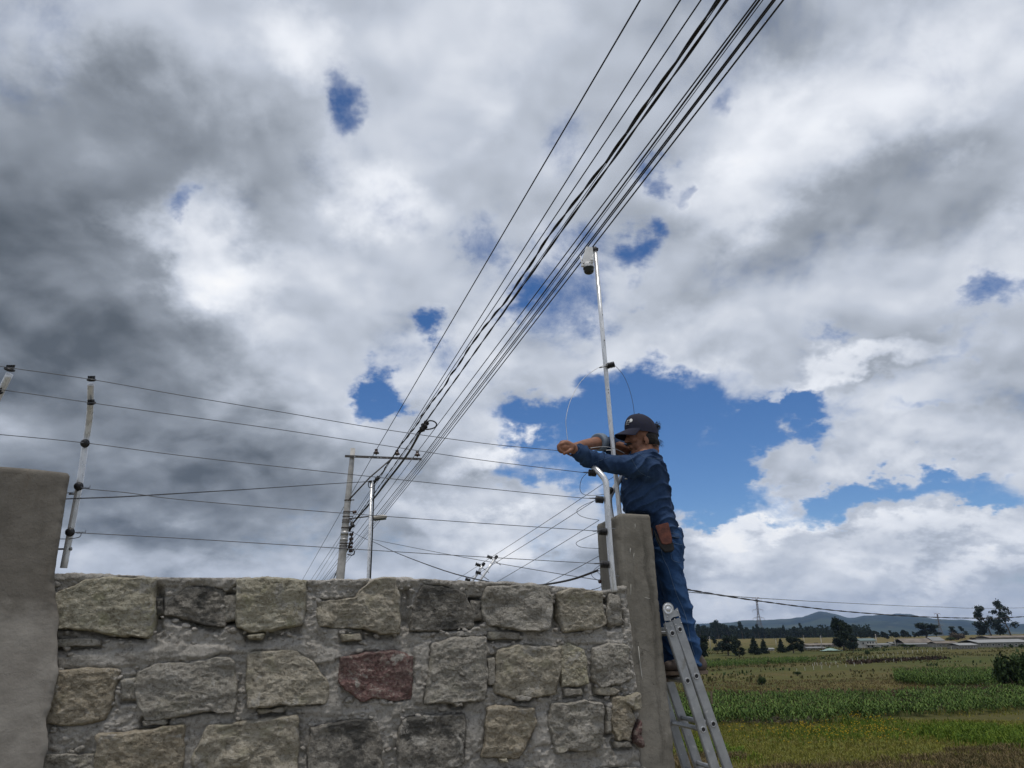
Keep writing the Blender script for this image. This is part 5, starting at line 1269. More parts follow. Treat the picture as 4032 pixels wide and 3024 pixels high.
# street lamp on a long arm
sl = empty('street_lamp', U(1376, 2042, PY - .1), 'street lamp on a thin arm reaching from the concrete pole past the steel pole', 'street lamp')
mb = MB(); mb.tube([U(1376, 2042, PY - .1), U(1455, 2033, PY - .8), U(1472, 2031, PY - .9)], .022, 8); mb.build('arm', M['rust_steel'], sl)
c = U(1494, 2035, PY - .95); mb = MB(); mb.lathe(c + Vector((-.26, 0, -.045)), Vector((1, 0, .09)), [(0, .03), (.05, .075), (.2, .105), (.4, .10), (.5, .06), (.52, .02)], 14)
for v in mb.v: v.z = c.z + (v.z - c.z) * .75
mb.build('lamp_housing', M['pole_pale'], sl)
mb = MB(); mb.box(c + Vector((.02, 0, -.085)), (.42, .15, .05), Euler((0, -.09, 0)).to_matrix(), bev=.015); mb.build('lamp_lens', M['dark_glass'], sl)
# steel service pole in front of it
QY = 20.0
sp = empty('steel_pole', (U(1452, 2200, QY).x, QY, land1(U(1452, 2200, QY).x, QY)), 'slim grey steel service pole with a black cable up its side', 'pole')
s = 1 / 3046 * 20.6; t0, t1 = U(1463, 1896, QY), U(1450, 2290, QY); mb = MB(); mb.tube([t0, t1, t1 + (t1 - t0) * .8], [5.6 * s, 6.6 * s, 7 * s], 14); mb.build('shaft', M['galvanised'], sp)
mb = MB(); mb.lathe(t0 - Vector((4 * s, 0, 2 * s)), (-.2, 0, 1), [(0, 9 * s), (3 * s, 9 * s), (5 * s, 7 * s), (6 * s, 2 * s)], 12); mb.build('cap', M['cable_black'], sp)
mb = MB(); mb.tube(catmull([U(1472, 1902, QY - .05), U(1473, 1925, QY - .05), U(1470, 1990, QY - .05), U(1467, 2080, QY - .05), U(1462, 2200, QY - .05), U(1458, 2290, QY - .05)], 4), 2.6 * s, 6); mb.build('riser_cable', M['cable_black'], sp)
mb = MB(); mb.tube(catmull([U(1456, 1893, QY - .1), U(1450, 1908, QY - .1), U(1455, 1920, QY - .1), U(1468, 1918, QY - .1)], 5), .012, 5); mb.build('cable_tail', M['cable_black'], sp)
# overhead lines -------------------------------------------------------
VP = (966, 2680)
GL = 'overhead lines running to the concrete pole'
def overhead(name, A, Apy, top, rad, label, beyond=None, mat='cable_black', wavy=0.0, sag=.25, n=6, cat='cable', ext=True, twist=None):
    """A: pixel at the pole (depth Apy); top: pixel at the upper edge of the frame; runs on over the camera"""
    P = U(A[0], A[1], Apy); u = ray(*VP); d2 = ray(top[0], top[1])
    # the point of the upper ray that lies nearest the parallel through P
    w0 = P - CAMP; a, b_, c_ = 1.0, u.dot(d2), 1.0; d_, e_ = u.dot(w0), d2.dot(w0); den_ = a * c_ - b_ * b_
    tt = (a * e_ - b_ * d_) / den_ ; B = CAMP + d2 * max(tt, 3.0)
    pts = []; N = 40
    for i in range(N + 1):
        f = i / N; pts.append(P.lerp(B, f))
    if ext:
        e = (B - P).normalized(); pts += [B + e * x for x in (3, 8, 16)]
    if wavy:
        rs = np.random.RandomState(int(A[0])); pts = [p.lerp(q, k / 3) for p, q in zip(pts[:-1], pts[1:]) for k in range(3)] + [pts[-1]]
        q = np.array(pts); nz = np.stack([fbm(q + 3 * k, .9, 3) for k in range(3)], -1) * wavy; q = q + nz; q[0] = np.array(P); pts = [Vector(v) for v in q]
    if beyond:
        pre = [U(*beyond[0], beyond[1])]; pts = pre + pts
    root = None
    if twist:
        root = empty(name, P, label, cat, GL)
        for k in range(twist):
            pp = []
            dense = [p.lerp(q, j / 4) for p, q in zip(pts[:-1], pts[1:]) for j in range(4)] + [pts[-1]]
            for i, p in enumerate(dense):
                t = (dense[min(i + 1, len(dense) - 1)] - dense[max(i - 1, 0)]).normalized(); nn = t.cross(Vector((0, 0, 1))).normalized(); bb = t.cross(nn); a_ = i * .22 + k * 2 * math.pi / twist
                pp.append(p + (nn * math.cos(a_) + bb * math.sin(a_)) * rad * .55)
            ctube('strand', pp, rad * .62, M[mat], parent=root, n=5)
        return root
    return ctube(name, pts, rad, M[mat], label, cat, GL, n=n)
overhead('power_line', (1481, 1772), 26.9, (2521, 0), .0105, 'leftmost bare power line, tied to the left insulator of the crossarm', ((1187, 2290), 60), cat='power line')
overhead('power_line', (1535, 1815), 26.8, (2679, 0), .0095, 'second bare power line from the left, passing below the crossarm', ((1219, 2292), 60), cat='power line')
overhead('power_line', (1563, 1776), 26.9, (2760, 0), .0095, 'third bare power line from the left, tied to the middle insulator', ((1236, 2292), 62), cat='power line')
overhead('overhead_cable', (1482, 1892), QY, (2824, 0), .0145, 'thick lumpy twisted cable that ends at the steel pole', None, wavy=.045, twist=2)
overhead('overhead_cable', (1395, 2052), PY - .2, (2862, 0), .0130, 'thick straight cable just right of the lumpy one', None, twist=2, wavy=.008)
overhead('overhead_cable', (1566, 1822), 26.6, (2838, 0), .006, 'thin wire close beside the lumpy cable', ((1250, 2293), 62))
overhead('power_line', (1643, 1780), 26.9, (2978, 0), .0105, 'power line tied to the right insulator of the crossarm', ((1262, 2293), 60), cat='power line')
overhead('overhead_cable', (1655, 1812), 26.6, (2990, 0), .013, 'dark cable touching the end of the crossarm', ((1268, 2293), 60))
overhead('overhead_cable', (1658, 1816), 26.5, (3004, 0), .006, 'thin wire between the two right cable pairs', ((1280, 2293), 62))
overhead('overhead_cable', (1660, 1822), 26.4, (3044, 0), .0115, 'upper cable of the right pair', ((1288, 2293), 60))
overhead('overhead_cable', (1662, 1830), 26.3, (3052, 0), .0105, 'lower cable of the right pair', ((1292, 2293), 60))
overhead('overhead_cable', (1656, 1850), 26.2, (3084, 0), .011, 'rightmost overhead cable at the top of the frame', ((1300, 2293), 60))
ctube('overhead_cable', [U(1390, 2095, PY - .3), U(1370, 2160, PY + 6), U(1306, 2293, PY + 30)], .03, M['cable_black'], 'black cable dropping steeply behind the concrete pole', 'cable', GL)
# splice with a slack loop in the lumpy cable
spl = empty('cable_splice', U(1663, 1686, 17), 'black cable splice with a round slack loop on the lumpy cable', 'cable splice')
Ysp = 17.0
mb = MB(); mb.tube(catmull([U(1683, 1660, Ysp), U(1672, 1675, Ysp - .05), U(1662, 1690, Ysp - .05), U(1652, 1700, Ysp)], 5), [.02, .05, .07, .06, .05, .08, .09, .07, .06, .07, .08, .06, .05, .04, .03, .02], 8); mb.build('body', M['cable_black'], spl)
mb = MB(); mb.tube(catmull([U(1668, 1690, Ysp - .08), U(1690, 1690, Ysp - .1), U(1712, 1683, Ysp - .1), U(1719, 1670, Ysp - .1), U(1708, 1659, Ysp - .1), U(1690, 1657, Ysp - .1), U(1676, 1668, Ysp - .08)], 8), .016, 6); mb.build('slack_loop', M['cable_black'], spl)
mb = MB(); mb.tube(catmull([U(1493, 1876, QY - .1), U(1485, 1885, QY - .1), U(1477, 1893, QY - .1), U(1474, 1904, QY - .1)], 5), [.03, .05, .06, .05, .04, .05, .06, .05, .04, .03, .05, .05, .04, .03, .02, .02], 7)
prop(mb.build('cable_clamp', M['cable_black']), 'black dead-end clamp at the top of the steel pole', 'clamp')
# branch of the lumpy cable from the splice to the concrete pole
ctube('overhead_cable', [U(1655, 1700, 17.1), U(1600, 1795, 20), U(1520, 1900, 23), U(1470, 1965, 25), U(1390, 2060, PY - .2)], .028, M['cable_black'], 'lower branch of the lumpy cable running on to the concrete pole', 'cable', GL, smooth=6)
# cables crossing the scene
ctube('service_cable', [U(1378, 2090, PY - .3), U(1440, 2122, 23), U(1480, 2138, 20), U(1560, 2176, 16.5), U(1750, 2247, 11.5), U(1948, 2296, 8.6), U(2045, 2308, 7.3), U(2141, 2302, 6.4), U(2250, 2282, 5.6), U(2353, 2246, 5.02)], .0075, M['cable_black'], 'black service cable sagging from the concrete pole to the slim pillar', 'cable', None, smooth=5)
ctube('service_cable', [U(1466, 2124, 20), U(1750, 2180, 17), U(2040, 2232, 14), U(2333, 2280, 11), U(2700, 2330, 9.5)], .0055, M['wire_steel'], 'thin grey wire from the steel pole passing behind the fence wires', 'cable', None, smooth=5)
ctube('service_cable', [U(180, 1968, 3.75), U(320, 1962, 3.9), U(500, 1955, 5), U(700, 1943, 7), U(1000, 1925, 11), U(1300, 1905, 17), U(1458, 1896, QY)], [.0020 + .00022 * i for i in range(31)], M['cable_black'], 'thin dark cable from the left steel post to the top of the steel pole', 'cable', None, smooth=5)
def helix(pts, rad, turns, n=5):
    return pts
bp = catmull([U(2490, 2256, 5.0), U(2590, 2286, 8), U(2710, 2322, 12), U(3000, 2368, 16), U(3300, 2405, 19), U(3600, 2427, 21), U(3850, 2434, 23), U(4032, 2428, 25), U(4300, 2405, 28), U(5200, 2300, 38)], 22)
tw = empty('twisted_cable', bp[0], 'black twisted cable sagging across the right of the sky above the hills', 'cable')
for k in range(2):
    pp = [p + Vector((0, math.cos(i * .9 + k * math.pi), math.sin(i * .9 + k * math.pi))) * .0075 for i, p in enumerate(bp)]; ctube('strand', pp, .0085, M['cable_black'], parent=tw, n=5)
ctube('thin_wire', [U(2690, 2328, 9.6), U(2720, 2332, 10), U(3000, 2356, 13), U(3400, 2378, 17), U(3700, 2390, 21), U(4100, 2392, 27), U(5200, 2360, 40)], .0048, M['wire_steel'], 'faint thin wire above the twisted cable on the right', 'cable', None, smooth=5)

# ================================================================== steel posts, electric fence wires, camera pole
def disc_insulator(parent, P, axis, r, mat='black_plastic'):
    mb = MB(); k = r
    mb.lathe(P, axis, [(-.10 * k, .55 * k), (0, .98 * k), (.25 * k, 1.0 * k), (.32 * k, .6 * k), (.5 * k, .6 * k), (.52 * k, .9 * k), (.75 * k, .86 * k), (.95 * k, .5 * k), (1.05 * k, .2 * k)], 16)
    return mb.build('insulator', M[mat], parent)
def clip_insulator(parent, P, axis, r):                 # round base with a slotted head
    axis = Vector(axis).normalized(); mb = MB(); k = r
    mb.lathe(P, axis, [(-.3 * k, .5 * k), (-.1 * k, .95 * k), (.2 * k, 1.0 * k), (.35 * k, .65 * k), (.4 * k, .5 * k)], 16)
    o = axis.orthogonal().normalized(); q = Matrix((Vector((1, 0, 0)), axis.cross(Vector((1, 0, 0))).normalized(), axis)).transposed().to_3x3()
    for s_ in (-.62, -.18, .18, .62): mb.box(Vector(P) + Vector((s_ * k, 0, 0)) + axis * .62 * k, (.26 * k, .5 * k, .75 * k), q, bev=.06 * k)
    return mb.build('insulator', M['black_plastic'], parent)
def barrel_insulator(parent, P, axis, L, r, fins=5):
    mb = MB(); prof = [(0, .3 * r), (.02 * L, .75 * r)]
    for i in range(fins):
        t = (i + .12) / fins * L; prof += [(t, .72 * r), (t + .02 * L, 1.0 * r), (t + .10 * L, 1.0 * r), (t + .13 * L, .72 * r)]
    prof += [(L * .98, .75 * r), (L, .3 * r)]
    mb.lathe(P, axis, prof, 16); return mb.build('insulator', M['black_plastic'], parent)
def bolt(parent, P, axis, L, r=.0045):
    mb = MB(); axis = Vector(axis).normalized(); mb.tube([Vector(P), Vector(P) + axis * L], r, 8); mb.lathe(Vector(P) + axis * (L - .006), axis, [(0, r * 2), (.007, r * 2), (.008, r * 1.2)], 6); return mb.build('bolt', M['bolt'], parent)
GP = 'bent steel posts of the electric fence'
# left post
lpts = [U(250, 2237, 3.92), U(312, 1914, 3.90), U(337, 1746, 3.89), U(345, 1700, 3.88), U(351, 1660, 3.86), U(355, 1615, 3.82), U(357, 1560, 3.77), U(357.5, 1512, 3.73)]
p0 = empty('fence_post', lpts[0], 'bright bent steel fence post bolted to the left pillar, with five black insulators', 'fence post', GP)
mb = MB(); mb.tube(catmull(lpts, 6), .0165, 18); mb.build('pipe', M['galvanised'], p0)
clip_insulator(p0, U(360, 1497, 3.72), (0.05, -.35, 1), .0225); clip_insulator(p0, U(360.5, 1589, 3.755), (0, -.6, .9), .0215)
for q, Y in (((337, 1746), 3.868), ((312, 1915), 3.878), ((278, 2095), 3.884)): disc_insulator(p0, U(q[0], q[1], Y), (0.02, -1, -.15), .0225)
for q, L in (((272, 1945), .06), ((230, 2162), .064)):
    P = U(q[0], q[1], 3.91); bolt(p0, P, (1, .02, 0), L + .0)
# far left post, only its head in the frame
l2 = [U(-190, 2000, 3.62), U(-90, 1735, 3.6), U(-20, 1590, 3.58), U(38, 1472, 3.54)]
p1 = empty('fence_post', l2[0], 'steel fence post head leaning in at the left edge of the frame', 'fence post', GP)
mb = MB(); mb.tube(catmull(l2, 5), .0165, 16); mb.build('pipe', M['galvanised'], p1)
clip_insulator(p1, U(37, 1456, 3.53), (.35, -.3, 1), .025); clip_insulator(p1, U(-8, 1545, 3.555), (.2, -.6, .8), .0235)
# right post in front of the slim pillar
rpts = [U(2418, 2330, 4.60), U(2409, 2240, 4.59), U(2398, 2100, 4.585), U(2391, 1983, 4.58), U(2388, 1920, 4.585), U(2382, 1890, 4.595), U(2361, 1862, 4.62), U(2336, 1838, 4.66), U(2300, 1806, 4.72), U(2268, 1778, 4.78)]
p2 = empty('fence_post', rpts[0], 'bent steel fence post on the front of the slim pillar, below the worker\'s sleeve', 'fence post', GP)
mb = MB(); mb.tube(catmull(rpts, 6), .0182, 18); mb.build('pipe', M['galvanised'], p2)
RI = [(2318, 1861, 4.64), (2346, 1966, 4.57), (2359, 2092, 4.57), (2366, 2221, 4.57)]
for (x, y, Y), dx in zip(RI, (2, 0, 0, 0)):
    a = U(x, y, Y); b_ = U(x + 36, y + 3, Y + .012); barrel_insulator(p2, a, b_ - a, .047, .0215); mb = MB(); mb.tube([a + (b_ - a) * .9, a + (b_ - a) * 1.25], .004, 6); mb.build('bolt', M['bolt'], p2)
for x, y in ((2390, 2078), (2405, 2265)): bolt(p2, U(x + 32, y + 4, 4.60), (-1, -.25, .06), .055, .0035)
# its twin behind the pillar, bent the other way
tpts = [U(2412, 2060, 4.98), U(2404, 2010, 4.98), U(2400, 1972, 4.98), U(2405, 1948, 4.985), U(2421, 1920, 4.99), U(2442, 1886, 5.0), U(2470, 1842, 5.03)]
p3 = empty('fence_post', tpts[0], 'second bent steel post behind the slim pillar, curving right behind the camera pole', 'fence post', GP)
mb = MB(); mb.tube(catmull(tpts, 6), .0170, 16); mb.build('pipe', M['galvanised'], p3); a = U(2399, 1938, 4.97); barrel_insulator(p3, a, U(2408, 1924, 4.93) - a, .04, .018, 4)
# two posts far along the fence
for (tx, ty, bx, by, lab, ins, Y) in ((1955, 2192, 1872, 2310, 'taller of the two slanting steel posts showing above the wall', [(1931, 2196), ], 10.8), (1905, 2220, 1842, 2315, 'shorter of the two slanting steel posts showing above the wall', [(1885, 2226), (1886, 2257), (1845, 2285)], 11.0)):
    a, b_ = U(bx, by, Y), U(tx, ty, Y); r = empty('fence_post', a + (a - b_), lab, 'fence post', GP); mb = MB(); mb.tube([a + (a - b_) * 1.5, a, b_], .0175, 12); mb.build('pipe', M['galvanised'], r)
    mb = MB(); mb.lathe(b_ - (b_ - a).normalized() * .03, b_ - a, [(0, .0215), (.04, .0215), (.05, .012)], 12); mb.build('cap', M['black_plastic'], r)
    for x, y in ins: P = U(x, y, Y - .01); barrel_insulator(r, P + Vector((-.045, 0, .02)), Vector((1, 0, -.35)), .075, .026, 3); mb = MB(); mb.tube([P, P + Vector((.14, 0, -.10))], .005, 5); mb.build('bolt', M['bolt'], r)
# horizontal fence wires
GW = 'wires of the electric fence above the wall'
def fw(pts, label, rad=.0019, mat='wire_steel', group=GW, name='fence_wire', smooth=5, cat='fence wire'): return ctube(name, [U(*p) for p in pts], rad, M[mat], label, cat, group, n=6, smooth=smooth)
fw([(-260, 1405, 3.35), (0, 1442, 3.5), (60, 1451, 3.52), (360, 1494, 3.70), (700, 1554, 3.85), (1100, 1621, 4.0), (1500, 1689, 4.2), (1900, 1745, 4.4), (2130, 1768, 4.52), (2212, 1776, 4.56), (2248, 1786, 4.56)], 'topmost fence wire, running to the worker\'s hands')
fw([(-260, 1508, 3.35), (0, 1534, 3.52), (360, 1586, 3.735), (700, 1635, 3.87), (1100, 1691, 4.05), (1500, 1752, 4.25), (1900, 1812, 4.42), (2300, 1861, 4.63), (2318, 1862, 4.64)], 'second fence wire from the top, ending at the insulator under the sleeve')
fw([(-260, 1690, 3.4), (0, 1711, 3.6), (337, 1744, 3.85), (700, 1792, 3.95), (1150, 1843, 4.1), (1750, 1907, 4.35), (2230, 1955, 4.52), (2330, 1963, 4.56), (2348, 1966, 4.57)], 'third fence wire from the top')
fw([(318, 1916, 3.86), (345, 1925, 3.86), (500, 1940, 3.9), (700, 1966, 4.0), (1150, 2005, 4.15), (1750, 2050, 4.36), (2335, 2090, 4.565), (2360, 2092, 4.57)], 'fourth fence wire from the top, tied off at the left post')
fw([(282, 2096, 3.87), (310, 2098, 3.88), (700, 2119, 4.0), (1150, 2147, 4.15), (1750, 2184, 4.36), (2345, 2219, 4.565), (2367, 2221, 4.57)], 'lowest fence wire just above the wall')
for x, y, Y, lab in ((335, 1921, 3.86, 'twisted wire tie on the fourth fence wire at the left post'), (318, 2097, 3.87, 'twisted wire tie on the lowest fence wire at the left post'), (2312, 1860, 4.63, 'twisted wire tie beside the insulator under the sleeve'), (2336, 1962, 4.565, 'twisted wire tie on the third fence wire near the worker'), (2347, 2091, 4.565, 'twisted wire tie on the fourth fence wire at the slim pillar'), (2354, 2219, 4.565, 'twisted wire tie on the lowest fence wire at the slim pillar')):
    c = U(x, y, Y); pp = [c + Vector((-.022 + .0015 * i, .004 * math.cos(i * 1.3), .004 * math.sin(i * 1.3))) for i in range(30)] + [c + Vector((.024, 0, .012))]
    ctube('wire_tie', pp, .0016, M['wire_steel'], lab, 'wire tie', 'twisted wire ties of the fence', n=5)
fw([(312, 1930, 3.875), (290, 1938, 3.9), (250, 1942, 3.93)], 'short wire end behind the left post below the fourth wire', group=None, name='wire_end'); fw([(320, 2098, 3.87), (316, 2112, 3.87), (300, 2118, 3.88), (270, 2122, 3.9), (235, 2122, 3.93)], 'curled wire end behind the left post by the lowest wire', group=None, name='wire_end')
# wires of the return fence, going away behind the wall
GD = 'wires of the side fence running away from the slim pillar'
def dw(a, Ya, b_, Yb, lab): fw([(a[0], a[1], Ya), ((a[0] + b_[0]) / 2, (a[1] + b_[1]) / 2 + 3, 2 / (1 / Ya + 1 / Yb)), (b_[0], b_[1], Yb)], lab, [.0019 + .0016 * i / 10 for i in range(11)], group=GD)
dw((2418, 1876, ), 4.97, (1789, 2288), 14, 'uppermost wire of the side fence, crossing behind the bent post'); dw((2346, 1968), 4.7, (1827, 2292), 13.4, 'second wire of the side fence'); dw((2358, 2049), 4.9, (1945, 2298), 11, 'third wire of the side fence'); dw((2366, 2185), 4.95, (2135, 2305), 8.5, 'fourth wire of the side fence'); dw((2374, 2306), 4.95, (2330, 2322), 6, 'lowest wire of the side fence, just over the wall')
# jumper loops
GJ = 'wire jumper loops at the slim pillar'
def jl(pts, Y, lab): 
    c7 = [(1700 + x / 2.37, 1700 + y / 2.37, Y) for x, y in pts]; fw(c7, lab, .0016, group=GJ, name='jumper_wire', smooth=7, cat='jumper wire')
jl([(1448, 385), (1400, 440), (1383, 520), (1400, 572), (1450, 592), (1540, 592), (1610, 582)], 4.6, 'uppermost jumper loop under the sleeve'); jl([(1528, 640), (1420, 685), (1355, 735), (1380, 780), (1460, 808), (1562, 824)], 4.62, 'second jumper loop, left of the pillar top'); jl([(1548, 940), (1420, 995), (1350, 1035), (1370, 1068), (1440, 1083), (1572, 1090)], 4.64, 'third jumper loop, half way down the pillar'); jl([(1568, 1245), (1515, 1290), (1492, 1335), (1520, 1368), (1570, 1396)], 4.66, 'lowest jumper loop beside the small brown insulator'); jl([(1540, 1310), (1550, 1280), (1568, 1275), (1582, 1292), (1560, 1300), (1545, 1305), (1575, 1340), (1568, 1395)], 4.9, 'small curled wire end at the service cable')
mb = MB(); P = U(2363, 2290, 4.9); mb.lathe(P - Vector((.012, 0, 0)), (1, 0, .1), [(0, .006), (.004, .012), (.012, .013), (.02, .009), (.03, .004)], 10); prop(mb.build('small_insulator', M['porcelain']), 'small brown insulator on the side of the slim pillar', 'insulator')
# tall pole with the security camera
cpts = [U(2446, 2075, 4.93), U(2440, 2027, 4.92), U(2402, 1646, 4.90), U(2384, 1440, 4.89), U(2343, 980, 4.87)]
cp = empty('camera_pole', cpts[0], 'tall thin steel pole rising from behind the slim pillar, carrying a camera', 'pole')
mb = MB(); mb.tube(cpts, .0148, 18); mb.build('pipe', M['galvanised'], cp)
a = U(2342.5, 984, 4.87); ax = (cpts[-1] - cpts[-2]).normalized(); mb = MB(); mb.lathe(a - ax * .012, ax, [(0, .0165), (.004, .0178), (.022, .0178), (.026, .014), (.032, .0135), (.034, .004)], 16); mb.box(a + Vector((.018, -.004, .002)), (.01, .02, .02), bev=.003); mb.build('cap', M['black_plastic'], cp)
mb = MB()
for x, y in ((2372, 1240), (2363, 1143), (2395, 1535), (2395, 1547), (2380, 1340)): P = U(x, y, 4.872); mb.lathe(P, (.4, -1, 0), [(0, .003), (.004, .003), (.005, .001)], 8)
mb.build('screws', M['black_plastic'], cp)
ia = U(2391, 1441, 4.87); ib = U(2421, 1434, 4.87); barrel_insulator(cp, ia, ib - ia, .050, .021, 5); mb = MB(); mb.tube([U(2391, 1441, 4.86), U(2360, 1448, 4.86)], .004, 6); mb.build('bolt', M['bolt'], cp)
# security camera
CY = 4.83
sc_ = empty('security_camera', U(2317, 1045, CY), 'white dome security camera with two stub antennas, high on the thin pole', 'security camera')
def c4(x, y, Y=CY): return U(2150 + x / 2.304, 930 + y / 2.304, Y)
mb = MB(); mb.prism([c4(362, 96, CY - .01), c4(372, 93, CY - .01), c4(424, 100), c4(432, 215), c4(390, 236), c4(330, 244, CY - .03), c4(330, 205, CY - .03)], (0.004, .045, .0)); mb.build('bracket', M['white_plastic'], sc_)
mb = MB(); a = c4(386, 288); upv = (c4(378, 225) - a).normalized(); R0 = 53 / 2.304 / 3046 * 5.05
mb.lathe(a, upv, [(-.002, R0 * .98), (.002, R0), (.020, R0 * 1.0), (.028, R0 * .93), (.036, R0 * .70), (.040, R0 * .3)], 24); mb.build('housing', M['white_plastic'], sc_)
mb = MB(); mb.lathe(a, -upv, [(-.004, R0 * .94), (.0, R0 * 1.02), (.006, R0 * 1.02), (.008, R0 * .95), (.026, R0 * .92), (.036, R0 * .80), (.043, R0 * .55), (.046, R0 * .2)], 24); mb.build('dome', M['dark_glass'], sc_)
for x0, y0, x1, y1, dy in ((330, 268, 312, 180, -.02), (412, 215, 430, 165, -.035)):
    p, q = c4(x0, y0, CY + dy), c4(x1, y1, CY + dy); mb = MB(); mb.tube([p, p.lerp(q, .2), q], [.0055, .0045, .004], 10); mb.box(p, (.018, .018, .016), bev=.003); mb.build('antenna', M['white_plastic'], sc_)
mb = MB(); mb.box(c4(418, 205, CY - .03), (.016, .02, .034), bev=.003); mb.box(c4(405, 238, CY - .03), (.03, .02, .012), bev=.003); mb.build('clamp', M['white_plastic'], sc_)
# wire loop over the pole
fw([(2236, 1740, 4.62), (2230, 1690, 4.64), (2229, 1646, 4.66), (2245, 1581, 4.72), (2280, 1512, 4.78), (2324, 1468, 4.82), (2384, 1434, 4.85), (2391, 1440, 4.85)], 'bright wire arching from the worker\'s hands up to the insulator on the camera pole', .0016, 'wire_bright', None, 'loop_wire', 7)
fw([(2419, 1437, 4.87), (2454, 1477, 4.88), (2480, 1538, 4.90), (2495, 1607, 4.93), (2497, 1660, 5.02), (2490, 1760, 5.1)], 'dark wire falling from the pole insulator behind the worker\'s cap', .0016, 'wire_steel', None, 'loop_wire', 7)

# ================================================================== folding aluminium ladder
LN = 0.03
def c3(x, y): return (2350 + x / 2.2908, 2300 + y / 2.2908)
lad = empty('folding_ladder', wpt(*onwall(2840, 3100, LN), LN), 'folded aluminium ladder leaning on the slim pillar under the worker', 'ladder')
def rail_line(p, q):
    a, b_ = onwall(*c3(*p), LN), onwall(*c3(*q), LN); d = ((b_[0] - a[0]), (b_[1] - a[1])); t = (-0.12 - a[1]) / d[1]
    return a, (a[0] + d[0] * t, -0.12)
A_, B_ = rail_line((640, 345), (1062, 1659)), rail_line((708, 318), (1180, 1659))
DEP = 0.37
def on(line, z): f = (z - line[0][1]) / (line[1][1] - line[0][1]); return line[0][0] + f * (line[1][0] - line[0][0])
RW, RT = .056, .024
def rail(line, n, holes):
    a, b_ = line; d = Vector((b_[0] - a[0], 0, b_[1] - a[1])).normalized(); L = math.hypot(b_[0] - a[0], b_[1] - a[1]); pr = Vector((-d.z, 0, d.x))
    mb = MB()
    def W3(v): return wpt(v.x, v.z, n + v.y)
    bm = bmesh.new(); bmesh.ops.create_cube(bm, size=1)
    for v in bm.verts: v.co = Vector((v.co.x * RW, v.co.y * RT, v.co.z * L))
    bmesh.ops.bevel(bm, geom=list(bm.edges), offset=.004, segments=2, affect='EDGES')
    bm.verts.index_update(); mid = Vector(((a[0] + b_[0]) / 2, 0, (a[1] + b_[1]) / 2))
    mb.add([W3(mid + pr * v.co.x + Vector((0, v.co.y, 0)) + d * v.co.z) for v in bm.verts], [[v.index for v in f.verts] for f in bm.faces], 0); bm.free()
    o = mb.build('side_rail', M['aluminium'], lad)
    fb = MB(); e = wpt(b_[0], b_[1], n); fb.box(e, (.075, .04, .07), bev=.008); ff = fb.build('foot', M['black_plastic'], lad); ff.parent = o
    return d, pr
zA = [onwall(*c3(x, y), LN)[1] for x, y in ((660, 445), (803, 875), (950, 1310))]; dz = (zA[0] - zA[2]) / 2
zB = [onwall(*c3(x, y), LN)[1] for x, y in ((745, 410), (893, 828), (1045, 1260))]; dzb = (zB[0] - zB[2]) / 2
for line, z0, dz_ in ((A_, zA[0], dz), (B_, zB[0], dzb)):
    for n in (LN, LN - DEP): d, pr = rail(line, n, None)
    ang = math.atan2(d.x, -d.z)
    for k in range(7):
        z = z0 - dz_ * k
        if z < -.02: break
        s = on(line, z); mb = MB(); h = .0135
        # hollow square rung, its ends flared over the rails
        def ring(n, r): 
            out = []
            for q in range(8):
                a = math.pi / 8 + q * math.pi / 4; rr = r * 1.09
                v = Vector((math.cos(a) * rr, 0, math.sin(a) * rr)); v = Vector((v.x * math.cos(ang) + v.z * math.sin(ang), 0, -v.x * math.sin(ang) + v.z * math.cos(ang)))
                out.append(wpt(s + v.x, z + v.z, n))
            return out
        secs = [(LN + RT / 2 + .0035, h * .78), (LN + RT / 2 + .005, h * 1.0), (LN + RT / 2 + .003, h * 1.28), (LN + RT / 2 - .001, h * 1.3), (LN, h), (LN - DEP, h), (LN - DEP - RT / 2, h * 1.25), (LN - DEP - RT / 2 - .004, h * 1.0)]
        R_ = [ring(n, r) for n, r in secs]; vs = [v for r in R_ for v in r]; fs = []
        for i in range(len(R_) - 1):
            for j in range(8): fs.append((i * 8 + j, i * 8 + (j + 1) % 8, (i + 1) * 8 + (j + 1) % 8, (i + 1) * 8 + j))
        # inner bore
        b0 = len(vs); vs += ring(LN + RT / 2 + .0035, h * .78) + ring(LN - .06, h * .72); fs += [(b0 + j, b0 + (j + 1) % 8, b0 + 8 + (j + 1) % 8, b0 + 8 + j) for j in range(8)] + [tuple(b0 + 8 + j for j in range(8))]
        mb.add(vs, fs); rg = mb.build('rung', M['aluminium'], lad)
        m2 = MB(); bore_shade = ring(LN + RT / 2 + .0025, h * .80); m2.add(bore_shade, [tuple(range(8))]); m2.build('bore_shade', M['cable_black'], lad).parent = rg  # black disc at the mouth, standing in for the shade inside the rung
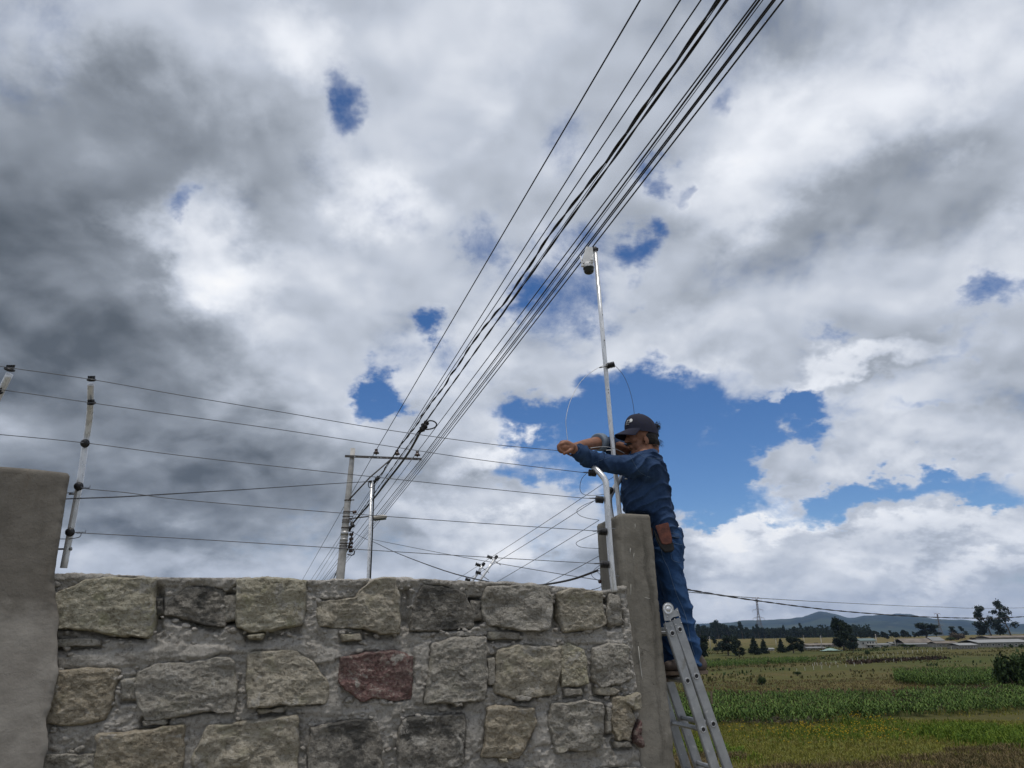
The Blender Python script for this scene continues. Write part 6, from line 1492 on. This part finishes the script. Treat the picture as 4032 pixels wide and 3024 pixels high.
# hinge plates at the top
hc = onwall(*c3(628, 226), LN)
for n in (LN + RT / 2 + .004, LN - DEP - RT / 2 - .004):
    sg = 1 if n > 0 else -1
    hg = MB(); R_ = .037
    pl = []
    for k in range(17): a = math.radians(-20 + 215 * k / 16); pl.append((hc[0] + math.cos(a) * R_ * .95 + .002, hc[1] + math.sin(a) * R_))
    for p in ((598, 330), (640, 330), (672, 300), (735, 285), (712, 215)): pl.append(onwall(*c3(*p), LN))
    P3 = [wpt(x, z, n) for x, z in pl]; hg.prism(P3, WN * (.006 * sg)); h_ = hg.build('hinge', M['aluminium'], lad)
    m = MB(); c = wpt(hc[0], hc[1], n + .006 * sg); m.lathe(c, WN * sg, [(0, .031), (.003, .030), (.0035, .023), (.002, .021), (.002, .012), (.007, .010), (.008, .003)], 20); m.build('hinge_cap', M['galvanised'], lad).parent = h_
    m = MB()
    for x, y in ((610, 345), (617, 400), (648, 328), (661, 380), (712, 245), (732, 298), (752, 350), (703, 366), (686, 318), (624, 272), (622, 296)):
        q = onwall(*c3(x, y), LN); m.lathe(wpt(q[0], q[1], n + (.006 if y < 330 else -.003) * sg), WN * sg, [(0, .0042), (.002, .004), (.0035, .002)], 8)
    m.build('rivets', M['wire_bright'], lad).parent = h_

# ================================================================== the worker on the ladder
def c1(x, y, Y): return U(2100 + x / 3.073, 1560 + y / 3.073, Y)
man = empty('person', U(2640, 2640, 4.95), 'worker in denim shirt, jeans and dark cap reaching around the camera pole with both arms', 'person')
def ellipsoid(mb, c, r, rot=None, nu=16, nv=10):
    c = Vector(c); Mr = rot if rot is not None else Matrix.Identity(3); vs = [c + Mr @ Vector((0, 0, r[2]))]; fs = []
    for i in range(1, nv):
        a = math.pi * i / nv
        for j in range(nu): b_ = 2 * math.pi * j / nu; vs.append(c + Mr @ Vector((r[0] * math.sin(a) * math.cos(b_), r[1] * math.sin(a) * math.sin(b_), r[2] * math.cos(a))))
    vs.append(c - Mr @ Vector((0, 0, r[2])))
    for j in range(nu): fs.append((0, 1 + j, 1 + (j + 1) % nu)); fs.append((len(vs) - 1, len(vs) - 1 - nu + (j + 1) % nu, len(vs) - 1 - nu + j))
    for i in range(nv - 2):
        for j in range(nu): a = 1 + i * nu + j; b_ = 1 + i * nu + (j + 1) % nu; fs.append((a, a + nu, b_ + nu, b_))
    mb.add(vs, fs, 0, True)
def limb(mb, pts, radii, n=16, smooth=5):
    """a tapered round limb with rounded ends"""
    P = catmull(pts, smooth); k = len(pts); t = np.linspace(0, k - 1, len(P)); rr = list(np.interp(t, range(k), radii))
    mb.tube(P, rr, n); ellipsoid(mb, P[0], (rr[0],) * 3, nu=12, nv=8); ellipsoid(mb, P[-1], (rr[-1],) * 3, nu=12, nv=8)
def loft(mb, secs, n=28, pw=2.4):
    """secs: (left point, right point, depth radius) - superelliptic rings between a left and a right outline"""
    vs = []
    for a, b_, ry in secs:
        a, b_ = Vector(a), Vector(b_); c = (a + b_) / 2; u = (b_ - a) / 2
        for j in range(n):
            t = 2 * math.pi * j / n; ct, s_ = math.cos(t), math.sin(t)
            vs.append(c + u * math.copysign(abs(ct) ** (2 / pw), ct) + Vector((0, 1, 0)) * ry * math.copysign(abs(s_) ** (2 / pw), s_))
    fs = [(i * n + j, i * n + (j + 1) % n, (i + 1) * n + (j + 1) % n, (i + 1) * n + j) for i in range(len(secs) - 1) for j in range(n)]
    fs += [tuple(reversed(range(n))), tuple((len(secs) - 1) * n + j for j in range(n))]
    mb.add(vs, fs, 0, True)
def fuse(name, mb, voxel, mat, parent, smooth=6, fac=.5, wrinkle=None):
    """the overlapping shapes become one continuous skin"""
    bm = bmesh.new()
    vs = [bm.verts.new(v) for v in mb.v]
    for f in mb.f:
        try: bm.faces.new([vs[i] for i in f])
        except ValueError: pass
    bmesh.ops.recalc_face_normals(bm, faces=bm.faces)
    me = bpy.data.meshes.new('tmp'); bm.to_mesh(me); bm.free()
    o = bpy.data.objects.new('tmp', me); C.objects.link(o)
    md = o.modifiers.new('r', 'REMESH'); md.mode = 'VOXEL'; md.voxel_size = voxel
    ms = o.modifiers.new('s', 'SMOOTH'); ms.iterations = smooth; ms.factor = fac
    dg = bpy.context.evaluated_depsgraph_get(); m2 = bpy.data.meshes.new_from_object(o.evaluated_get(dg))
    C.objects.unlink(o); bpy.data.objects.remove(o); bpy.data.meshes.remove(me)
    n = len(m2.vertices); co = np.empty(n * 3); m2.vertices.foreach_get('co', co); co = co.reshape(-1, 3)
    nr = np.empty(n * 3); m2.vertices.foreach_get('normal', nr); nr = nr.reshape(-1, 3)
    if wrinkle is not None: co = co + nr * wrinkle(co, nr)[:, None]
    inv = np.array(world_mat(parent).inverted()); co = co @ inv[:3, :3].T + inv[:3, 3]
    m2.vertices.foreach_set('co', co.reshape(-1)); m2.polygons.foreach_set('use_smooth', [True] * len(m2.polygons)); m2.materials.clear(); m2.materials.append(mat); m2.update(); m2.name = name
    ob = link(bpy.data.objects.new(name, m2)); ob.parent = parent
    return ob
TY = 4.98                                                 # depth of his spine
# head frame: he looks to the left and slightly down at his hands
HC = c1(1312, 478, TY - .01)
hf = Vector((-math.cos(R(14)), -math.sin(R(14)), -.10)).normalized(); hl = Vector((0, 0, 1)).cross(hf).normalized(); hu = hf.cross(hl).normalized()
HM = Matrix((hf, hl, hu)).transposed().to_3x3()
def hd(f, l, u): return HC + hf * f + hl * l + hu * u
body = MB()
ellipsoid(body, hd(-.006, 0, .022), (.098, .076, .108), HM); ellipsoid(body, hd(.035, 0, -.062), (.058, .056, .062), HM); ellipsoid(body, hd(.058, 0, -.098), (.030, .030, .024), HM)
ellipsoid(body, hd(.078, 0, -.010), (.022, .050, .055), HM); ellipsoid(body, hd(.088, 0, .022), (.016, .050, .014), HM)                    # face plane, brow
limb(body, [hd(.094, 0, .010), hd(.108, 0, -.020), hd(.116, 0, -.032)], [.010, .013, .013], 10)                                           # nose
ellipsoid(body, hd(.106, .014, -.036), (.010, .008, .008), HM); ellipsoid(body, hd(.106, -.014, -.036), (.010, .008, .008), HM)
ellipsoid(body, hd(.093, 0, -.062), (.012, .024, .007), HM); ellipsoid(body, hd(.091, 0, -.076), (.011, .021, .007), HM)                  # lips
ellipsoid(body, hd(.070, .036, -.030), (.022, .018, .022), HM); ellipsoid(body, hd(.070, -.036, -.030), (.022, .018, .022), HM)             # cheeks
for sd_ in (1, -1):
    ellipsoid(body, hd(.006, sd_ * .074, -.046), (.016, .007, .029), HM @ Matrix.Rotation(.2, 3, 'Y')); ellipsoid(body, hd(.011, sd_ * .073, -.068), (.009, .006, .011), HM)
NB_ = c1(1340, 690, TY); limb(body, [hd(-.03, 0, -.04), hd(-.045, 0, -.10), NB_ + Vector((.01, 0, -.02))], [.058, .058, .066])
# inner trunk and legs keep it one body under the clothes
SH_N, SH_F = c1(1350, 838, 4.80), c1(1270, 700, 5.19)
HIP = U(2632, 2150, 4.96)
limb(body, [NB_, c1(1340, 900, TY), c1(1370, 1200, TY), HIP], [.085, .10, .10, .08]); limb(body, [SH_N + Vector((0, .05, 0)), NB_, SH_F - Vector((0, .05, 0))], [.05, .06, .05])
KN_N, AN_N = U(2662, 2385, 4.90), U(2745, 2600, 4.86); KN_F, AN_F = U(2628, 2420, 5.0), U(2646, 2630, 4.955)
limb(body, [HIP + Vector((0, -.08, -.03)), KN_N, AN_N], [.05, .04, .032]); limb(body, [HIP + Vector((0, .08, -.03)), KN_F, AN_F], [.05, .04, .032])
# near arm inside its sleeve, then hand
EL_N, WR_N = c1(835, 800, 4.70), c1(512, 655, 4.60)
limb(body, [SH_N, EL_N, WR_N], [.05, .042, .029])
def finger(pts, r0, r1): limb(body, pts, list(np.linspace(r0 * .86, r1 * .86, len(pts))), 10, 4)
# left hand: back of the hand up, fingers curled down round the wire
kY = [4.545, 4.567, 4.590, 4.612]
limb(body, [WR_N, c1(465, 625, 4.595), c1(410, 595, 4.585)], [.028, .031, .030]); limb(body, [c1(470, 610, 4.575), c1(400, 578, 4.565), c1(350, 572, 4.560)], [.022, .024, .019]); limb(body, [c1(470, 640, 4.605), c1(410, 606, 4.61), c1(362, 590, 4.605)], [.022, .023, .018])
for i, Y in enumerate(kY):
    dx = (0, -8, -6, 6)[i]; dl = (.0, 6, 4, -10)[i]
    finger([c1(358 + dx, 574 + i * 4, Y), c1(314 + dx, 592 + i * 4, Y - .003), c1(314 + dx, 640 + dl, Y - .002), c1(346 + dx, 672 + dl, Y + .004), c1(388 + dx, 668 + dl, Y + .012)], .0128, .0088)
limb(body, [c1(452, 622, 4.575), c1(352, 624, 4.562)], [.027, .026])
finger([c1(466, 640, 4.560), c1(436, 664, 4.545), c1(402, 682, 4.542), c1(372, 698, 4.548)], .0130, .0092)
# far arm: sleeve rolled, bare forearm, hand behind the near one
EL_F, WR_F = c1(850, 575, 5.00), c1(560, 600, 4.74)
limb(body, [SH_F, EL_F, c1(700, 580, 4.86), WR_F], [.05, .043, .040, .029])
limb(body, [WR_F, c1(510, 618, 4.70), c1(470, 640, 4.68)], [.028, .030, .028])
for i, (dy, Y) in enumerate(((-18, 4.70), (0, 4.685), (16, 4.67), (30, 4.655))):
    finger([c1(470, 640 + dy * .6, Y), c1(432, 640 + dy, Y - .006), c1(412, 668 + dy * .6, Y - .022), c1(426, 694 + dy * .3, Y - .032)], .0115, .0082)
finger([c1(505, 650, 4.68), c1(480, 690, 4.655), c1(466, 712, 4.64), c1(452, 716, 4.625)], .0122, .0088)
fuse('body', body, .0036, M['skin'], man, 2, .35)
# eyes, moustache, hair
for sd_ in (1, -1):
    mb = MB(); ellipsoid(mb, hd(.084, sd_ * .031, .003), (.011, .012, .010), HM); mb.build('eye', M['black_plastic'], man)
mb = MB(); limb(mb, [hd(.094, .026, -.056), hd(.108, 0, -.050), hd(.094, -.026, -.056)], [.004, .008, .004], 8); mb.build('moustache', M['hair'], man)
bd = MB(); rs = np.random.RandomState(8)
for k in range(420):
    f, l, u = rs.uniform(.0, .10), rs.uniform(-.055, .055), rs.uniform(-.115, -.045); q = Vector(((f - .035) / .060, l / .057, (u + .062) / .064)); q.normalize(); P_ = hd(.035 + q.x * .0575, q.y * .0555, -.062 + q.z * .0615)
    if q.x < -.25: continue
    d = (hf * q.x + hl * q.y + hu * q.z).normalized(); bd.tube([P_ + d * .0005, P_ + d * .0035 - hu * .002], [.0007, .0002], 3, False)
bd.build('stubble', M['hair'], man)
hm = MB(); rs = np.random.RandomState(5)
ellipsoid(hm, hd(-.032, 0, -.018), (.072, .078, .082), HM); ellipsoid(hm, hd(-.070, 0, -.055), (.040, .050, .045), HM)
hair_w = lambda co, nr: .004 * fbm(co, 120, 3) + .003
hair = fuse('hair', hm, .005, M['hair'], man, 2, .4, hair_w)
st = MB()
for k in range(110):
    b_ = hd(-.098 + rs.normal(0, .006), rs.uniform(-.045, .06), .045 + rs.normal(0, .016)); d = (hf * -1 + hu * rs.uniform(-.5, .8) + hl * rs.uniform(-.5, .5)).normalized(); L = rs.uniform(.012, .034)
    st.tube([b_, b_ + d * L * .6, b_ + d * L + hu * rs.uniform(-.006, .010)], [.0022, .0016, .0004], 4, False)
for k in range(50):
    b_ = hd(-.080 + rs.uniform(-.02, .05), rs.uniform(.03, .078), -.055 + rs.uniform(-.03, .02)); d = (hf * -.5 - hu + hl * .3).normalized(); st.tube([b_, b_ + d * rs.uniform(.01, .028)], [.002, .0005], 4, False)
s_ = st.build('hair_tufts', M['hair'], man); s_.parent = hair; s_.matrix_parent_inverse = Matrix.Identity(4)
# cap
cp_ = MB(); nu, nv = 32, 12; vs = []; fs = []
for i in range(nv + 1):
    a = (math.pi / 2) * i / nv
    for j in range(nu):
        b_ = 2 * math.pi * j / nu; f = math.cos(b_) * (.112 if math.cos(b_) > 0 else .112); l = math.sin(b_) * .088; sq = math.sin(a) ** .82
        u = .118 * math.cos(a) ** .85 + (-.012 if i == nv else 0)
        u += .012 * math.cos(b_) * math.sin(a)                     # front panel stands up
        vs.append(hd(-.004 + f * sq, l * sq, .030 + u - .022 * (1 - math.cos(b_)) * .5 * sq))
for i in range(nv):
    for j in range(nu): fs.append((i * nu + j, (i + 1) * nu + j, (i + 1) * nu + (j + 1) % nu, i * nu + (j + 1) % nu))
cp_.add(vs, fs, 0, True); ellipsoid(cp_, hd(-.004, 0, .149), (.008, .008, .005), HM, 8, 6)
for j in range(0, nu, 5): cp_.tube([Vector(vs[i * nu + j]) for i in range(1, nv + 1)], .0011, 4, False)
cap = cp_.build('cap', M['cap_cloth'], man)
br = MB(); n1, n2 = 18, 8; vs = []; fs = []
for side in (0, 1):
    for i in range(n1 + 1):
        a = -1.25 + 2.5 * i / n1
        for j in range(n2 + 1):
            t = j / n2; r0 = Vector((.104 * math.cos(a) - .004, .086 * math.sin(a))); ext = .088 * math.cos(a * .62) ** 1.2
            f = r0.x + ext * t * math.cos(a * .3); l = r0.y * (1 + .02 * t)
            vs.append(hd(f, l, .040 - .031 * t - .10 * t * abs(l) + .010 * math.cos(a) - 1.5 * l * l * (.3 + t) - side * .0035))
w_ = n2 + 1; q = (n1 + 1) * w_
for i in range(n1):
    for j in range(n2): a = i * w_ + j; fs.append((a, a + 1, a + w_ + 1, a + w_)); fs.append((q + a, q + a + w_, q + a + w_ + 1, q + a + 1))
for i in range(n1): a = i * w_ + n2; fs.append((a, q + a, q + a + w_, a + w_))
br.add(vs, fs, 0, True); br.build('brim', M['cap_cloth'], man).parent = cap
# white print on the cap's front: an oval badge, a small figure beside it and two lines of print below
def capsurf(b_, h, out=.0012):
    a = math.acos(min(1, max(0, (h / .118)) ** (1 / .85))); sq = math.sin(a) ** .82; e = 1 + out / .1
    return hd(-.004 + math.cos(b_) * .112 * sq * e, math.sin(b_) * .088 * sq * e, .030 + h + .012 * math.cos(b_) * math.sin(a) - .022 * (1 - math.cos(b_)) * .5 * sq)
lg = MB()
def badge(bc, hc_, rb, rh, n=18):
    lg.add([capsurf(bc + rb * math.cos(2 * math.pi * k / n), hc_ + rh * math.sin(2 * math.pi * k / n), .0022) for k in range(n)] + [capsurf(bc, hc_, .003)], [(k, (k + 1) % n, n) for k in range(n)])
badge(.62, .060, .125, .0125)
def stroke(p, q, w=.0016):
    pts = [capsurf(p[0] + (q[0] - p[0]) * k / 4, p[1] + (q[1] - p[1]) * k / 4, .002) for k in range(5)]; lg.tube(pts, w, 5)
for p, q in (((.44, .066), (.30, .056)), ((.40, .058), (.28, .064)), ((.36, .064), (.24, .052)), ((.30, .058), (.22, .046))): stroke(p, q, .0018)
for k in range(9):
    b_ = .16 + k * .050
    stroke((b_, .044 - .0 * k), (b_ + .028, .0445), .0014)
for k in range(7): stroke((.12 + k * .052, .034), (.148 + k * .052, .0345), .0013)
lg.build('badge_print', M['logo_white'], man).parent = cap

# shirt ---------------------------------------------------------------
sh = MB()
def lv(y, xl, xr, ry, Y=TY): return (c1(xl, y, Y), c1(xr, y, Y), ry)
loft(sh, [lv(655, 1290, 1475, .07), lv(690, 1210, 1500, .12), lv(750, 1140, 1535, .185), lv(830, 1085, 1572, .205), lv(950, 1070, 1612, .195), lv(1050, 1062, 1634, .185), lv(1150, 1055, 1648, .18), lv(1270, 1068, 1664, .175),
          lv(1350, 1090, 1680, .175), lv(1420, 1118, 1690, .172), lv(1480, 1330, 1702, .172), lv(1560, 1380, 1728, .17), lv(1640, 1400, 1755, .172), lv(1740, 1425, 1800, .174), lv(1760, 1430, 1802, .168)])
limb(sh, [SH_N + Vector((.03, .03, -.03)), SH_N, c1(1080, 838, 4.745), EL_N, c1(640, 735, 4.65), c1(548, 668, 4.607)], [.092, .082, .068, .061, .056, .046])
ellipsoid(sh, c1(690, 800, 4.67), (.06, .05, .045))                                                                        # sag of cloth below the forearm
ellipsoid(sh, c1(560, 742, 4.63), (.042, .04, .036))
limb(sh, [SH_F + Vector((.02, -.03, -.03)), SH_F, c1(1020, 620, 5.12), EL_F, c1(826, 560, 4.99)], [.09, .08, .068, .058, .052])
# collar
cr = [c1(1250, 690, 4.90), c1(1380, 672, 4.89), c1(1470, 636, 4.98), c1(1400, 625, 5.09), c1(1240, 670, 5.08), c1(1160, 725, 5.0)]
sh.tube(catmull(cr, 5, True), .017, 8, False, closed=True)
def wr_shirt(co, nr):
    d = (co - np.array(c1(1350, 900, TY))); up = co[:, 2]
    arm = np.clip((np.array(SH_N)[0] - .08 - co[:, 0]) / .1, 0, 1)
    # folds fan out from the armpit over the back, rings across the sleeve
    v1 = fbm(np.stack([co[:, 0] * 2.2 + co[:, 2] * .8, co[:, 1] * 2, co[:, 2] * 9 - co[:, 0] * 6], -1), 1.7, 3, ridged=True)
    v2 = fbm(np.stack([co[:, 0] * 9 + co[:, 2] * 3, co[:, 1] * 3, co[:, 2] * 3], -1), 1.9, 3, ridged=True)
    w = fbm(co, 3.2, 3); ph = (co[:, 2] * .85 - co[:, 0] * .50 + .3 * co[:, 1]) / .070 + 1.5 * w
    f1 = (1 - np.abs(np.sin(np.pi * ph))) ** 2.2 * np.clip(.45 + 1.3 * fbm(co + 7, 5, 2), 0, 1)
    ph2 = (co[:, 0] + .35 * co[:, 2]) / .058 + 1.6 * fbm(co + 3, 5, 3)
    f2 = (1 - np.abs(np.sin(np.pi * ph2))) ** 2.2 * np.clip(.5 + 1.3 * fbm(co + 17, 6, 2), 0, 1)
    return (1 - arm) * (.006 * v1 + .020 * f1 + .003 * fbm(co, 22, 3)) + arm * (.006 * v2 + .016 * f2 + .003 * fbm(co, 28, 3)) - .008
shirt = fuse('shirt', sh, .0062, M['denim_shirt'], man, 5, .5, wr_shirt)
# cuffs and seams
cf = MB(); a, b_ = c1(566, 682, 4.615), c1(523, 655, 4.602); cf.lathe(b_, a - b_, [(-.002, .030), (-.004, .045), (0, .049), (.03, .051), (.055, .049), (.06, .043)], 22); cf.build('cuff', M['denim_shirt'], man).parent = shirt
cf = MB(); a, b_ = c1(850, 556, 5.00), c1(775, 556, 4.935); cf.lathe(b_, a - b_, [(-.002, .038), (-.006, .052), (0, .057), (.03, .060), (.055, .059), (.066, .050)], 22); cf.build('rolled_cuff', M['denim_inside'], man).parent = shirt
# jeans ---------------------------------------------------------------
jn = MB()
def jl_(y, xl, xr, ry, Y=4.97): return (U(xl, y, Y), U(xr, y, Y), ry)
loft(jn, [jl_(2085, 2566, 2676, .150), jl_(2110, 2562, 2684, .158), jl_(2150, 2560, 2692, .168), jl_(2180, 2560, 2692, .170), jl_(2205, 2564, 2684, .160), jl_(2225, 2572, 2668, .12)])
def leg(secs, Y): loft(jn, [(U(xl, y, Yc), U(xr, y, Yc), ry) for y, xl, xr, ry, Yc in secs], 24, 2.15)
leg([(2160, 2562, 2690, .090, 4.885), (2215, 2572, 2684, .095, 4.885), (2265, 2590, 2690, .090, 4.89), (2325, 2606, 2712, .085, 4.89), (2380, 2622, 2722, .075, 4.89), (2414, 2638, 2727, .070, 4.885), (2455, 2654, 2733, .066, 4.88), (2497, 2672, 2741, .062, 4.87), (2540, 2690, 2755, .060, 4.865), (2568, 2702, 2764, .060, 4.86), (2600, 2708, 2764, .057, 4.86), (2618, 2712, 2764, .056, 4.86)], 0)
leg([(2160, 2562, 2670, .085, 5.06), (2230, 2566, 2668, .090, 5.04), (2320, 2576, 2672, .085, 5.02), (2400, 2586, 2670, .075, 5.00), (2470, 2594, 2668, .068, 4.98), (2540, 2604, 2670, .062, 4.96), (2600, 2612, 2674, .060, 4.955), (2640, 2614, 2676, .058, 4.95)], 0)
def wr_j(co, nr):
    k = np.clip((co[:, 2] - 1.2) / .3, 0, 1)
    v = fbm(np.stack([co[:, 0] * 3, co[:, 1] * 3, co[:, 2] * 8 + co[:, 0] * 7], -1), 1.8, 3, ridged=True); v2 = fbm(np.stack([co[:, 0] * 3, co[:, 1] * 2, co[:, 2] * 26], -1), 1.1, 3, ridged=True)
    ph = (co[:, 2] + .75 * co[:, 0] - .3 * co[:, 1]) / .095 + 1.4 * fbm(co + 5, 4, 3); f1 = (1 - np.abs(np.sin(np.pi * ph))) ** 2.2 * np.clip(.4 + 1.3 * fbm(co + 27, 4, 2), 0, 1)
    return .007 * v + .018 * f1 + (1 - k) * .012 * v2 + .003 * fbm(co, 26, 3) - .007
jeans = fuse('jeans', jn, .0062, M['denim_jeans'], man, 5, .5, wr_j)
# stitched side seam and shirt hem seam lying on the cloth: found by casting onto the meshes
BJ, BS = bvh(jeans), bvh(shirt)
def onto(B, px, lift=.001):
    out = []
    for x, y in px:
        d = ray(x, y); h = B.ray_cast(CAMP, d)
        if h[0] is not None: out.append(h[0] - d * lift)
    return out
def seam(B, px, parent, name, r=.0016, mat='stitch'):
    px = [tuple(v[:2]) for v in catmull([(x, y, 0) for x, y in px], 6)]; P = onto(B, px)
    if len(P) > 3: mb = MB(); mb.tube(P, r, 5); mb.build(name, M[mat], man).parent = parent
seam(BJ, [(2604, 2165), (2612, 2200), (2632, 2240), (2650, 2300), (2668, 2350), (2690, 2400), (2706, 2450), (2718, 2520), (2735, 2580)], jeans, 'side_seam'); seam(BJ, [(2642, 2176), (2648, 2205), (2680, 2216)], jeans, 'pocket_seam', .0012); seam(BJ, [(2650, 2138), (2688, 2146)], jeans, 'pocket_seam', .0013)
seam(BJ, [(2714, 2606), (2738, 2612), (2763, 2611)], jeans, 'hem_seam', .0014)
seam(BS, [(2640, 2098), (2665, 2102), (2684, 2106)], shirt, 'hem_seam', .0014); seam(BS, [(2645, 2112), (2668, 2117), (2688, 2121)], shirt, 'hem_seam', .0014); seam(BS, [(2476, 1786), (2500, 1830), (2520, 1860), (2560, 1880)], shirt, 'shoulder_seam', .0012); seam(BS, [(2500, 1776), (2540, 1800), (2600, 1806)], shirt, 'yoke_seam', .0010)
seam(BS, [(2340, 1822), (2400, 1800), (2440, 1795)], shirt, 'sleeve_seam', .0009)
mb = MB(); P = onto(BS, [(2461, 1885), (2465, 1884), (2469, 1886)], .003)
if len(P) == 3: mb.tube(P, .003, 6); mb.build('shirt_tag', M['logo_white'], man).parent = shirt
# boots ---------------------------------------------------------------
def boot(ax, ay, Y, sole_y):
    bt = MB(); h = U(ax, ay, Y); s0 = U(ax, sole_y, Y); ground = s0.z + .016
    limb(bt, [h + Vector((-.012, 0, .02)), Vector((h.x - .005, Y, ground + .06))], [.046, .046], 14); ellipsoid(bt, Vector((h.x + .005, Y, ground + .035)), (.05, .042, .05)); ellipsoid(bt, Vector((h.x - .10, Y - .02, ground + .032)), (.09, .045, .042)); ellipsoid(bt, Vector((h.x - .16, Y - .03, ground + .03)), (.055, .045, .034))
    b_ = fuse('boot', bt, .006, M['boot'], man, 4, .5)
    so = MB(); pl = [(.052, -.02), (.05, .025), (.0, .036), (-.08, .036), (-.17, .03), (-.215, .0), (-.21, -.05), (-.16, -.078), (-.08, -.06), (.0, -.042)]
    so.prism([Vector((h.x + x, Y + y, ground - .016)) for x, y in pl], (0, 0, .020)); so.build('sole', M['rubber'], man).parent = b_
boot(2748, 2622, 4.86, 2654); boot(2655, 2650, 4.955, 2682)
# tool pouch on his belt: a thing of its own
tp = empty('tool_pouch', U(2615, 2110, 4.76), 'brown leather tool pouch with a black lower pocket on the worker\'s hip', 'tool pouch')
def pouch(name, px, Y, t, mat, bv=.008):
    bm = bmesh.new(); f = bm.faces.new([bm.verts.new(U(x, y, Y)) for x, y in px]); r = bmesh.ops.extrude_face_region(bm, geom=[f])
    bmesh.ops.translate(bm, verts=[v for v in r['geom'] if isinstance(v, bmesh.types.BMVert)], vec=(.004, t, -.002)); bmesh.ops.recalc_face_normals(bm, faces=bm.faces); bmesh.ops.bevel(bm, geom=list(bm.edges), offset=bv, segments=3, affect='EDGES'); bm.verts.index_update()
    mb = MB(); mb.add([v.co.copy() for v in bm.verts], [[v.index for v in g.verts] for g in bm.faces], 0, False); bm.free(); return mb.build(name, M[mat], tp)
pouch('flap', [(2580, 2069), (2606, 2062), (2631, 2056), (2640, 2090), (2648, 2132), (2640, 2141), (2622, 2144), (2606, 2141), (2598, 2124)], 4.745, .022, 'leather', .0035)
pouch('pocket', [(2577, 2085), (2600, 2128), (2642, 2124), (2652, 2140), (2656, 2162), (2648, 2170), (2618, 2173), (2600, 2155), (2584, 2120)], 4.752, .035, 'black_leather', .004)
# wire held in his hands
ctube('held_cable', [c1(690, 628, 4.60), c1(760, 618, 4.62), c1(850, 611, 4.66), c1(940, 622, 4.70), c1(1010, 645, 4.74), c1(1070, 672, 4.80), c1(1100, 690, 4.84)], .0020, M['wire_bright'], 'pale thin cable held between the worker\'s hands and chin', 'cable', None, smooth=6)
ctube('held_tool', [c1(880, 655, 4.83), c1(915, 653, 4.835), c1(945, 652, 4.84)], .0028, M['logo_white'], 'short white stick held beside the pole', 'tool')
